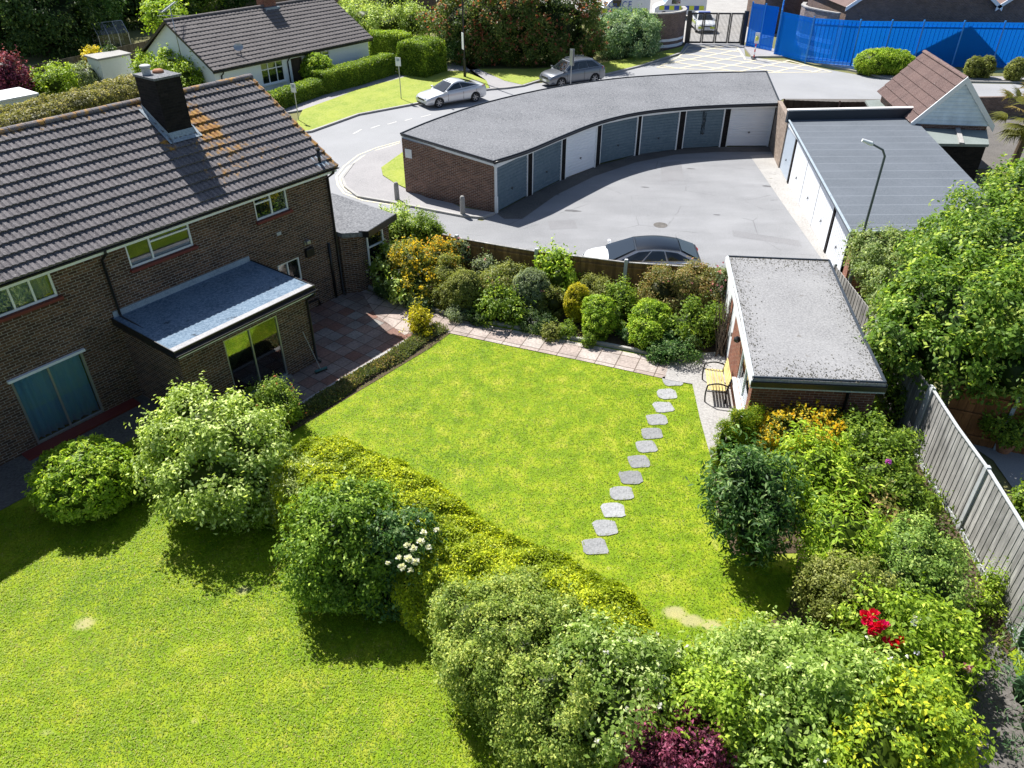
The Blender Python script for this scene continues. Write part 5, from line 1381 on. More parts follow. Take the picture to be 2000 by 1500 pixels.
# ================================================================== VEHICLES
M['tyre'] = mat('tyre', (.015, .015, .016), .8); M['rim'] = mat('alloy_rim', (.35, .36, .38), .35, .8); M['lamp'] = mat('lamp_glass', (.55, .58, .6), .15, .2); M['tail'] = mat('tail_light', (.55, .012, .012), .25)
M['plate_w'] = mat('number_plate', (.75, .75, .72), .5); M['dark_trim'] = mat('dark_trim', (.015, .015, .017), .5)
def carpaint(name, col, metal=0.0):
    m = mat(name, col, .28, metal); b = m.node_tree.nodes["Principled BSDF"]; b.inputs['Coat Weight'].default_value = .8; b.inputs['Coat Roughness'].default_value = .05; return m
def car(name, label, cat, p, ang, Lc, Wc, Hc, prof, cab, paint, roofm=None, wr=.31, base_z=.2, axles=(.19, .80), belt=.0, rails=False, doors=2):
    """prof: (x fraction from the nose, z) along the shoulder line; cab: windscreen base, roof front, roof rear, rear base as (x fraction, z)"""
    f = Fr(p, ang); t = thing(name, label, cat, p)
    X = lambda q: Lc / 2 - q * Lc
    n = 41; qs = np.array([0, .006, .02, .045] + list(np.linspace(.08, .93, n - 8)) + [.96, .98, .993, 1.0]); n = len(qs)
    pz = np.interp(qs, [a for a, _ in prof], [b for _, b in prof])
    hw = Wc / 2 * (1 - .17 * np.clip(1 - qs / .13, 0, 1) ** 2 - .12 * np.clip((qs - .88) / .12, 0, 1) ** 2)
    V = []; F = []
    zb0 = base_z
    for q, z, h in zip(qs, pz, hw):
        e = .06 * max(0, 1 - q / .03) + .05 * max(0, (q - .97) / .03); zb = zb0 + e * .9; x = X(q)
        half = [(0, zb), (.84 * h, zb), (.97 * h, zb + .10), (h, zb + .5 * (z - zb)), (.985 * h, z - .17 * (z - zb)), (.93 * h, z - .05 * (z - zb)), (.80 * h, z), (.45 * h, z + .025), (0, z + .035)]
        ring = half + [(-a, b) for a, b in half[-2:0:-1]]
        V += [f.w(x, a, b) for a, b in ring]
    k = 16
    for i in range(n - 1):
        for j in range(k): F.append((i * k + j, i * k + (j + 1) % k, (i + 1) * k + (j + 1) % k, (i + 1) * k + j))
    F += [tuple(range(k - 1, -1, -1)), tuple(range((n - 1) * k, n * k))]
    mb = MB(); mb.add(V, F); body = mb.build('body', paint, t, smooth=True)
    # wheel arches cut for real
    cut = MB()
    for ax in axles:
        cc = X(ax)
        for sgn in (1, -1):
            ya, yb = sorted((sgn * (Wc / 2 - .24), sgn * (Wc / 2 + .1))); N_ = 24
            vs = [f.w(cc + (wr + .055) * math.cos(2 * PI * j / N_), y, wr + (wr + .055) * math.sin(2 * PI * j / N_)) for y in (ya, yb) for j in range(N_)]
            cut.add(vs, [(j, (j + 1) % N_, N_ + (j + 1) % N_, N_ + j) for j in range(N_)] + [tuple(range(N_ - 1, -1, -1)), tuple(range(N_, 2 * N_))])
    co = cut.build('cutter', M['dark_trim'], t); md = body.modifiers.new('b', 'BOOLEAN'); md.object = co; md.operation = 'DIFFERENCE'; md.solver = 'EXACT'
    dg = bpy.context.evaluated_depsgraph_get(); dg.update(); me = bpy.data.meshes.new_from_object(body.evaluated_get(dg)); body.modifiers.clear(); body.data = me; me.name = 'body'
    bpy.data.objects.remove(co)
    me.shade_smooth(); es = body.modifiers.new('sharp', 'EDGE_SPLIT'); es.split_angle = R(38)
    # cabin
    (q0, z0), (q1, z1), (q2, z2), (q3, z3) = cab; cb = Wc / 2 * .90; cr = Wc / 2 * .66
    m_ = 12; st = []
    for i in range(m_ + 1):
        u = i / m_; q = q1 + (q2 - q1) * u; z = z1 + (z2 - z1) * u + .07 * math.sin(PI * min(1, u * 1.0)); st.append((X(q), z))
    cs = MB(); VV = []; ys = (-1, -.93, -.6, 0, .6, .93, 1); zz = (-.035, 0, .03, .042, .03, 0, -.035)
    for x, z in st: VV += [f.w(x, cr * a * (1.03 if abs(a) == 1 else 1), z + b) for a, b in zip(ys, zz)]
    for x, z in st: pass
    FF = [(i * 7 + j, i * 7 + j + 1, (i + 1) * 7 + j + 1, (i + 1) * 7 + j) for i in range(m_) for j in range(6)]
    cs.add(VV, FF); cs.build('roof', roofm or paint, t, smooth=True, recalc=False)
    A = [(X(q0), cb, z0), (X(q1), cr, z1), (X(q2), cr, z2), (X(q3), cb * .95, z3)]
    # shell under the glass
    sh = MB()
    for s_ in (1, -1):
        top = [f.w(x, s_ * cr * 1.0, z - .02) for x, z in st]; bot = [f.w(A[0][0] + (A[3][0] - A[0][0]) * i / m_, s_ * (cb + (cb * .95 - cb) * i / m_), z0 + (z3 - z0) * i / m_ - .03) for i in range(m_ + 1)]
        sh.add(top + bot, [(i, i + 1, m_ + 2 + i, m_ + 1 + i) for i in range(m_)])
    sh.build('pillars', paint, t, recalc=False); sh = MB()
    sh.add([f.w(A[0][0], -cb, z0 - .03), f.w(A[0][0], cb, z0 - .03), f.w(A[1][0], cr, z1 - .005), f.w(A[1][0], -cr, z1 - .005)], [(0, 1, 2, 3)])
    sh.build('screen_surround', roofm or paint, t, recalc=False); sh = MB()
    sh.add([f.w(A[3][0], -cb * .95, z3 - .03), f.w(A[3][0], cb * .95, z3 - .03), f.w(A[2][0], cr, z2 - .005), f.w(A[2][0], -cr, z2 - .005)], [(0, 1, 2, 3)])
    sh.build('screen_surround', roofm or paint, t, recalc=False)
    def pane(pts, off, nm='window', label=None):
        P = [Vector(f.w(*p)) for p in pts]; nrm = (P[1] - P[0]).cross(P[-1] - P[0]).normalized(); c = sum(P, Vector()) / len(P)
        ctr = f.w(X((q0 + q3) / 2), 0, z0 + .1)
        if nrm.dot(c - ctr) < 0: nrm = -nrm; P = P[::-1]
        P = [p + nrm * off for p in P]; o = MB().add(P, [tuple(range(len(P)))]).build(nm, M['glass_car'], t, recalc=False)
        if label: o['label'] = label
    lp = lambda a, b, u: tuple(a[i] + (b[i] - a[i]) * u for i in range(3))
    for s_ in (1,):
        i0 = lambda P, s2: (P[0], P[1] * s2, P[2])
    pane([(lp(A[0], A[1], .06)[0], -lp(A[0], A[1], .06)[1] * .93, lp(A[0], A[1], .06)[2]), (lp(A[0], A[1], .06)[0], lp(A[0], A[1], .06)[1] * .93, lp(A[0], A[1], .06)[2]), (lp(A[0], A[1], .94)[0], cr * .92, lp(A[0], A[1], .94)[2]), (lp(A[0], A[1], .94)[0], -cr * .92, lp(A[0], A[1], .94)[2])], .02, 'windscreen')
    r0, r1 = lp(A[3], A[2], .15), lp(A[3], A[2], .92)
    pane([(r0[0], -r0[1] * .9, r0[2]), (r0[0], r0[1] * .9, r0[2]), (r1[0], cr * .88, r1[2]), (r1[0], -cr * .88, r1[2])], .02, 'rear_window')
    bz = lambda u: z0 + (z3 - z0) * u
    nb = doors
    for s_ in (1, -1):
        bot = [lp(A[0], A[3], .10), lp(A[0], A[3], .90)]; xa, xb = bot[0][0], bot[1][0]; ta, tb = X(q1 + (q2 - q1) * .04), X(q2 - (q2 - q1) * .06)
        for k_ in range(nb):
            u0, u1 = k_ / nb + (.012 if k_ else 0), (k_ + 1) / nb - (.012 if k_ < nb - 1 else 0)
            def bp(u): xx = xa + (xb - xa) * u; v_ = (A[0][0] - xx) / (A[0][0] - A[3][0]); return (xx, s_ * (cb * (1 - .05 * v_) - .022), bz(v_) + .035)
            def tp(u):
                xx = ta + (tb - ta) * u; zt = np.interp(-xx, [-x for x, _ in st], [z for _, z in st]); return (xx, s_ * (cr + .035), zt - .09)
            pane([bp(u0), bp((u0 + u1) / 2), bp(u1), tp(u1), tp((u0 + u1) / 2), tp(u0)], .018, 'side_window')
    # wheels
    for ax in axles:
        for s_ in (1, -1):
            c = f.w(X(ax), s_ * (Wc / 2 - .11), wr); wv = f.v * s_; N_ = 28
            def disc(mb, r0_, y0_, r1_, y1_, cap=False):
                vs = [c + wv * y + (f.u * math.cos(2 * PI * j / N_) + Vector((0, 0, math.sin(2 * PI * j / N_)))) * r for r, y in ((r0_, y0_), (r1_, y1_)) for j in range(N_)]
                mb.add(vs, [(j, (j + 1) % N_, N_ + (j + 1) % N_, N_ + j) for j in range(N_)] + ([tuple(range(N_, 2 * N_))] if cap else []))
            mb = MB(); disc(mb, wr * .7, -.1, wr * .96, -.1); disc(mb, wr * .96, -.1, wr, -.07); disc(mb, wr, -.07, wr, .06); disc(mb, wr, .06, wr * .95, .09); disc(mb, wr * .95, .09, wr * .68, .085); disc(mb, wr * .68, .085, wr * .66, .0, True)
            wh = mb.build('wheel', M['tyre'], t, recalc=False)
            mb = MB()
            for k_ in range(6):
                th = 2 * PI * k_ / 6; d1 = f.u * math.cos(th) + Vector((0, 0, math.sin(th))); d2 = -f.u * math.sin(th) + Vector((0, 0, math.cos(th)))
                a, b = c + wv * .06 + d1 * .03, c + wv * .075 + d1 * wr * .66
                mb.add([a - d2 * .035, a + d2 * .035, b + d2 * .025, b - d2 * .025], [(0, 1, 2, 3)])
            disc(mb, .06, .06, .05, .08, True); disc(mb, wr * .68, .083, wr * .62, .07)
            mb.build('rim', M['rim'], wh, recalc=False)
    def zat(q): return float(np.interp(q, [a for a, _ in prof], [b for _, b in prof]))
    for s_ in (1, -1):
        # lamps wrap the corners
        y = s_ * Wc / 2 * .70; q = .012
        mb = MB(); zf = zat(.05) - .10; pts = [f.w(X(.0) + .015, s_ * Wc * .26, zf - .12), f.w(X(.02) + .02, s_ * Wc * .40, zf - .11), f.w(X(.075), s_ * (Wc * .468), zf - .04), f.w(X(.085), s_ * (Wc * .455), zf + .035), f.w(X(.03), s_ * Wc * .38, zf + .06), f.w(X(.008) + .015, s_ * Wc * .27, zf + .03)]
        mb.add(pts, [(0, 1, 4, 5), (1, 2, 3, 4)]); mb.build('headlight', M['lamp'], t, recalc=False)
        zr_ = zat(.97) - .06; mb = MB(); pts = [f.w(X(1) - .015, s_ * Wc * .30, zr_ - .17), f.w(X(.985) - .02, s_ * Wc * .415, zr_ - .16), f.w(X(.93), s_ * (Wc * .487), zr_ - .08), f.w(X(.93), s_ * (Wc * .47), zr_ + .04), f.w(X(.985) - .02, s_ * Wc * .40, zr_ + .03), f.w(X(1) - .015, s_ * Wc * .30, zr_ + .01)]
        mb.add(pts, [(0, 1, 4, 5), (1, 2, 3, 4)]); mb.build('tail_light', M['tail'], t, recalc=False)
        c = f.w(X(q0 + .035), s_ * (Wc / 2 + .06), z0 + .05); mb = MB(); g = Fr(c, ang); mb.box(g, -.06, .06, -.1, .1, -.06, .07); mb.build('mirror', paint, t, bevel=.025)
        # sill and door shut lines
        mb = MB()
        for q in ([q0 + .07, (q0 + q3) / 2 + .01, q3 - .08] if doors > 1 else [q0 + .07, q3 - .12]):
            zt = zat(q); mb.box(f, X(q) - .006, X(q) + .006, *sorted((s_ * (Wc / 2 * .975), s_ * (Wc / 2 + .003))), base_z + .14, zt - .14)
        mb.build('door_gap', M['dark_trim'], t)
    MB().box(f, X(0) - .02, X(0) + .012, -.26, .26, base_z + .14, base_z + .25).build('number_plate', M['plate_w'], t)
    MB().box(f, X(0) - .03, X(0) + .010, -.42, .42, zat(.03) - .21, zat(.03) - .10).build('grille', M['dark_trim'], t, bevel=.01)
    MB().box(f, X(1) - .012, X(1) + .02, -.26, .26, base_z + .30, base_z + .41).build('number_plate', M['plate_w'], t)
    MB().box(f, X(0) - .04, X(0) + .006, -.55, .55, base_z + .0, base_z + .09).build('air_intake', M['dark_trim'], t)
    if rails:
        for s_ in (1, -1): MB().tube([f.w(X(q1 + .03), s_ * cr * .93, z1 + .06), f.w(X((q1 + q2) / 2), s_ * cr * .93, z1 + .15), f.w(X(q2 - .02), s_ * cr * .93, z2 + .08)], .018, 6).build('roof_rail', M['metal'], t)
    return t, f

# silver coupe at the kerb, nose to the left
a, b = at(822, 211, .0), at(943, 190, 0); cdir = math.atan2((at(853, 212) - at(930, 199)).y, (at(853, 212) - at(930, 199)).x)
cc = (at(853, 212) + at(930, 199)) / 2; cc = cc + Vector((math.cos(cdir), math.sin(cdir), 0)) * .05 + Vector((-.35, .8, 0))
silver = carpaint('silver_paint', (.62, .64, .66), .35)
car('parked_car', 'silver three door coupe parked facing left at the verge kerb', 'car', (cc.x, cc.y, .004), cdir, 4.45, 1.78, 1.38,
    [(0, .52), (.03, .66), (.10, .74), (.25, .84), (.34, .90), (.6, .93), (.86, 1.0), (.97, 1.02), (1, .86)], [(.27, .87), (.46, 1.32), (.66, 1.33), (.90, 1.03)], silver, doors=2)
a, b = at(1080, 172), at(1160, 162); cdir = R(184 + 12)
cc = at(1113, 158, .0); 
grey_p = carpaint('grey_paint', (.16, .175, .20), .5)
sx, sy = at(1078, 174), at(1163, 163); d = (sx - sy); cdir = math.atan2(d.y, d.x); cc = (sx + sy) / 2 + Vector((-.1, .85, 0))
car('parked_car', 'grey sport utility car with roof rails parked facing left before the red leaved bush', 'car', (cc.x, cc.y, .004), cdir, 4.5, 1.84, 1.68,
    [(0, .62), (.03, .80), (.10, .90), (.22, 1.0), (.30, 1.04), (.6, 1.08), (.88, 1.12), (.98, 1.10), (1, .9)], [(.22, 1.02), (.40, 1.58), (.80, 1.58), (.96, 1.13)], grey_p, wr=.35, base_z=.24, rails=True, doors=3)
# white hatchback with black roof in the court
white_p = carpaint('white_paint', (.80, .81, .82)); black_p = carpaint('black_roof_paint', (.008, .012, .02)); black_p.node_tree.nodes['Principled BSDF'].inputs['Coat Weight'].default_value = .25; black_p.node_tree.nodes['Principled BSDF'].inputs['Specular IOR Level'].default_value = .3
n0, n1 = at(1146, 498, .75), at(1352, 500, .8); d = n0 - n1; cdir = math.atan2(d.y, d.x); cc = (n0 + n1) / 2 
car('parked_car', 'white hatchback with gloss black roof parked behind the garden fence', 'car', (cc.x + .02, cc.y - .30, .01), cdir, 4.24, 1.82, 1.48,
    [(0, .58), (.03, .74), (.10, .82), (.25, .95), (.32, 1.0), (.6, 1.03), (.88, 1.06), (.97, 1.02), (1, .85)], [(.20, .95), (.44, 1.40), (.80, 1.39), (.985, 1.06)], white_p, black_p, wr=.32, doors=3)
# police patrol car behind the gate, facing us
pc = at(1371, 58, 0)
t, f = car('police_car', 'white police car with yellow markings facing us behind the black gate', 'police car', (pc.x, pc.y, .01), R(-92), 4.4, 1.82, 1.5,
    [(0, .58), (.03, .76), (.10, .86), (.25, .95), (.32, 1.0), (.6, 1.03), (.88, 1.06), (.97, 1.02), (1, .85)], [(.25, .97), (.42, 1.42), (.78, 1.42), (.95, 1.06)], white_p, wr=.32, doors=2)
M['batt_y'] = mat('police_yellow', (.62, .70, .04), .4); M['batt_b'] = mat('police_blue', (.02, .07, .42), .4)
mb = MB(); mb.box(f, 2.16, 2.215, -.78, -.30, .42, .60); mb.box(f, 2.16, 2.215, .30, .78, .42, .60); mb.build('yellow_marking', M['batt_y'], t)
MB().box(f, .0, .25, -.55, .55, 1.49, 1.58).build('light_bar', M['batt_b'], t, bevel=.02)
for s_ in (1, -1):
    for col, off in (('batt_y', 0), ('batt_b', 1)):
        for k in range(5):
            x = -1.3 + (2 * k + off) * .29; y0, y1 = sorted((s_ * .90, s_ * .917)); MB().box(f, x, x + .29, y0, y1, .62, .84).build('side_marking', M[col], t)

def text(word, size, mat_, parent, loc, rot, name='lettering', depth_=.004):
    c = bpy.data.curves.new(name, 'FONT'); c.body = word; c.size = size; c.extrude = depth_; c.align_x = 'CENTER'; c.align_y = 'CENTER'; c.space_character = 1.1
    o = bpy.data.objects.new(name, c); COL.objects.link(o); dg = bpy.context.evaluated_depsgraph_get(); me = bpy.data.meshes.new_from_object(o.evaluated_get(dg)); bpy.data.objects.remove(o)
    me.materials.clear(); me.materials.append(M[mat_]); o = bpy.data.objects.new(name, me); COL.objects.link(o); o.parent = parent; o.location = Vector(loc) - wloc(parent); o.rotation_euler = rot; return o
# police van, only its side shows over the bushes
def van(name, label, p, ang, Lv, Hv, police=True):
    f = Fr(p, ang); t = thing(name, label, 'van', p)
    prof = [(Lv / 2, .35), (Lv / 2, .95), (Lv / 2 - .25, 1.15), (Lv / 2 - .95, 1.35), (Lv / 2 - 1.55, Hv - .15), (Lv / 2 - 1.9, Hv), (-Lv / 2 + .12, Hv), (-Lv / 2, Hv - .15), (-Lv / 2, .35)]
    k = len(prof); mb = MB(); vs = [f.w(x, s_ * (.98 if z < 1.4 else .98 - .08 * (z - 1.4)), z) for s_ in (-1, 1) for x, z in prof]
    mb.add(vs, [tuple(range(k)), tuple(range(2 * k - 1, k - 1, -1))] + [(i, (i + 1) % k, k + (i + 1) % k, k + i) for i in range(k)]); mb.build('body', M['white'], t, bevel=.05)
    for s_ in (1, -1):
        y0, y1 = sorted((s_ * .96, s_ * .995)); MB().box(f, Lv / 2 - 2.5, Lv / 2 - 1.65, y0 - .0, y1, 1.35, 1.95).build('side_window', M['glass_car'], t)
    MB().add([f.w(Lv / 2 - .97, -.85, 1.40), f.w(Lv / 2 - .97, .85, 1.40), f.w(Lv / 2 - 1.52, .8, Hv - .22), f.w(Lv / 2 - 1.52, -.8, Hv - .22)], [(0, 1, 2, 3)]).build('windscreen', M['glass_car'], t)
    for ax in (Lv / 2 - .95, -Lv / 2 + 1.0):
        for s_ in (1, -1):
            c = f.w(ax, s_ * .9, .34); N_ = 20; mb = MB(); vs = [c + f.v * s_ * y + (f.u * math.cos(2 * PI * j / N_) + Vector((0, 0, math.sin(2 * PI * j / N_)))) * .34 for y in (-.1, .1) for j in range(N_)]
            mb.add(vs, [(j, (j + 1) % N_, N_ + (j + 1) % N_, N_ + j) for j in range(N_)] + [tuple(range(N_)), tuple(range(2 * N_ - 1, N_ - 1, -1))]); mb.build('wheel', M['tyre'], t)
    if police:
        for s_ in (1, -1):
            for col, off in (('batt_y', 0), ('batt_b', 1)):
                for k in range(5):
                    x = -Lv / 2 + .25 + (2 * k + off) * .5
                    if x + .5 < Lv / 2 - .3: y0, y1 = sorted((s_ * .97, s_ * 1.0)); MB().box(f, x, x + .5, y0, y1, .80, 1.18).build('side_marking', M[col], t)
    return t, f
pv = Vector((11.0, 83.8, 0)); t, f = van('police_van', 'white police van with blue lettering showing above the pale green bush', (pv.x, pv.y, 0), R(182), 5.4, 2.1)
text('POLICE', .80, 'batt_b', t, f.w(.55, 1.002, 1.52), (PI / 2 - .08, 0, R(2)))
MB().box(f, 1.0, 1.3, -.6, .6, 2.1, 2.22).build('light_bar', M['batt_b'], t)
pv = at(1318, 38, 0); t, f = van('police_van', 'police van with yellow and blue squares behind the curved brick wall', (pv.x + .6, pv.y + 1.5, 0), R(178), 5.2, 2.3)
pv = at(1600, 48, 0); van('delivery_van', 'plain white van parked behind the blue fence', (pv.x + .8, pv.y + 2.0, 0), R(-4), 5.2, 2.4, False)
# ================================================================== STATION FRONTAGE
def curved_wall(name, label, pts, z, m, th=.25, bands=None, copem='concrete'):
    P = [Vector((p[0], p[1], 0)) for p in pts]; k = len(P); t = thing(name, label, 'wall', sum(P, Vector()) / k)
    n_ = []
    for i in range(k):
        d = (P[min(i + 1, k - 1)] - P[max(i - 1, 0)]).normalized(); n_.append(Vector((-d.y, d.x, 0)))
    def ribbon(o0, o1, z0, z1, nm, mm):
        V = []
        for i in range(k): a, b = P[i] + n_[i] * o0, P[i] + n_[i] * o1; V += [(a.x, a.y, z0), (b.x, b.y, z0), (b.x, b.y, z1), (a.x, a.y, z1)]
        F = [(4 * i + j, 4 * i + (j + 1) % 4, 4 * i + 4 + (j + 1) % 4, 4 * i + 4 + j) for i in range(k - 1) for j in range(4)] + [(0, 1, 2, 3), (4 * k - 1, 4 * k - 2, 4 * k - 3, 4 * k - 4)]
        mb = MB(); mb.add(V, F); mb.build(nm, M[mm], t)
    ribbon(0, th, -.05, z, 'brickwork', m)
    if copem: ribbon(-.04, th + .04, z + .002, z + .09, 'coping', copem)
    for z0, z1 in bands or []: ribbon(-.012, th + .012, z0, z1, 'white_band', 'white')
    return t
def arc(cx, cy, r, a0, a1, n=14): return [(cx + r * math.cos(R(a0 + (a1 - a0) * i / (n - 1))), cy + r * math.sin(R(a0 + (a1 - a0) * i / (n - 1)))) for i in range(n)]
# left of the gate: bulging quarter round wall
g0, g1 = at(1287, 100), at(1336, 90)
cw = [(10.6, 68.3), (12.1, 68.25), (13.2, 68.6), (14.0, 69.2), (14.6, 70.0), (14.9, 71.0), (14.95, 72.3)]
curved_wall('curved_brick_wall', 'curved dark brick wall with two white bands at its foot left of the black gate', cw, 2.75, 'brick_far', bands=[(.15, .38), (.62, .82)])
# right of the gate: pale curved wall seen through the blue mesh
cw2 = [(24.6, 70.5), (24.0, 69.2), (23.9, 67.9), (24.3, 66.7), (24.9, 65.4), (25.4, 64.6)]
curved_wall('curved_brick_wall', 'curved pale brick wall with white bands seen through the blue mesh fence', cw2, 3.3, 'brick_pale', bands=[(.35, .7), (1.1, 1.4)])

def gate():
    a, b = at(1340, 86, 0), at(1449, 87, 0); d = b - a; f = Fr((a.x, a.y, 0), math.atan2(d.y, d.x)); Ln = d.length
    t = thing('entrance_gate', 'tall black steel folding gate across the police yard entrance', 'gate', f.w(Ln / 2, 0, 0)); h = 2.5
    for x, w_ in ((0, .3), (Ln, .34)): MB().box(f, x - w_ / 2, x + w_ / 2, -.15, .15, 0, h + .15).build('gate_post', M['black'], t)
    for k in range(4):
        x0, x1 = .15 + (Ln - .32) * k / 4 + .02, .15 + (Ln - .32) * (k + 1) / 4 - .02; mb = MB()
        mb.box(f, x0, x0 + .1, -.05, .05, .08, h); mb.box(f, x1 - .1, x1, -.05, .05, .08, h); mb.box(f, x0 + .1, x1 - .1, -.05, .05, .08, .22); mb.box(f, x0 + .1, x1 - .1, -.05, .05, h - .12, h)
        n = 8
        for j in range(n): xx = x0 + .1 + (x1 - x0 - .2) * (j + .5) / n; mb.box(f, xx - .014, xx + .014, -.014, .014, .22, h - .12)
        mb.build('gate_leaf', M['black'], t)
gate()

def mesh_mat():
    m = bpy.data.materials.new('blue_mesh'); m.use_nodes = True; nt = m.node_tree; nt.nodes.clear(); out = nt.nodes.new("ShaderNodeOutputMaterial")
    d = nt.nodes.new("ShaderNodeBsdfDiffuse"); d.inputs[0].default_value = (.015, .30, .80, 1); tl = nt.nodes.new("ShaderNodeBsdfTranslucent"); tl.inputs[0].default_value = (.02, .38, .9, 1)
    tr = nt.nodes.new("ShaderNodeBsdfTransparent"); tr.inputs[0].default_value = (.42, .68, 1, 1)
    a = nt.nodes.new("ShaderNodeMixShader"); a.inputs[0].default_value = .5; b = nt.nodes.new("ShaderNodeMixShader"); b.inputs[0].default_value = .50
    nt.links.new(d.outputs[0], a.inputs[1]); nt.links.new(tl.outputs[0], a.inputs[2]); nt.links.new(a.outputs[0], b.inputs[1]); nt.links.new(tr.outputs[0], b.inputs[2]); nt.links.new(b.outputs[0], out.inputs[0]); return m
M['blue_mesh'] = mesh_mat(); M['blue'] = mat('blue_steel', (.03, .25, .70), .45)
def blue_fence(name, label, P, h, every=2.4):
    P = [Vector((p[0], p[1], 0)) for p in P]; t = thing(name, label, 'fence', sum(P, Vector()) / len(P))
    for i in range(len(P) - 1):
        dd = P[i + 1] - P[i]; n = max(1, round(dd.length / every))
        for j in range(n):
            a = P[i] + dd * (j / n); L_ = dd.length / n; f = Fr(a, math.atan2(dd.y, dd.x))
            MB().box(f, .04, L_ - .04, -.004, .004, .10, h).build('mesh_panel', M['blue_mesh'], t)
            mb = MB(); nn = int(L_ / .30)
            for k in range(1, nn): x = L_ * k / nn; mb.box(f, x - .011, x + .011, .01, .035, .1, h - .05)
            for z in (.35, h - .35): mb.box(f, .04, L_ - .04, .045, .075, z, z + .06)
            mb.build('palisade', M['blue'], t)
            MB().box(f, -.05, .05, -.05, .05, 0, h + .12).build('post', M['blue'], t)
q = lambda a, b: tuple(at(a, b)[:2])
blue_fence('blue_fence', 'long translucent blue mesh fence along the pavement right of the gate', [q(1512, 108), q(1572, 124), q(1660, 131), q(1780, 133), q(2010, 136), q(2150, 138)], 3.25, 2.6)
blue_fence('blue_gate', 'blue mesh side gate standing between the black gate and the long blue fence', [q(1457, 92), q(1507, 102)], 3.4, 1.4)
blue_fence('blue_fence', 'short blue mesh return fence running back from the blue side gate', [q(1512, 108), q(1520, 66)], 3.3, 2.4)

# red and white post by the side gate
c = at(1472, 114, .09); t = thing('barrier_post', 'slim red and white striped post in front of the blue side gate', 'post', (c.x, c.y, .09))
M['red'] = mat('signal_red', (.6, .02, .03), .4)
MB().lathe(c, [(.22, 0), (.22, .05), (.06, .09)], 16).build('foot', M['dark_trim'], t)
for k in range(6): MB().lathe((c.x, c.y, c.z + .09 + .2 * k), [(.05, 0), (.05, .2)], 12).build('band', M['red' if k % 2 == 0 else 'white'], t)
M['hiviz'] = mat('yellow_sleeve', (.6, .62, .12), .5)
MB().lathe((c.x, c.y, c.z + 1.29), [(.07, 0), (.13, .12), (.10, .3), (.04, .36)], 12).build('lamp_head', M['hiviz'], t)
MB().box(Fr(c, R(-30)), -.18, .18, .02, .05, 1.1, 1.9).build('sign_plate', M['white'], t)

# large brick station buildings behind the fence
def station(name, label, fr, x0, x1, depth_, ze, gables, m='brick_far', roofm='tile_brown'):
    t = thing(name, label, 'building', fr.w((x0 + x1) / 2, depth_ / 2, 0)); mb = MB()
    mb.quad(fr.w(x0, 0, 0), fr.w(x1, 0, 0), fr.w(x1, 0, ze), fr.w(x0, 0, ze)); mb.quad(fr.w(x0, 0, 0), fr.w(x0, depth_, 0), fr.w(x0, depth_, ze), fr.w(x0, 0, ze)); mb.quad(fr.w(x1, 0, 0), fr.w(x1, depth_, 0), fr.w(x1, depth_, ze), fr.w(x1, 0, ze)); mb.quad(fr.w(x0, depth_, 0), fr.w(x1, depth_, 0), fr.w(x1, depth_, ze), fr.w(x0, depth_, ze))
    for a, b, zz in gables:
        c = (a + b) / 2; mb.add([fr.w(a, 0, ze), fr.w(b, 0, ze), fr.w(c, 0, zz)], [(0, 1, 2)]); mb.add([fr.w(a, depth_, ze), fr.w(b, depth_, ze), fr.w(c, depth_, zz)], [(0, 1, 2)])
    mb.build('wall', M[m], t, recalc=False)
    for a, b, zz in gables:
        c = (a + b) / 2; mb = MB()
        for e in (a, b):
            k = .25 if e == a else -.25
            mb.add([fr.w(e - k, -.35, ze + .02 - .12), fr.w(c, -.35, zz + .12), fr.w(c, depth_ + .3, zz + .12), fr.w(e - k, depth_ + .3, ze - .1)], [(0, 1, 2, 3)])
        mb.build('roof', M[roofm], t, recalc=False)
        mb = MB()
        for e in (a, b):
            k = .25 if e == a else -.25
            mb.add([fr.w(e - k, -.36, ze - .38), fr.w(c, -.36, zz - .14), fr.w(c, -.36, zz + .14), fr.w(e - k, -.36, ze - .08), fr.w(e - k, -.30, ze - .38), fr.w(c, -.30, zz - .14), fr.w(c, -.30, zz + .14), fr.w(e - k, -.30, ze - .08)], [(0, 1, 2, 3), (7, 6, 5, 4), (0, 4, 5, 1), (3, 2, 6, 7)])
        mb.build('barge_board', M['upvc'], t)
    return t
def on_y(px, py, Y):
    d = ray(px, py); k = Y / d[1]; return Vector((d[0] * k, Y, CAM_H + d[2] * k))
s1 = on_y(1657, 8, 64.8); s2 = on_y(1948, 12, 64.8); ZS = (s1.z + s2.z) / 2; print('station eave', s1, s2)
fs = Fr((s1.x, s1.y, 0), 0); Lg = (s2 - s1).length
station('brick_building', 'large brown brick building with white barge boards behind the blue fence', fs, 0, 2 * Lg, 9, ZS, [(0, Lg, 7.9), (Lg, 2 * Lg, 7.9)])
st = on_y(1490, 30, 76)
MB_ = MB().box(Fr((st.x, st.y, 0), R(2)), 0, 4.2, 0, 5, 0, 5.2)
tag(MB_.build('brick_building', M['brick_dark2'] if 'brick_dark2' in M else M['brick_far']), 'small dark brick block behind the blue side gate', 'building')
# shaded brick wall across the yard behind the bungalow
yw = [at(625, 12, 1.6), at(840, 55, 1.2), at(930, 30, 1.6)]
f = Fr((at(640, 10, 2)[0], at(640, 10, 2)[1], 0), R(-3)); mb = MB().box(f, -6, 20, 0, .3, 0, 3.0)
tag(mb.build('brick_wall', M['brick_far']), 'long shaded brick wall behind the bungalow garden', 'wall')

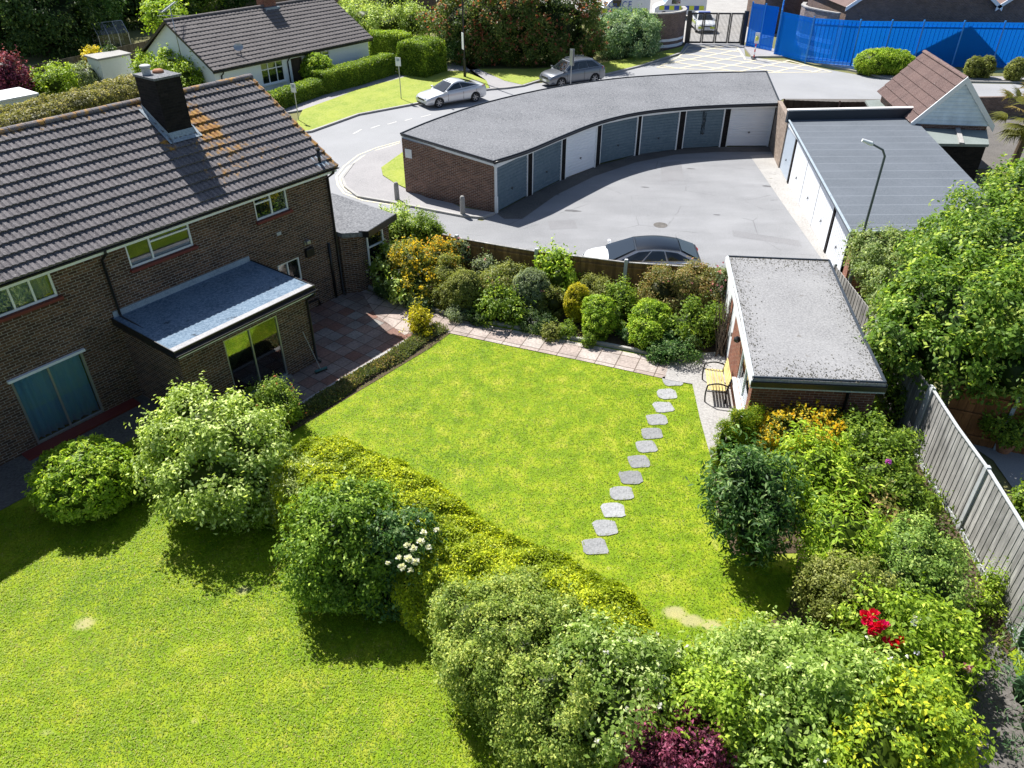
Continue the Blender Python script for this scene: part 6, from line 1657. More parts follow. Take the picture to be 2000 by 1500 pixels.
# ================================================================== RIGHT HAND NEIGHBOURS
def tiled_garage():
    E1, E2, E3 = at(1717, 178, 2.5), at(1784, 240, 2.5), at(1932, 242, 2.5); ax = (E2 - E1); ax.z = 0; ang = math.atan2(ax.y, ax.x); Ln = ax.length
    f = Fr((E1.x, E1.y, 0), ang); g = (E3 - E2); wd = abs(g.dot(f.v)); s = 1 if g.dot(f.v) > 0 else -1; f = Fr((E1.x, E1.y, 0), ang, s < 0)
    t = thing('gabled_garage', 'small garage with brown tiled gable roof and pale blue boarded gable end', 'garage', f.w(Ln / 2, wd / 2, 0))
    zr = 4.55; mb = MB()
    MB().box(f, .15, Ln - .1, .15, wd - .15, -.05, 2.45).build('wall', M['brick_garage'], t)
    tile_roof('roof', t, f, 0, Ln, -.05, 2.46, wd / 2, zr, 'tile_brown', course=.45, period=.14, amp=.035, step=.05); tile_roof('roof', t, f, 0, Ln, wd + .05, 2.46, wd / 2, zr, 'tile_brown', course=.45, period=.17, amp=.02, step=.03, sub=4)
    ridge_tiles(t, f, 0, Ln, wd / 2, zr + .03, 'tile_brown')
    m = mat('blue_white_boards', (.55, .64, .70), .6); sp = N(m, "ShaderNodeSeparateXYZ"); L(m, coord(m, 'UV'), sp.inputs[0])
    pp = N(m, "ShaderNodeMath", operation='PINGPONG'); L(m, sp.outputs[1], pp.inputs[0]); pp.inputs[1].default_value = .09
    c_ = ramp(m, pp.outputs[0], [(0, (.42, .52, .60)), (.015, (.68, .78, .86)), (.1, (.74, .82, .88))]); base(m, mix(m, 1.0, c_, ramp(m, noise(m, coord(m), 3, 5), [(.3, grey(.8)), (.7, grey(1.1))]), 'MULTIPLY')); M['boards'] = m  # darker lap lines painted in, standing in for shade under the board edges
    mb = MB(); n = 12
    for i in range(n):
        z0, z1 = 2.46 + (zr - 2.5) * i / n, 2.46 + (zr - 2.5) * (i + 1) / n; k0, k1 = i / n * wd / 2, (i + .98) / n * wd / 2
        mb.add([f.w(Ln - .02, k0 + .1, z0), f.w(Ln - .02, wd - k0 - .1, z0), f.w(Ln - .05, wd - k1 - .1 * 0, z1), f.w(Ln - .05, k1, z1)], [(0, 1, 2, 3)])
    mb.build('gable_boards', M['boards'], t, recalc=False)
    mb = MB()
    for e, c in ((-.12, wd / 2), (wd + .12, wd / 2)):
        mb.add([f.w(Ln, e, 2.22), f.w(Ln, c, zr - .20), f.w(Ln, c, zr + .12), f.w(Ln, e, 2.52), f.w(Ln + .06, e, 2.22), f.w(Ln + .06, c, zr - .20), f.w(Ln + .06, c, zr + .12), f.w(Ln + .06, e, 2.52)], [(0, 1, 2, 3), (7, 6, 5, 4), (0, 4, 5, 1), (3, 2, 6, 7)])
    mb.build('barge_board', M['white'], t)
    # flat roofed lean-to in front of the gable
    a, b, c, d = [at(*p, 2.25) for p in ((1786, 246), (1926, 246), (1932, 282), (1812, 280))]
    MB().prism([tuple(p[:2]) for p in (a, b, c, d)], 2.13, 2.25).build('lean_to_roof', M['felt_green'], t)
    k = [Vector((p.x, p.y, 0)) for p in (a, b, c, d)]; ce = sum(k, Vector()) / 4; k = [p + (ce - p) * .06 for p in k]
    MB().prism([tuple(p[:2]) for p in k], -.05, 2.12).build('lean_to_wall', M['brick_dark'], t)
    mb = MB(); p, q_ = at(1868, 246, 2.26), at(1878, 282, 2.26); dd = q_ - p; mb.box(Fr((p.x, p.y, 0), math.atan2(dd.y, dd.x)), 0, dd.length, -.1, .1, 2.252, 2.34); mb.build('roof_vent', M['concrete'], t)
M['felt_green'] = speckle('green_grey_felt', (.13, .16, .15), (.19, .22, .21), (.26, .29, .28), .8, 20, .9, .3)
tiled_garage()
# low dark fence and clutter between the garages and the road
P = [at(1532, 195, 1.3), at(1640, 199, 1.3), at(1720, 199, 1.3)]
panel_fence('road_fence', 'dark board fence between the road and the yard behind the garage block', P, 1.3, 'wood_dark', [0, 1, 2], .14, side=-1, rail=False, cap=False, pm='brick_far')
P = [at(1895, 192, 1.1), at(2060, 190, 1.1)]
f = Fr((P[0].x, P[0].y, 0), math.atan2((P[1] - P[0]).y, (P[1] - P[0]).x)); mb = MB().box(f, 0, (P[1] - P[0]).length, 0, .22, -.05, 1.15); tag(mb.build('brick_wall', M['brick_far']), 'low brick wall beside the road behind the palm tree', 'wall')
# small flat roof by the gabled garage
a, b, c, d = [at(*p, 2.0) for p in ((1690, 196), (1728, 194), (1757, 222), (1706, 222))]
t = thing('small_store', 'small store with dark grey flat roof beside the brown tiled garage', 'outbuilding', (a + b + c + d) / 4 - Vector((0, 0, 2)))
MB().prism([tuple(p[:2]) for p in (a, b, c, d)], 1.9, 2.0).build('roof', M['felt_green'], t); ce = (a + b + c + d) / 4
MB().prism([tuple((p + (ce - p) * .1)[:2]) for p in (a, b, c, d)], -.05, 1.9).build('wall', M['brick_dark'], t)
p = at(1655, 214, .8); o = MB().box(Fr((p.x, p.y, 0), R(0)), -1.3, 1.3, -.25, .25, .0, .78).build('planter_bench', M['coping']); tag(o, 'long white bench top in the yard behind the garage parapet', 'bench')

# potted plant
c = at(1957, 880, 0)
t = thing('plant_pot', 'large terracotta pot standing on the neighbouring slate patio', 'plant pot', c)
MB().lathe(c, [(.17, 0), (.26, .30), (.28, .31), (.28, .38), (.23, .38), (.21, .33)], 20).build('pot', M['terracotta'], t)
MB().lathe(c, [(.2, .30), (.2, .335)], 16).build('soil', M['soil'], t)
shrub('potted_plant', 'bushy light green plant growing in the terracotta pot', 'plant', [(c.x, c.y, .75, .5, .5, .38, 'w'), (c.x - .35, c.y + .3, .8, .35, .35, .3, 'w')], 'green', .09, 2.0)

# ================================================================== LEFT FAR GARDEN
def small_shed():
    p = [at(*q_, 2.2) for q_ in ((163, 108), (233, 98), (257, 104), (190, 116))]
    t = thing('garden_shed', 'small shed with pale flat roof and white side in the garden beyond the bungalow hedge', 'shed', (sum(p, Vector()) / 4 - Vector((0, 0, 2.2))))
    MB().prism([tuple(x[:2]) for x in p], 2.1, 2.22).build('roof', M['concrete'], t); ce = sum(p, Vector()) / 4
    MB().prism([tuple((x + (ce - x) * .1)[:2]) for x in p], -.05, 2.1).build('wall', M['white'], t)
small_shed()
def greenhouse():
    c = at(222, 93, 0); f = Fr((c.x, c.y, 0), R(40)); t = thing('greenhouse', 'small glass greenhouse with pitched roof in front of the dark trees', 'greenhouse', c); mb = MB(); g = MB()
    W_, L_, h, r_ = 1.0, 1.2, 1.2, 2.0
    for x in (-L_, -L_ / 3, L_ / 3, L_):
        for s_ in (-1, 1): mb.box(f, x - .03, x + .03, s_ * W_ - .03, s_ * W_ + .03, 0, h); mb.tube([f.w(x, s_ * W_, h), f.w(x, 0, r_)], .03, 4)
    mb.tube([f.w(-L_, 0, r_), f.w(L_, 0, r_)], .04, 4)
    for s_ in (-1, 1): g.quad(f.w(-L_, s_ * W_, h), f.w(L_, s_ * W_, h), f.w(L_, 0, r_), f.w(-L_, 0, r_)); g.quad(f.w(-L_, s_ * W_, 0), f.w(L_, s_ * W_, 0), f.w(L_, s_ * W_, h), f.w(-L_, s_ * W_, h))
    for x in (-L_, L_): g.add([f.w(x, -W_, 0), f.w(x, W_, 0), f.w(x, W_, h), f.w(x, 0, r_), f.w(x, -W_, h)], [(0, 1, 2, 3, 4)])
    mb.build('frame', M['metal'], t); g.build('glazing', M['glass'], t, recalc=False)
greenhouse()
panel_fence('far_fence', 'dark board fence running in front of the tall trees at the top left', [at(-60, 165, 1.7), at(60, 132, 1.7), at(180, 106, 1.7), at(290, 82, 1.7)], 1.8, 'wood_dark2', [0, 1, 2, 3], .16, rail=False, cap=False, pm='wood_dark') if M.setdefault('wood_dark2', wood('dull_fence_wood', (.10, .085, .065), (.19, .16, .125))) else 0
p = at(15, 186, 1.9); f = Fr((p.x, p.y, 0), R(53)); t = thing('white_shed', 'white topped outbuilding at the far left edge behind the long hedge', 'shed', (p.x, p.y, 0))
MB().box(f, -1.6, 1.2, -1.2, 1.2, 1.85, 1.97).build('roof', M['white'], t); MB().box(f, -1.5, 1.1, -1.1, 1.1, -.05, 1.85).build('wall', M['render'], t)
# brown wooden gate between the bungalow and tall hedge
panel_fence('side_gate', 'brown wooden lattice gate between the bungalow and the tall clipped hedge', [at(738, 108, 0), at(772, 110, 0)], 1.8, 'wood_orange', [], .14, rail=True, cap=True)

# ================================================================== SIGNS AND LAMPS
def signpost(px, py, ptop, label, pw, phs, double=False, ang=0.0, plate='white', lettering=None, r=.03):
    b = at(px, py, .0); top = hz(b.x, b.y, ptop); t = thing('sign_post', label, 'sign', (b.x, b.y, 0))
    MB().tube([(b.x, b.y, -.02), (b.x, b.y, top)], r, 8).build('post', M['metal'], t)
    f = Fr((b.x, b.y, 0), ang)
    pl = MB().box(f, -pw / 2, pw / 2, -.05, -.035, top - phs, top).build('sign_plate', M[plate], t)
    if double: MB().box(Fr((b.x, b.y, 0), ang + .5), -pw / 2, pw / 2, .035, .05, top - phs, top + .05).build('sign_plate', M[plate], t)
    return t, f, top
t, f, top = signpost(784, 196, 112, 'parking sign on grey pole in the verge beside the silver coupe', .36, .52, ang=R(-15))
M['sign_blue'] = mat('sign_grey', (.30, .36, .42), .4); MB().box(f, -.10, .10, -.056, -.051, top - .22, top - .06).build('sign_symbol', M['sign_blue'], t)
t, f, top = signpost(584, 238, 163, 'parking sign on grey pole just past the brick house roof', .34, .5, ang=R(-20)); MB().box(f, -.09, .09, -.056, -.051, top - .22, top - .06).build('sign_symbol', M['sign_blue'], t)
signpost(1114, 175, 97, 'tall white road sign on pole in front of the grey sport utility car', .34, 1.0, True, R(-60), plate='metal')
# tall dark lamp column by the path
b = at(908, 151, .05); t = thing('lamp_column', 'tall black lamp column at the footpath beside the red leaved bush', 'lamp post', (b.x, b.y, 0))
MB().tube([(b.x, b.y, 0), (b.x, b.y, 1.3), (b.x, b.y, 1.35), (b.x, b.y, 8)], [.10, .10, .065, .05], 12).build('column', M['black'], t)
zs_ = hz(b.x, b.y, 80); MB().box(Fr((b.x, b.y, 0), R(-70)), -.22, .22, -.09, -.07, zs_ - .55, zs_ + .55).build('sign_plate', M['upvc'], t)
MB().tube([(b.x, b.y, 8), (b.x - .3, b.y - .5, 8.25), (b.x - .9, b.y - 1.4, 8.3)], .04, 8).build('arm', M['black'], t); MB().box(Fr((b.x - 1.1, b.y - 1.7, 0), R(55)), -.35, .35, -.12, .12, 8.24, 8.36).build('lamp_head', M['metal'], t)
b = at(878, 150, .1)
# street lamp beside the straight garage block
b = at(1684, 462, 2.4); bx, by = b.x, b.y; top = hz(bx, by, 300); t = thing('street_lamp', 'slim street lamp with bent arm standing at the near end of the straight garages', 'lamp post', (bx, by, 0))
arm_x = (1680 - 1728) / F_PX * depth((bx, by, top))
tp = Vector((bx, by, top)); e1 = tp + Vector((-.12, 0, .12)); e2 = tp + Vector((arm_x * .55, .1, .26)); e3 = tp + Vector((arm_x * 1.0, .15, .38))
MB().tube([(bx, by, 0), (bx, by, 1.2), (bx, by, 1.25), (bx, by, top - .08), tuple(e1), tuple(e2)], [.07, .07, .045, .038, .036, .03], 12).build('column', M['lamp_grey'] if 'lamp_grey' in M else mat('lamp_column_grey', (.10, .12, .13), .5), t)
MB().tube([tuple(e2), tuple(e2.lerp(e3, .15)), tuple(e3)], [.045, .075, .05], 10).build('lamp_head', M['upvc'], t)
# ================================================================== PLANTS
WH = (.75, .74, .72); PK = (.70, .30, .42); YL = (.80, .60, .05); RD = (.55, .006, .03)
# --- long bed along the back fence, left to right
G1 = 'shrubs in the long bed by the back fence'
shrub('shrub', 'pale green variegated shrub against the little brick outbuilding window', 'shrub', [(782, 445, 1.25, 36, .75), (765, 460, .9, 30, .7)], 'pale', .10, 2.6, G1)
shrub('conifer', 'dark green upright conifer at the left end of the board fence', 'conifer', [(834, 468, .9, 31, .85), (845, 455, 1.35, 17, .5), (822, 455, 1.3, 15, .5)], 'green', .06, 3, G1, rough=.2)
shrub('hydrangea', 'leafy hydrangea with white flower heads at the left end of the long bed', 'shrub', [(768, 525, .75, 46, .7), (745, 515, .7, 30, .65), (790, 560, .5, 34, .5)], 'pale', .12, 2.2, G1, (WH, 50, .06))
shrub('azalea', 'azalea covered in orange yellow flowers beside the white hydrangea', 'shrub', [(808, 520, 1.0, 38, .7), (818, 555, .6, 34, .6)], 'amber', .07, 2.6, G1, (YL, 420, .055))
shrub('azalea', 'smaller orange yellow azalea below the first concrete fence post', 'shrub', [(862, 505, 1.0, 32, .65)], 'amber', .07, 2.6, G1, ((.80, .50, .04), 260, .055))
shrub('shrub', 'dark olive shrub between the orange azalea and the clipped dome', 'shrub', [(876, 545, .75, 30, .75), (872, 580, .45, 24, .45)], 'olive', .06, 2.8, G1)
shrub('clipped_shrub', 'large clipped green dome, the leftmost clipped shrub of the long bed', 'shrub', [(908, 568, .75, 36, .72)], 'olive', .045, 3.6, G1, rough=.05, tight=True)
shrub('rose_bush', 'straggly rose bush against the fence left of the second concrete post', 'rose', [(950, 528, .75, 27, .5), (985, 542, .75, 27, .5), (905, 490, 1.2, 14, .45)], 'grey', .07, 1.8, G1, (PK, 10, .06))
shrub('shrub', 'mixed leafy shrub in the middle of the long bed above the rhododendron', 'shrub', [(972, 560, .7, 34, .65), (1000, 545, .75, 26, .65)], 'olive', .07, 2.6, G1, ((.4, .28, .2), 30, .05))
shrub('camellia', 'glossy rhododendron with big leaves at the front of the long bed', 'shrub', [(972, 600, .5, 36, .5), (1000, 612, .4, 26, .4)], 'green', .11, 2.3, G1)
shrub('lavender', 'grey leaved round bush in the middle of the long bed', 'shrub', [(1036, 565, .8, 36, .72)], 'grey', .05, 3.4, G1, rough=.08, tight=True)
shrub('shrub', 'yellow green leafy bush reaching above the fence at the second concrete post', 'shrub', [(1078, 515, 1.35, 30, .5), (1092, 550, .85, 30, .7)], 'lime', .11, 2.2, G1)
shrub('shrub', 'low pale pink tinged shrub below the yellow leafy bush', 'shrub', [(1082, 590, .5, 26, .5)], 'olive', .06, 2.6, G1, (PK, 12, .05))
shrub('clipped_conifer', 'small golden clipped column in the middle of the long bed', 'conifer', [(1127, 592, .72, 24, .7)], 'gold', .04, 3.6, G1, rough=.05, tight=True)
shrub('spirea', 'loose yellow green shrub behind the golden column', 'shrub', [(1160, 568, .65, 27, .5), (1180, 580, .65, 25, .5)], 'olive', .05, 2.6, G1)
shrub('clipped_shrub', 'bright green clipped column beside the golden one', 'shrub', [(1170, 610, .75, 31, .55), (1168, 632, .5, 29, .5)], 'lime', .06, 3.0, G1, rough=.09, tight=True)
shrub('shrub', 'loose open shrub between the two bright green clipped columns', 'shrub', [(1212, 590, .75, 28, .6), (1205, 620, .45, 22, .45)], 'green', .08, 2.0, G1)
shrub('clipped_shrub', 'bright green clipped column, rightmost and widest of the clipped shrubs', 'shrub', [(1270, 622, .75, 37, .55), (1266, 648, .5, 36, .5)], 'lime', .07, 3.0, G1, rough=.09, tight=True)
shrub('photinia', 'broad brownish green shrub covering the right end of the board fence', 'shrub', [(1295, 568, 1.1, 40, .6), (1350, 562, 1.15, 48, .65), (1390, 572, 1.05, 32, .65), (1330, 590, .7, 55, .7)], 'brown', .065, 2.6, G1, (PK, 22, .05))
shrub('shrub', 'mid green leafy shrub at the corner by the brick outbuilding', 'shrub', [(1345, 635, .55, 45, .6), (1382, 630, .6, 32, .6)], 'green', .10, 2.3, G1)
shrub('shrub', 'low dark green shrub at the path edge right of the widest clipped column', 'shrub', [(1320, 680, .28, 42, .30), (1290, 690, .2, 24, .22)], 'glossy', .07, 2.6, G1)
shrub('climbing_rose', 'pink flowered climber with bare woody stems at the outbuilding corner', 'climber', [(1410, 548, 1.6, 16, .35), (1404, 575, 1.2, 10, .4)], 'grey', .06, 1.6, G1, (PK, 45, .055))
for px, py, rw, lb, pl in ((895, 612, 20, 'low grey leaved plant at the kerb below the clipped dome', 'grey'), (935, 618, 22, 'low dark plant at the kerb left of the rhododendron', 'dark'), (1045, 628, 34, 'low dark green mound under the grey round bush', 'dark'),
                           (1075, 650, 18, 'small feathery plant at the kerb below the golden column', 'olive'), (1105, 645, 18, 'small dark plant beside the feathery one', 'green'), (1230, 655, 20, 'low plant at the kerb between the clipped columns', 'glossy'),
                           (1150, 665, 12, 'tiny plant at the kerb under the bright green column', 'green'), (760, 572, 26, 'low dark plant at the shaded left end of the kerb', 'dark'), (825, 590, 30, 'low dark foliage under the orange azalea', 'dark')):
    shrub('bedding_plant', lb, 'plant', [(px, py, .2, rw, .24)], pl, .05, 2.4, G1)
shrub('shrub', 'small bright yellow green shrub at the corner of patio and lawn', 'shrub', [(818, 622, .45, 20, .38), (822, 640, .25, 18, .25)], 'gold', .09, 2.6, rough=.25)
mb = MB()
rr = random.Random(4)
t = thing('bare_climber', 'tangle of bare woody climber stems at the outbuilding door', 'climber', at(1408, 690, 0))
for k in range(26):
    a = at(1404 + rr.uniform(-8, 10), 694 + rr.uniform(-10, 6), 0); a.z = 0; z = .4; pts = [a]
    for j in range(5): a = a + Vector((rr.uniform(-.10, .10), rr.uniform(-.02, .22), rr.uniform(.2, .45))); pts.append(a)
    mb.tube(pts, [.016, .014, .012, .01, .008, .006], 5)
mb.build('stem', M['bark'], t)

# --- golden conifer hedge between the two lawns
def at2(px, py, z): v = at(px, py, z); return (v.x, v.y)
HP = [at2(530, 858, 1.4), at2(640, 905, 1.5), at2(755, 972, 1.5), at2(870, 1045, 1.5), at2(990, 1115, 1.5), at2(1105, 1180, 1.5), at2(1215, 1248, 1.45), at2(1320, 1320, 1.3)]
def golden_hedge():
    t = hedge_path('golden_hedge', 'long golden yellow conifer hedge dividing the two lawns', HP, 2.7, 1.5, ((.125, .175, .010), (.225, .275, .014), (.38, .41, .025), .30), .062, 5.2, bumpy=.17, sq=.55, taper=True, sag=.10)
golden_hedge()
shrub('ivy', 'pale variegated ivy patch on the near face of the golden hedge', 'climber', [(600, 960, .85, 56, .75), (560, 975, .7, 34, .6)], ((.13, .17, .04), (.24, .28, .08), (.42, .45, .2), .3), .07, 2.4)
# --- shrubs on the near side of the hedge
shrub('viburnum', 'very large pale green leafy shrub beside the near corner of the brick extension', 'shrub',
      [(395, 850, 1.85, 86, .9), (475, 865, 1.75, 74, .85), (335, 880, 1.4, 52, .75), (430, 930, 1.1, 102, 1.0), (515, 888, 1.4, 38, .65), (370, 800, 2.1, 44, .5), (500, 950, .8, 58, .8), (385, 940, .9, 60, .8)], 'pale', .095, 2.6, rough=.2)
shrub('shrub', 'rounded green shrub with reddish tips in front of the sliding door of the extension', 'shrub', [(540, 790, .7, 38, .6), (510, 785, .6, 26, .5)], 'green', .06, 2.8, flowers=((.45, .18, .12), 40, .05))
shrub('bush', 'rounded bright green bush on the lawn edge below the teal curtained door', 'bush', [(166, 936, .72, 92, .80)], 'lime', .085, 3.6, rough=.06, tight=True)
shrub('shrub', 'low green plants between the round bush and the large pale shrub', 'shrub', [(285, 945, .25, 34, .3), (270, 905, .3, 30, .35)], 'green', .09, 2.0)
shrub('shrub', 'lower green shrub tucked under the right side of the large pale shrub', 'shrub', [(495, 985, .5, 42, .5), (470, 960, .6, 40, .55)], 'lime', .055, 2.8)
shrub('shrub', 'tall mid green shrub standing in front of the golden hedge', 'shrub', [(665, 1040, 1.5, 84, .9), (700, 1000, 1.75, 62, .6), (640, 1085, 1.0, 74, .85), (720, 1100, .9, 78, .85), (680, 1130, .6, 76, .6), (610, 1030, 1.3, 40, .6)], ((.060, .115, .012), (.14, .225, .022), (.27, .36, .05), .2), .085, 2.7, rough=.2)
shrub('rose_bush', 'dark rose bush with clusters of white blooms against the golden hedge', 'rose', [(790, 1065, 1.4, 52, .75), (750, 1060, 1.5, 40, .7), (800, 1120, .8, 56, .75), (770, 1150, .45, 60, .45)], 'glossy', .085, 2.0,
      single=[(798, 1092, 1.9, WH, .09), (812, 1098, 1.8, WH, .08), (785, 1108, 1.75, WH, .08), (822, 1058, 2.0, WH, .08), (836, 1070, 1.9, WH, .07), (808, 1072, 1.95, WH, .08), (795, 1066, 2.0, WH, .07), (853, 1036, 1.9, WH, .06), (779, 1090, 1.8, WH, .07), (802, 1114, 1.6, WH, .07), (758, 1100, 1.7, WH, .05), (828, 1040, 2.0, WH, .07), (815, 1020, 2.0, (.55, .6, .75), .05)])
shrub('cotoneaster', 'wide spreading grey green shrub with fine leaves at the end of the hedge', 'shrub',
      [(940, 1225, 1.2, 84, .7), (1010, 1190, 1.4, 70, .55), (1030, 1270, 1.4, 110, .9), (950, 1300, .9, 92, .8), (1080, 1350, 1.3, 106, 1.0), (1020, 1390, .8, 84, .7), (1100, 1440, 1.0, 96, .9), (895, 1195, 1.0, 48, .5), (1040, 1460, .6, 56, .6), (1090, 1230, 1.5, 50, .5)],
      ((.085, .13, .022), (.17, .23, .040), (.31, .35, .08), .28), .055, 2.9, rough=.22)
shrub('bramble', 'bramble with pale whitish blossoms over the end of the golden hedge', 'shrub', [(1165, 1305, 1.7, 84, .75), (1240, 1345, 1.5, 84, .75), (1200, 1380, 1.4, 110, 1.0), (1290, 1315, 1.4, 44, .5), (1125, 1250, 1.6, 42, .4)], ((.085, .14, .025), (.175, .25, .045), (.36, .42, .17), .22), .085, 2.7, flowers=((.7, .68, .66), 60, .05), rough=.22)
shrub('shrub', 'light green bushy shrub at the foot of the lawn below the bare earth patch', 'shrub', [(1425, 1335, 1.5, 84, .75), (1505, 1300, 1.5, 70, .65), (1562, 1290, 1.5, 56, .6), (1375, 1345, 1.3, 46, .6), (1480, 1360, 1.4, 84, .8)], ((.105, .165, .03), (.195, .275, .055), (.33, .40, .12), .24), .075, 2.8, rough=.2)
shrub('shrub', 'yellowish green shrub above the purple barberry', 'shrub', [(1370, 1390, 1.6, 90, .8), (1440, 1420, 1.5, 80, .8), (1310, 1370, 1.6, 52, .5)], 'fresh', .075, 2.8, rough=.2)
shrub('barberry', 'dark purple leaved barberry at the bottom edge of the garden', 'shrub', [(1310, 1470, 1.5, 80, .6), (1370, 1490, 1.4, 60, .6), (1250, 1500, 1.3, 48, .5)], 'purple', .06, 3.0, rough=.25)
shrub('shrub', 'large leafy shrub with pale flower sprays in the lower right border', 'shrub', [(1590, 1360, 1.7, 100, .8), (1690, 1370, 1.7, 80, .8), (1560, 1450, 1.5, 110, .9), (1640, 1310, 1.6, 60, .6), (1500, 1480, 1.4, 80, .8)], ((.09, .15, .025), (.18, .26, .042), (.34, .42, .13), .22), .09, 2.6, flowers=((.7, .7, .66), 40, .05), rough=.22)
shrub('shrub', 'yellow green shrub filling the bottom right corner of the border', 'shrub', [(1760, 1430, 1.6, 100, .8), (1830, 1470, 1.4, 64, .7), (1700, 1480, 1.6, 90, .8), (1810, 1390, 1.5, 50, .6)], ((.12, .19, .018), (.23, .31, .025), (.42, .44, .03), .22), .09, 2.6, rough=.22)
# --- right hand border
G2 = 'shrubs of the right hand border'
shrub('cypress', 'small upright golden green cypress at the near corner of the brick outbuilding', 'conifer', [(1448, 850, .95, 19, 1.0), (1428, 862, .85, 16, .9), (1408, 872, .75, 12, .75), (1466, 850, .8, 14, .85)], ((.05, .10, .006), (.15, .21, .010), (.28, .30, .02), .2), .04, 3.4, G2, rough=.14)
shrub('azalea', 'wide orange yellow azalea in front of the brick outbuilding wall', 'shrub', [(1545, 850, .95, 56, .65), (1600, 852, .9, 48, .6), (1503, 868, .75, 34, .55)], 'amber', .07, 2.5, G2, [(YL, 700, .06), ((.75, .48, .04), 90, .055)])
shrub('laurel', 'bright green laurel behind the dark glossy tree', 'shrub', [(1585, 920, 1.1, 66, .8), (1630, 950, .9, 50, .7), (1560, 905, .9, 40, .5)], 'lime', .13, 2.4, G2, aspect=.32)
c = at(1475, 1110, 0)
shrub('small_tree', 'small dark glossy leaved tree on a short trunk at the right edge of the lawn', 'tree', [(1455, 930, 1.9, 58, .7), (1500, 950, 1.9, 50, .7), (1440, 985, 1.4, 58, .7), (1500, 1010, 1.4, 52, .7), (1465, 1050, .95, 44, .55)], 'glossy', .13, 2.6, None, aspect=.3, trunk=(c.x, c.y + .1, .06), rough=.2)
shrub('rose_bush', 'tall rose bush with one purple bloom beside the grey fence', 'rose', [(1690, 875, 1.0, 56, .7), (1738, 885, .9, 44, .6), (1710, 930, .8, 60, .7), (1660, 840, 1.1, 34, .5)], 'green', .085, 2.2, G2, single=[(1735, 903, 1.5, (.45, .10, .5), .08)])
shrub('shrub', 'leafy shrub in the middle of the border between laurel and fence', 'shrub', [(1742, 962, .7, 50, .6), (1780, 985, .6, 40, .5), (1705, 985, .6, 38, .5)], 'green', .09, 2.4, G2)
shrub('shrub', 'mixed shrub with reddish leaves above the long leaved rhododendron', 'shrub', [(1660, 990, .6, 50, .5), (1720, 1015, .55, 40, .5)], 'brown', .09, 2.0, G2)
shrub('rhododendron', 'long leaved bright green rhododendron beside the lawn', 'shrub', [(1640, 1050, 1.05, 70, .75), (1690, 1060, .95, 46, .65), (1602, 1095, .6, 42, .55)], 'lime', .15, 2.2, G2, aspect=.28)
shrub('shrub', 'grey stemmed fine leaved shrub behind the red roses', 'shrub', [(1660, 1160, 1.0, 66, .7), (1600, 1150, .8, 40, .6)], 'olive', .055, 2.6, G2)
shrub('shrub', 'tall light green shrub beside the near grey fence panels', 'shrub', [(1780, 1095, 1.0, 64, .8), (1830, 1110, .85, 44, .65), (1755, 1140, .9, 54, .7), (1815, 1165, .75, 54, .65), (1745, 1065, .8, 28, .5)], ((.075, .13, .03), (.155, .24, .045), (.30, .38, .10), .22), .065, 2.6, G2, rough=.2)
shrub('rose_bush', 'rose bush with a big cluster of red blooms in the lower right border', 'rose', [(1720, 1240, 1.0, 70, .75), (1790, 1250, .9, 66, .7), (1850, 1250, .8, 50, .6), (1760, 1300, .8, 80, .7)], 'fresh', .10, 2.2, G2,
      single=[(1690, 1204, 1.85, RD, .11), (1705, 1200, 1.85, (.65, .01, .05), .11), (1696, 1218, 1.8, (.7, .01, .10), .11), (1712, 1226, 1.8, RD, .12), (1724, 1222, 1.8, (.6, .01, .12), .11), (1704, 1232, 1.75, (.65, .005, .06), .11),
              (1732, 1252, 1.6, (.6, .01, .08), .09), (1746, 1258, 1.6, (.55, .005, .01), .10), (1757, 1250, 1.6, (.6, .01, .01), .08), (1700, 1270, 1.5, (.35, .01, .02), .07), (1739, 1295, 1.4, (.5, .08, .02), .07), (1703, 1330, 1.6, RD, .06), (1790, 1210, 1.7, WH, .07), (1787, 1216, 1.7, (.6, .62, .75), .07), (1791, 1276, 1.5, (.6, .6, .8), .05)])
shrub('rose_bush', 'rose bush with pale pink blooms leaning over the dark lane', 'rose', [(1850, 1310, .8, 50, .6), (1800, 1350, .9, 50, .7)], 'lime', .10, 1.9, G2, single=[(1890, 1305, 1.2, (.75, .45, .60), .10), (1838, 1280, 1.3, (.5, .12, .35), .08), (1893, 1310, 1.15, (.85, .7, .78), .06)])
shrub('shrub', 'sparse leafy shoots at the foot of the near grey fence', 'shrub', [(1940, 1140, .5, 22, .4), (1925, 1185, .3, 24, .25)], 'fresh', .06, 1.0, G2, rough=.3)
shrub('conifer', 'feathery blue green conifer branches at the right edge beside the lane', 'conifer', [(2030, 1340, .8, 60, .7), (2030, 1250, .7, 40, .6), (2040, 1440, .7, 60, .6)], ((.03, .07, .03), (.08, .15, .07), (.18, .25, .12), .15), .16, 1.6, aspect=.12, rough=.3)
shrub('shrub', 'leafy sapling at the foot of the side fence behind the brick outbuilding', 'shrub', [(1745, 770, .9, 22, .4), (1760, 800, .5, 20, .35)], 'green', .09, 1.8)
shrub('shrub', 'low green shrub at the base of the outbuilding near its downpipe', 'shrub', [(1660, 820, .4, 30, .4), (1700, 835, .4, 26, .35)], 'glossy', .10, 2.0)
shrub('shrub', 'young leafy plant on the neighbouring side of the grey fence', 'shrub', [(2000, 985, .6, 24, .5)], 'green', .10, 1.8)
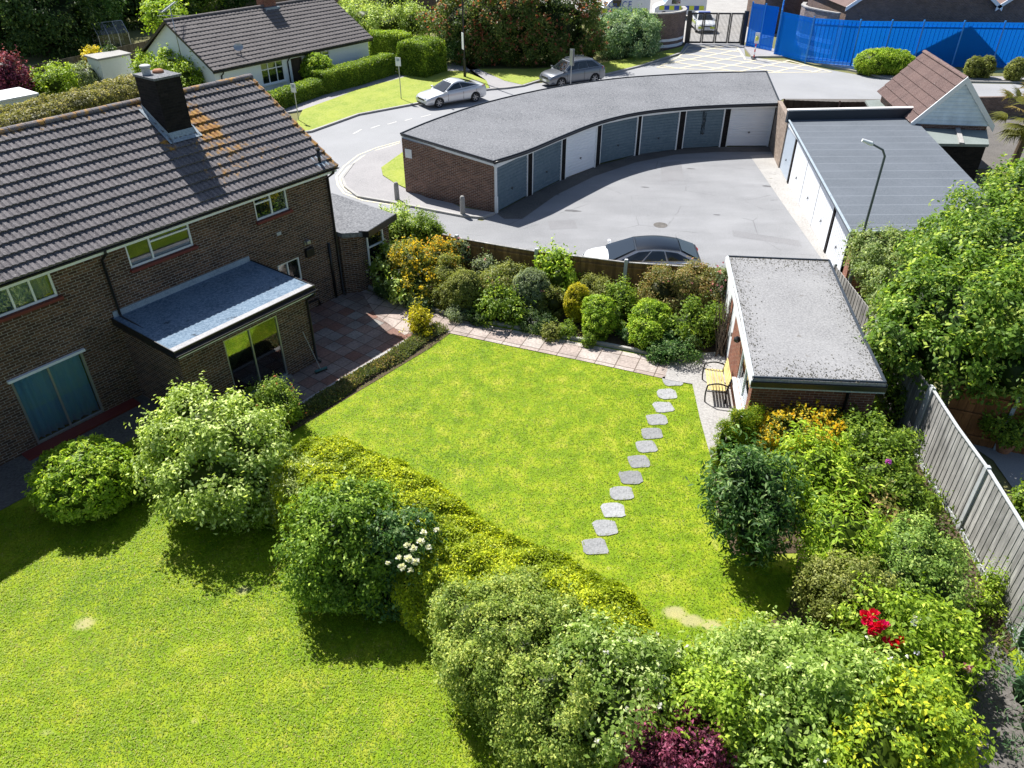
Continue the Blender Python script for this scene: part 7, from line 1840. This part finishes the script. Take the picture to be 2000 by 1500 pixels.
# --- big tree beyond the side fence
c = (13.6, 19.6)
shrub('large_tree', 'large spreading green tree beyond the side fence at the right edge', 'tree',
      [(1940, 435, 3.6, 90, 1.0), (1985, 385, 4.0, 66, .9), (1880, 508, 3.3, 96, .95), (1960, 520, 3.4, 130, 1.3), (1806, 605, 2.8, 72, .85), (1880, 620, 2.9, 120, 1.2), (1990, 640, 2.8, 120, 1.3), (1760, 670, 2.3, 60, .8), (1850, 695, 2.3, 76, .8), (1965, 712, 2.3, 84, .8), (1860, 455, 3.4, 50, .6), (2060, 560, 3.2, 120, 1.3)],
      ((.045, .09, .015), (.11, .19, .022), (.27, .34, .06), .22), .13, 2.4, trunk=(c[0], c[1], .13), rough=.24)
shrub('bramble', 'pale green bramble spilling over the near end of the straight garages', 'shrub', [(1710, 490, 2.1, 50, .6), (1770, 485, 2.2, 50, .5), (1720, 530, 1.8, 46, .7), (1760, 560, 1.9, 56, .8), (1730, 620, 1.7, 30, .6), (1720, 660, 1.8, 26, .4)], ((.08, .12, .035), (.16, .22, .07), (.28, .32, .14), .25), .085, 2.4, rough=.22)
# --- palm
def palm():
    c = at(1978, 322, 0); t = thing('palm_tree', 'fan palm with yellow green fronds beside the gabled garage', 'palm', c); r = np.random.default_rng(5)
    MB().tube([(c.x, c.y, -.05), (c.x + .05, c.y, 1.2), (c.x, c.y + .05, 2.6)], [.2, .17, .14], 10).build('trunk', M['bark'], t)
    Q = []; C = []
    for k in range(46):
        az = r.uniform(0, 2 * PI); el = r.uniform(-.6, 1.2); d = np.array([math.cos(az) * math.cos(el), math.sin(az) * math.cos(el), math.sin(el)]); base_ = np.array([c.x, c.y, 2.6]); L1 = r.uniform(.9, 1.4)
        tip = base_ + d * L1 - np.array([0, 0, .12]); side = np.cross(d, [0, 0, 1.0]); side /= np.linalg.norm(side) + 1e-6
        w_ = .012; Q.append([base_ - side * w_, base_ + side * w_, tip + side * w_, tip - side * w_]); C.append((.12, .14, .03)); tone = r.uniform()
        for j in range(22):
            a = -1.25 + 2.5 * j / 21; dd = d * math.cos(a) + side * math.sin(a); ln = r.uniform(.75, 1.05) * (1 - .15 * abs(a)); e = tip + dd * ln - np.array([0, 0, .22 * r.uniform(.5, 1.3)]); m_ = tip + dd * ln * .5; s2 = np.cross(dd, d) ; s2 = np.cross(dd, s2 if np.linalg.norm(s2) > .01 else side); s2 /= np.linalg.norm(s2) + 1e-6
            Q.append([tip, m_ + s2 * .034, e, m_ - s2 * .034]); C.append(tuple(np.array((.16, .17, .03) if tone > .4 else (.34, .26, .08)) * r.uniform(.6, 1.2)))
    leaf_mesh('crown', np.array(Q), np.array(C), t)
palm()
# --- hedges and bushes along the road
hedge_path('clipped_hedge', 'low clipped hedge nearest the brick house roof in front of the bungalow', [at2(512, 192, .9), at2(560, 176, .9), at2(625, 155, .9)], 1.4, 1.05, 'green', .10, 3.2, bumpy=.04)
hedge_path('clipped_hedge', 'taller clipped hedge running in front of the bungalow to the brown gate', [at2(618, 144, 1.3), at2(690, 127, 1.3), at2(757, 108, 1.3)], 1.5, 1.45, 'green', .10, 3.2, bumpy=.04)
shrub('clipped_shrub', 'clipped bright green dome between the two bungalow windows', 'shrub', [(619, 137, 1.2, 31, 1.0)], 'lime', .10, 3.4, rough=.04, tight=True)
shrub('climber', 'dark green climber on the bungalow wall beside the clipped dome', 'climber', [(592, 128, 1.4, 10, 1.2), (597, 112, 1.9, 8, .5)], 'dark', .10, 2.6)
hedge_path('tall_hedge', 'tall square clipped hedge at the corner of the bungalow garden', [at2(800, 88, 2.2), at2(842, 76, 2.2)], 2.6, 2.4, 'green', .11, 3.0, bumpy=.06)
hedge_path('hedge', 'clipped hedge behind the brown gate beside the bungalow', [at2(725, 62, 2.0), at2(800, 66, 2.0)], 1.2, 2.1, 'fresh', .12, 2.8, bumpy=.08)
shrub('shrub', 'mass of pale green flowering shrubs behind the bungalow gable', 'shrub', [(715, 42, 2.0, 40, 1.4), (760, 50, 1.8, 40, 1.3), (810, 48, 1.9, 34, 1.3), (700, 25, 2.0, 36, 1.2)], 'pale', .16, 2.2)
# red tipped big bush, in one mass made of several crowns
shrub('photinia_hedge', 'huge photinia bush with red young leaves beside the road', 'shrub',
      [(915, 52, 2.6, 70, 2.6, 50), (1000, 45, 2.9, 84, 2.9, 56), (1085, 48, 2.8, 80, 2.8, 50), (950, 82, 1.5, 74, 1.6, 46), (1045, 86, 1.5, 84, 1.6, 44), (1125, 80, 1.5, 46, 1.6, 40)], ((.035, .065, .015), (.09, .13, .03), (.17, .19, .05), .2), .15, 3.2,
      flowers=[((.38, .12, .08), 900, .15), ((.42, .24, .16), 600, .14)], rough=.14)
shrub('shrub', 'dark variegated shrub beside the lamp column at the footpath corner', 'shrub', [(880, 92, 1.3, 24, 1.3)], 'glossy', .12, 2.6, flowers=((.5, .55, .5), 120, .06))
shrub('shrub', 'rounded silvery green bush left of the curved brick wall', 'shrub', [(1225, 68, 1.6, 56, 1.5), (1196, 76, 1.3, 38, 1.35), (1256, 76, 1.3, 36, 1.35), (1210, 60, 1.7, 36, 1.2), (1250, 60, 1.7, 34, 1.2)], ((.05, .10, .045), (.12, .20, .10), (.28, .36, .22), .3), .13, 3.0, rough=.1)
shrub('rose_bush', 'small pale blossoming bush on the verge behind the grey car', 'shrub', [(1148, 100, .6, 12, .5)], 'glossy', .1, 2.0, flowers=((.6, .65, .7), 60, .07))
shrub('clipped_shrub', 'long rounded clipped hedge in front of the blue mesh fence', 'hedge', [(1705, 122, .8, 34, .85), (1750, 123, .8, 34, .85), (1728, 121, .8, 38, .88)], 'lime', .09, 3.4, rough=.04, tight=True)
shrub('clipped_shrub', 'small brownish clipped bush in front of the right part of the blue fence', 'bush', [(1902, 132, .75, 15, .75), (1925, 132, .75, 16, .75)], 'olive', .09, 3.2, rough=.06, tight=True)
shrub('clipped_shrub', 'clipped bush at the right edge in front of the blue fence', 'bush', [(1985, 137, .75, 19, .75)], 'olive', .09, 3.2, rough=.06, tight=True)
# --- far left garden
hedge_path('long_hedge', 'long untrimmed brownish hedge behind the brick house roof', [at2(-120, 262, 2.0), at2(40, 225, 2.0), at2(150, 195, 2.0), at2(270, 160, 2.0)], 2.6, 2.3, ((.09, .095, .030), (.17, .165, .06), (.27, .24, .11), .25), .12, 3.0, bumpy=.22)
shrub('shrub', 'bright green shrub behind the tall dark chimney', 'shrub', [(330, 140, 1.9, 38, 1.1), (290, 135, 1.6, 26, .9), (370, 165, 1.4, 28, 1.2)], 'fresh', .15, 2.6)
shrub('shrub', 'golden yellow shrub beside the small flat roofed shed', 'shrub', [(182, 122, 1.2, 19, .8)], ((.30, .26, .02), (.48, .40, .03), (.62, .5, .05), .2), .13, 2.8)
shrub('conifer', 'dark upright conifer beside the golden yellow shrub', 'conifer', [(215, 128, 1.2, 18, 1.1)], 'dark', .12, 2.8)
shrub('shrub', 'yellow green bushes in the far garden above the long hedge', 'shrub', [(105, 160, 1.1, 38, .9), (70, 172, .9, 24, .7)], 'fresh', .15, 2.6)
shrub('shrub', 'grey green bush below the golden yellow shrub', 'shrub', [(175, 148, 1.0, 28, .8)], 'grey', .12, 2.6)
shrub('purple_tree', 'small purple leaved tree at the far left edge', 'tree', [(12, 150, 1.9, 32, 1.3), (38, 165, 1.3, 20, .9)], 'purple', .15, 2.8)
shrub('shrub', 'spreading shrub against the aerial mast by the bungalow gable', 'shrub', [(315, 36, 3.6, 34, 1.0), (345, 30, 3.6, 20, .8)], 'lime', .2, 1.8)
# tall trees at the top left, each with its own crown
TL = [(-40, 60, 5, 120, 4.6, 'dark', 'broad dark evergreen at the far left edge of the tall trees'), (60, 50, 5, 90, 4.8, 'dark', 'dark evergreen, second of the tall trees from the left edge'), (140, 60, 4.6, 66, 4.2, 'glossy', 'blue green tree behind the far fence left of the greenhouse'),
      (215, 25, 4.8, 60, 4.0, 'dark', 'dark tree directly behind the greenhouse'), (285, 10, 5.0, 50, 3.6, 'dark', 'dark tree above the left gable of the bungalow'), (345, -15, 5, 50, 3.4, 'green', 'mid green tree behind the ridge of the bungalow'),
      (420, -25, 5, 54, 3.0, 'glossy', 'glossy tree left of the bungalow chimney'), (500, -40, 5, 50, 2.8, 'green', 'tree behind the bungalow chimney at the top edge')]
for k_, (px, py, z, rw, rz, pl, lb) in enumerate(TL):
    Y = (70, 67.5, 72, 80, 84, 88, 94, 100)[k_]; zc = (4.2, 4.4, 4.0, 4.4, 4.2, 4.0, 4.0, 4.0)[k_]; dp = depth((0, Y, zc)); x_ = (px - 1000) / F_PX * dp; s = rw * dp / F_PX * (1.0 if k_ < 4 else 1.15)
    shrub('tall_tree', lb, 'tree', [(x_, Y, zc + .6, s, s, 3.8, 'w'), (x_ + s * .5, Y - s * .3, zc * .6, s * .7, s * .7, zc * .6, 'w'), (x_ - s * .5, Y - s * .2, zc * .8, s * .65, s * .65, 2.6, 'w')], pl, .24, 2.4, 'tall trees at the top left', rough=.3, trunk=(x_, Y, .25))
for px, py, rw, pl, lb in ((560, -30, 50, 'green', 'leafy tree behind the ridge right of the bungalow chimney'), (640, -20, 40, 'fresh', 'pale tree at the top edge behind the brick wall'), (770, 5, 20, 'dark', 'narrow dark conifer standing before the shaded brick wall')):
    shrub('garden_tree', lb, 'tree', [(px, py, 2.6, rw, 2.4)], pl, .2, 2.4, rough=.25)
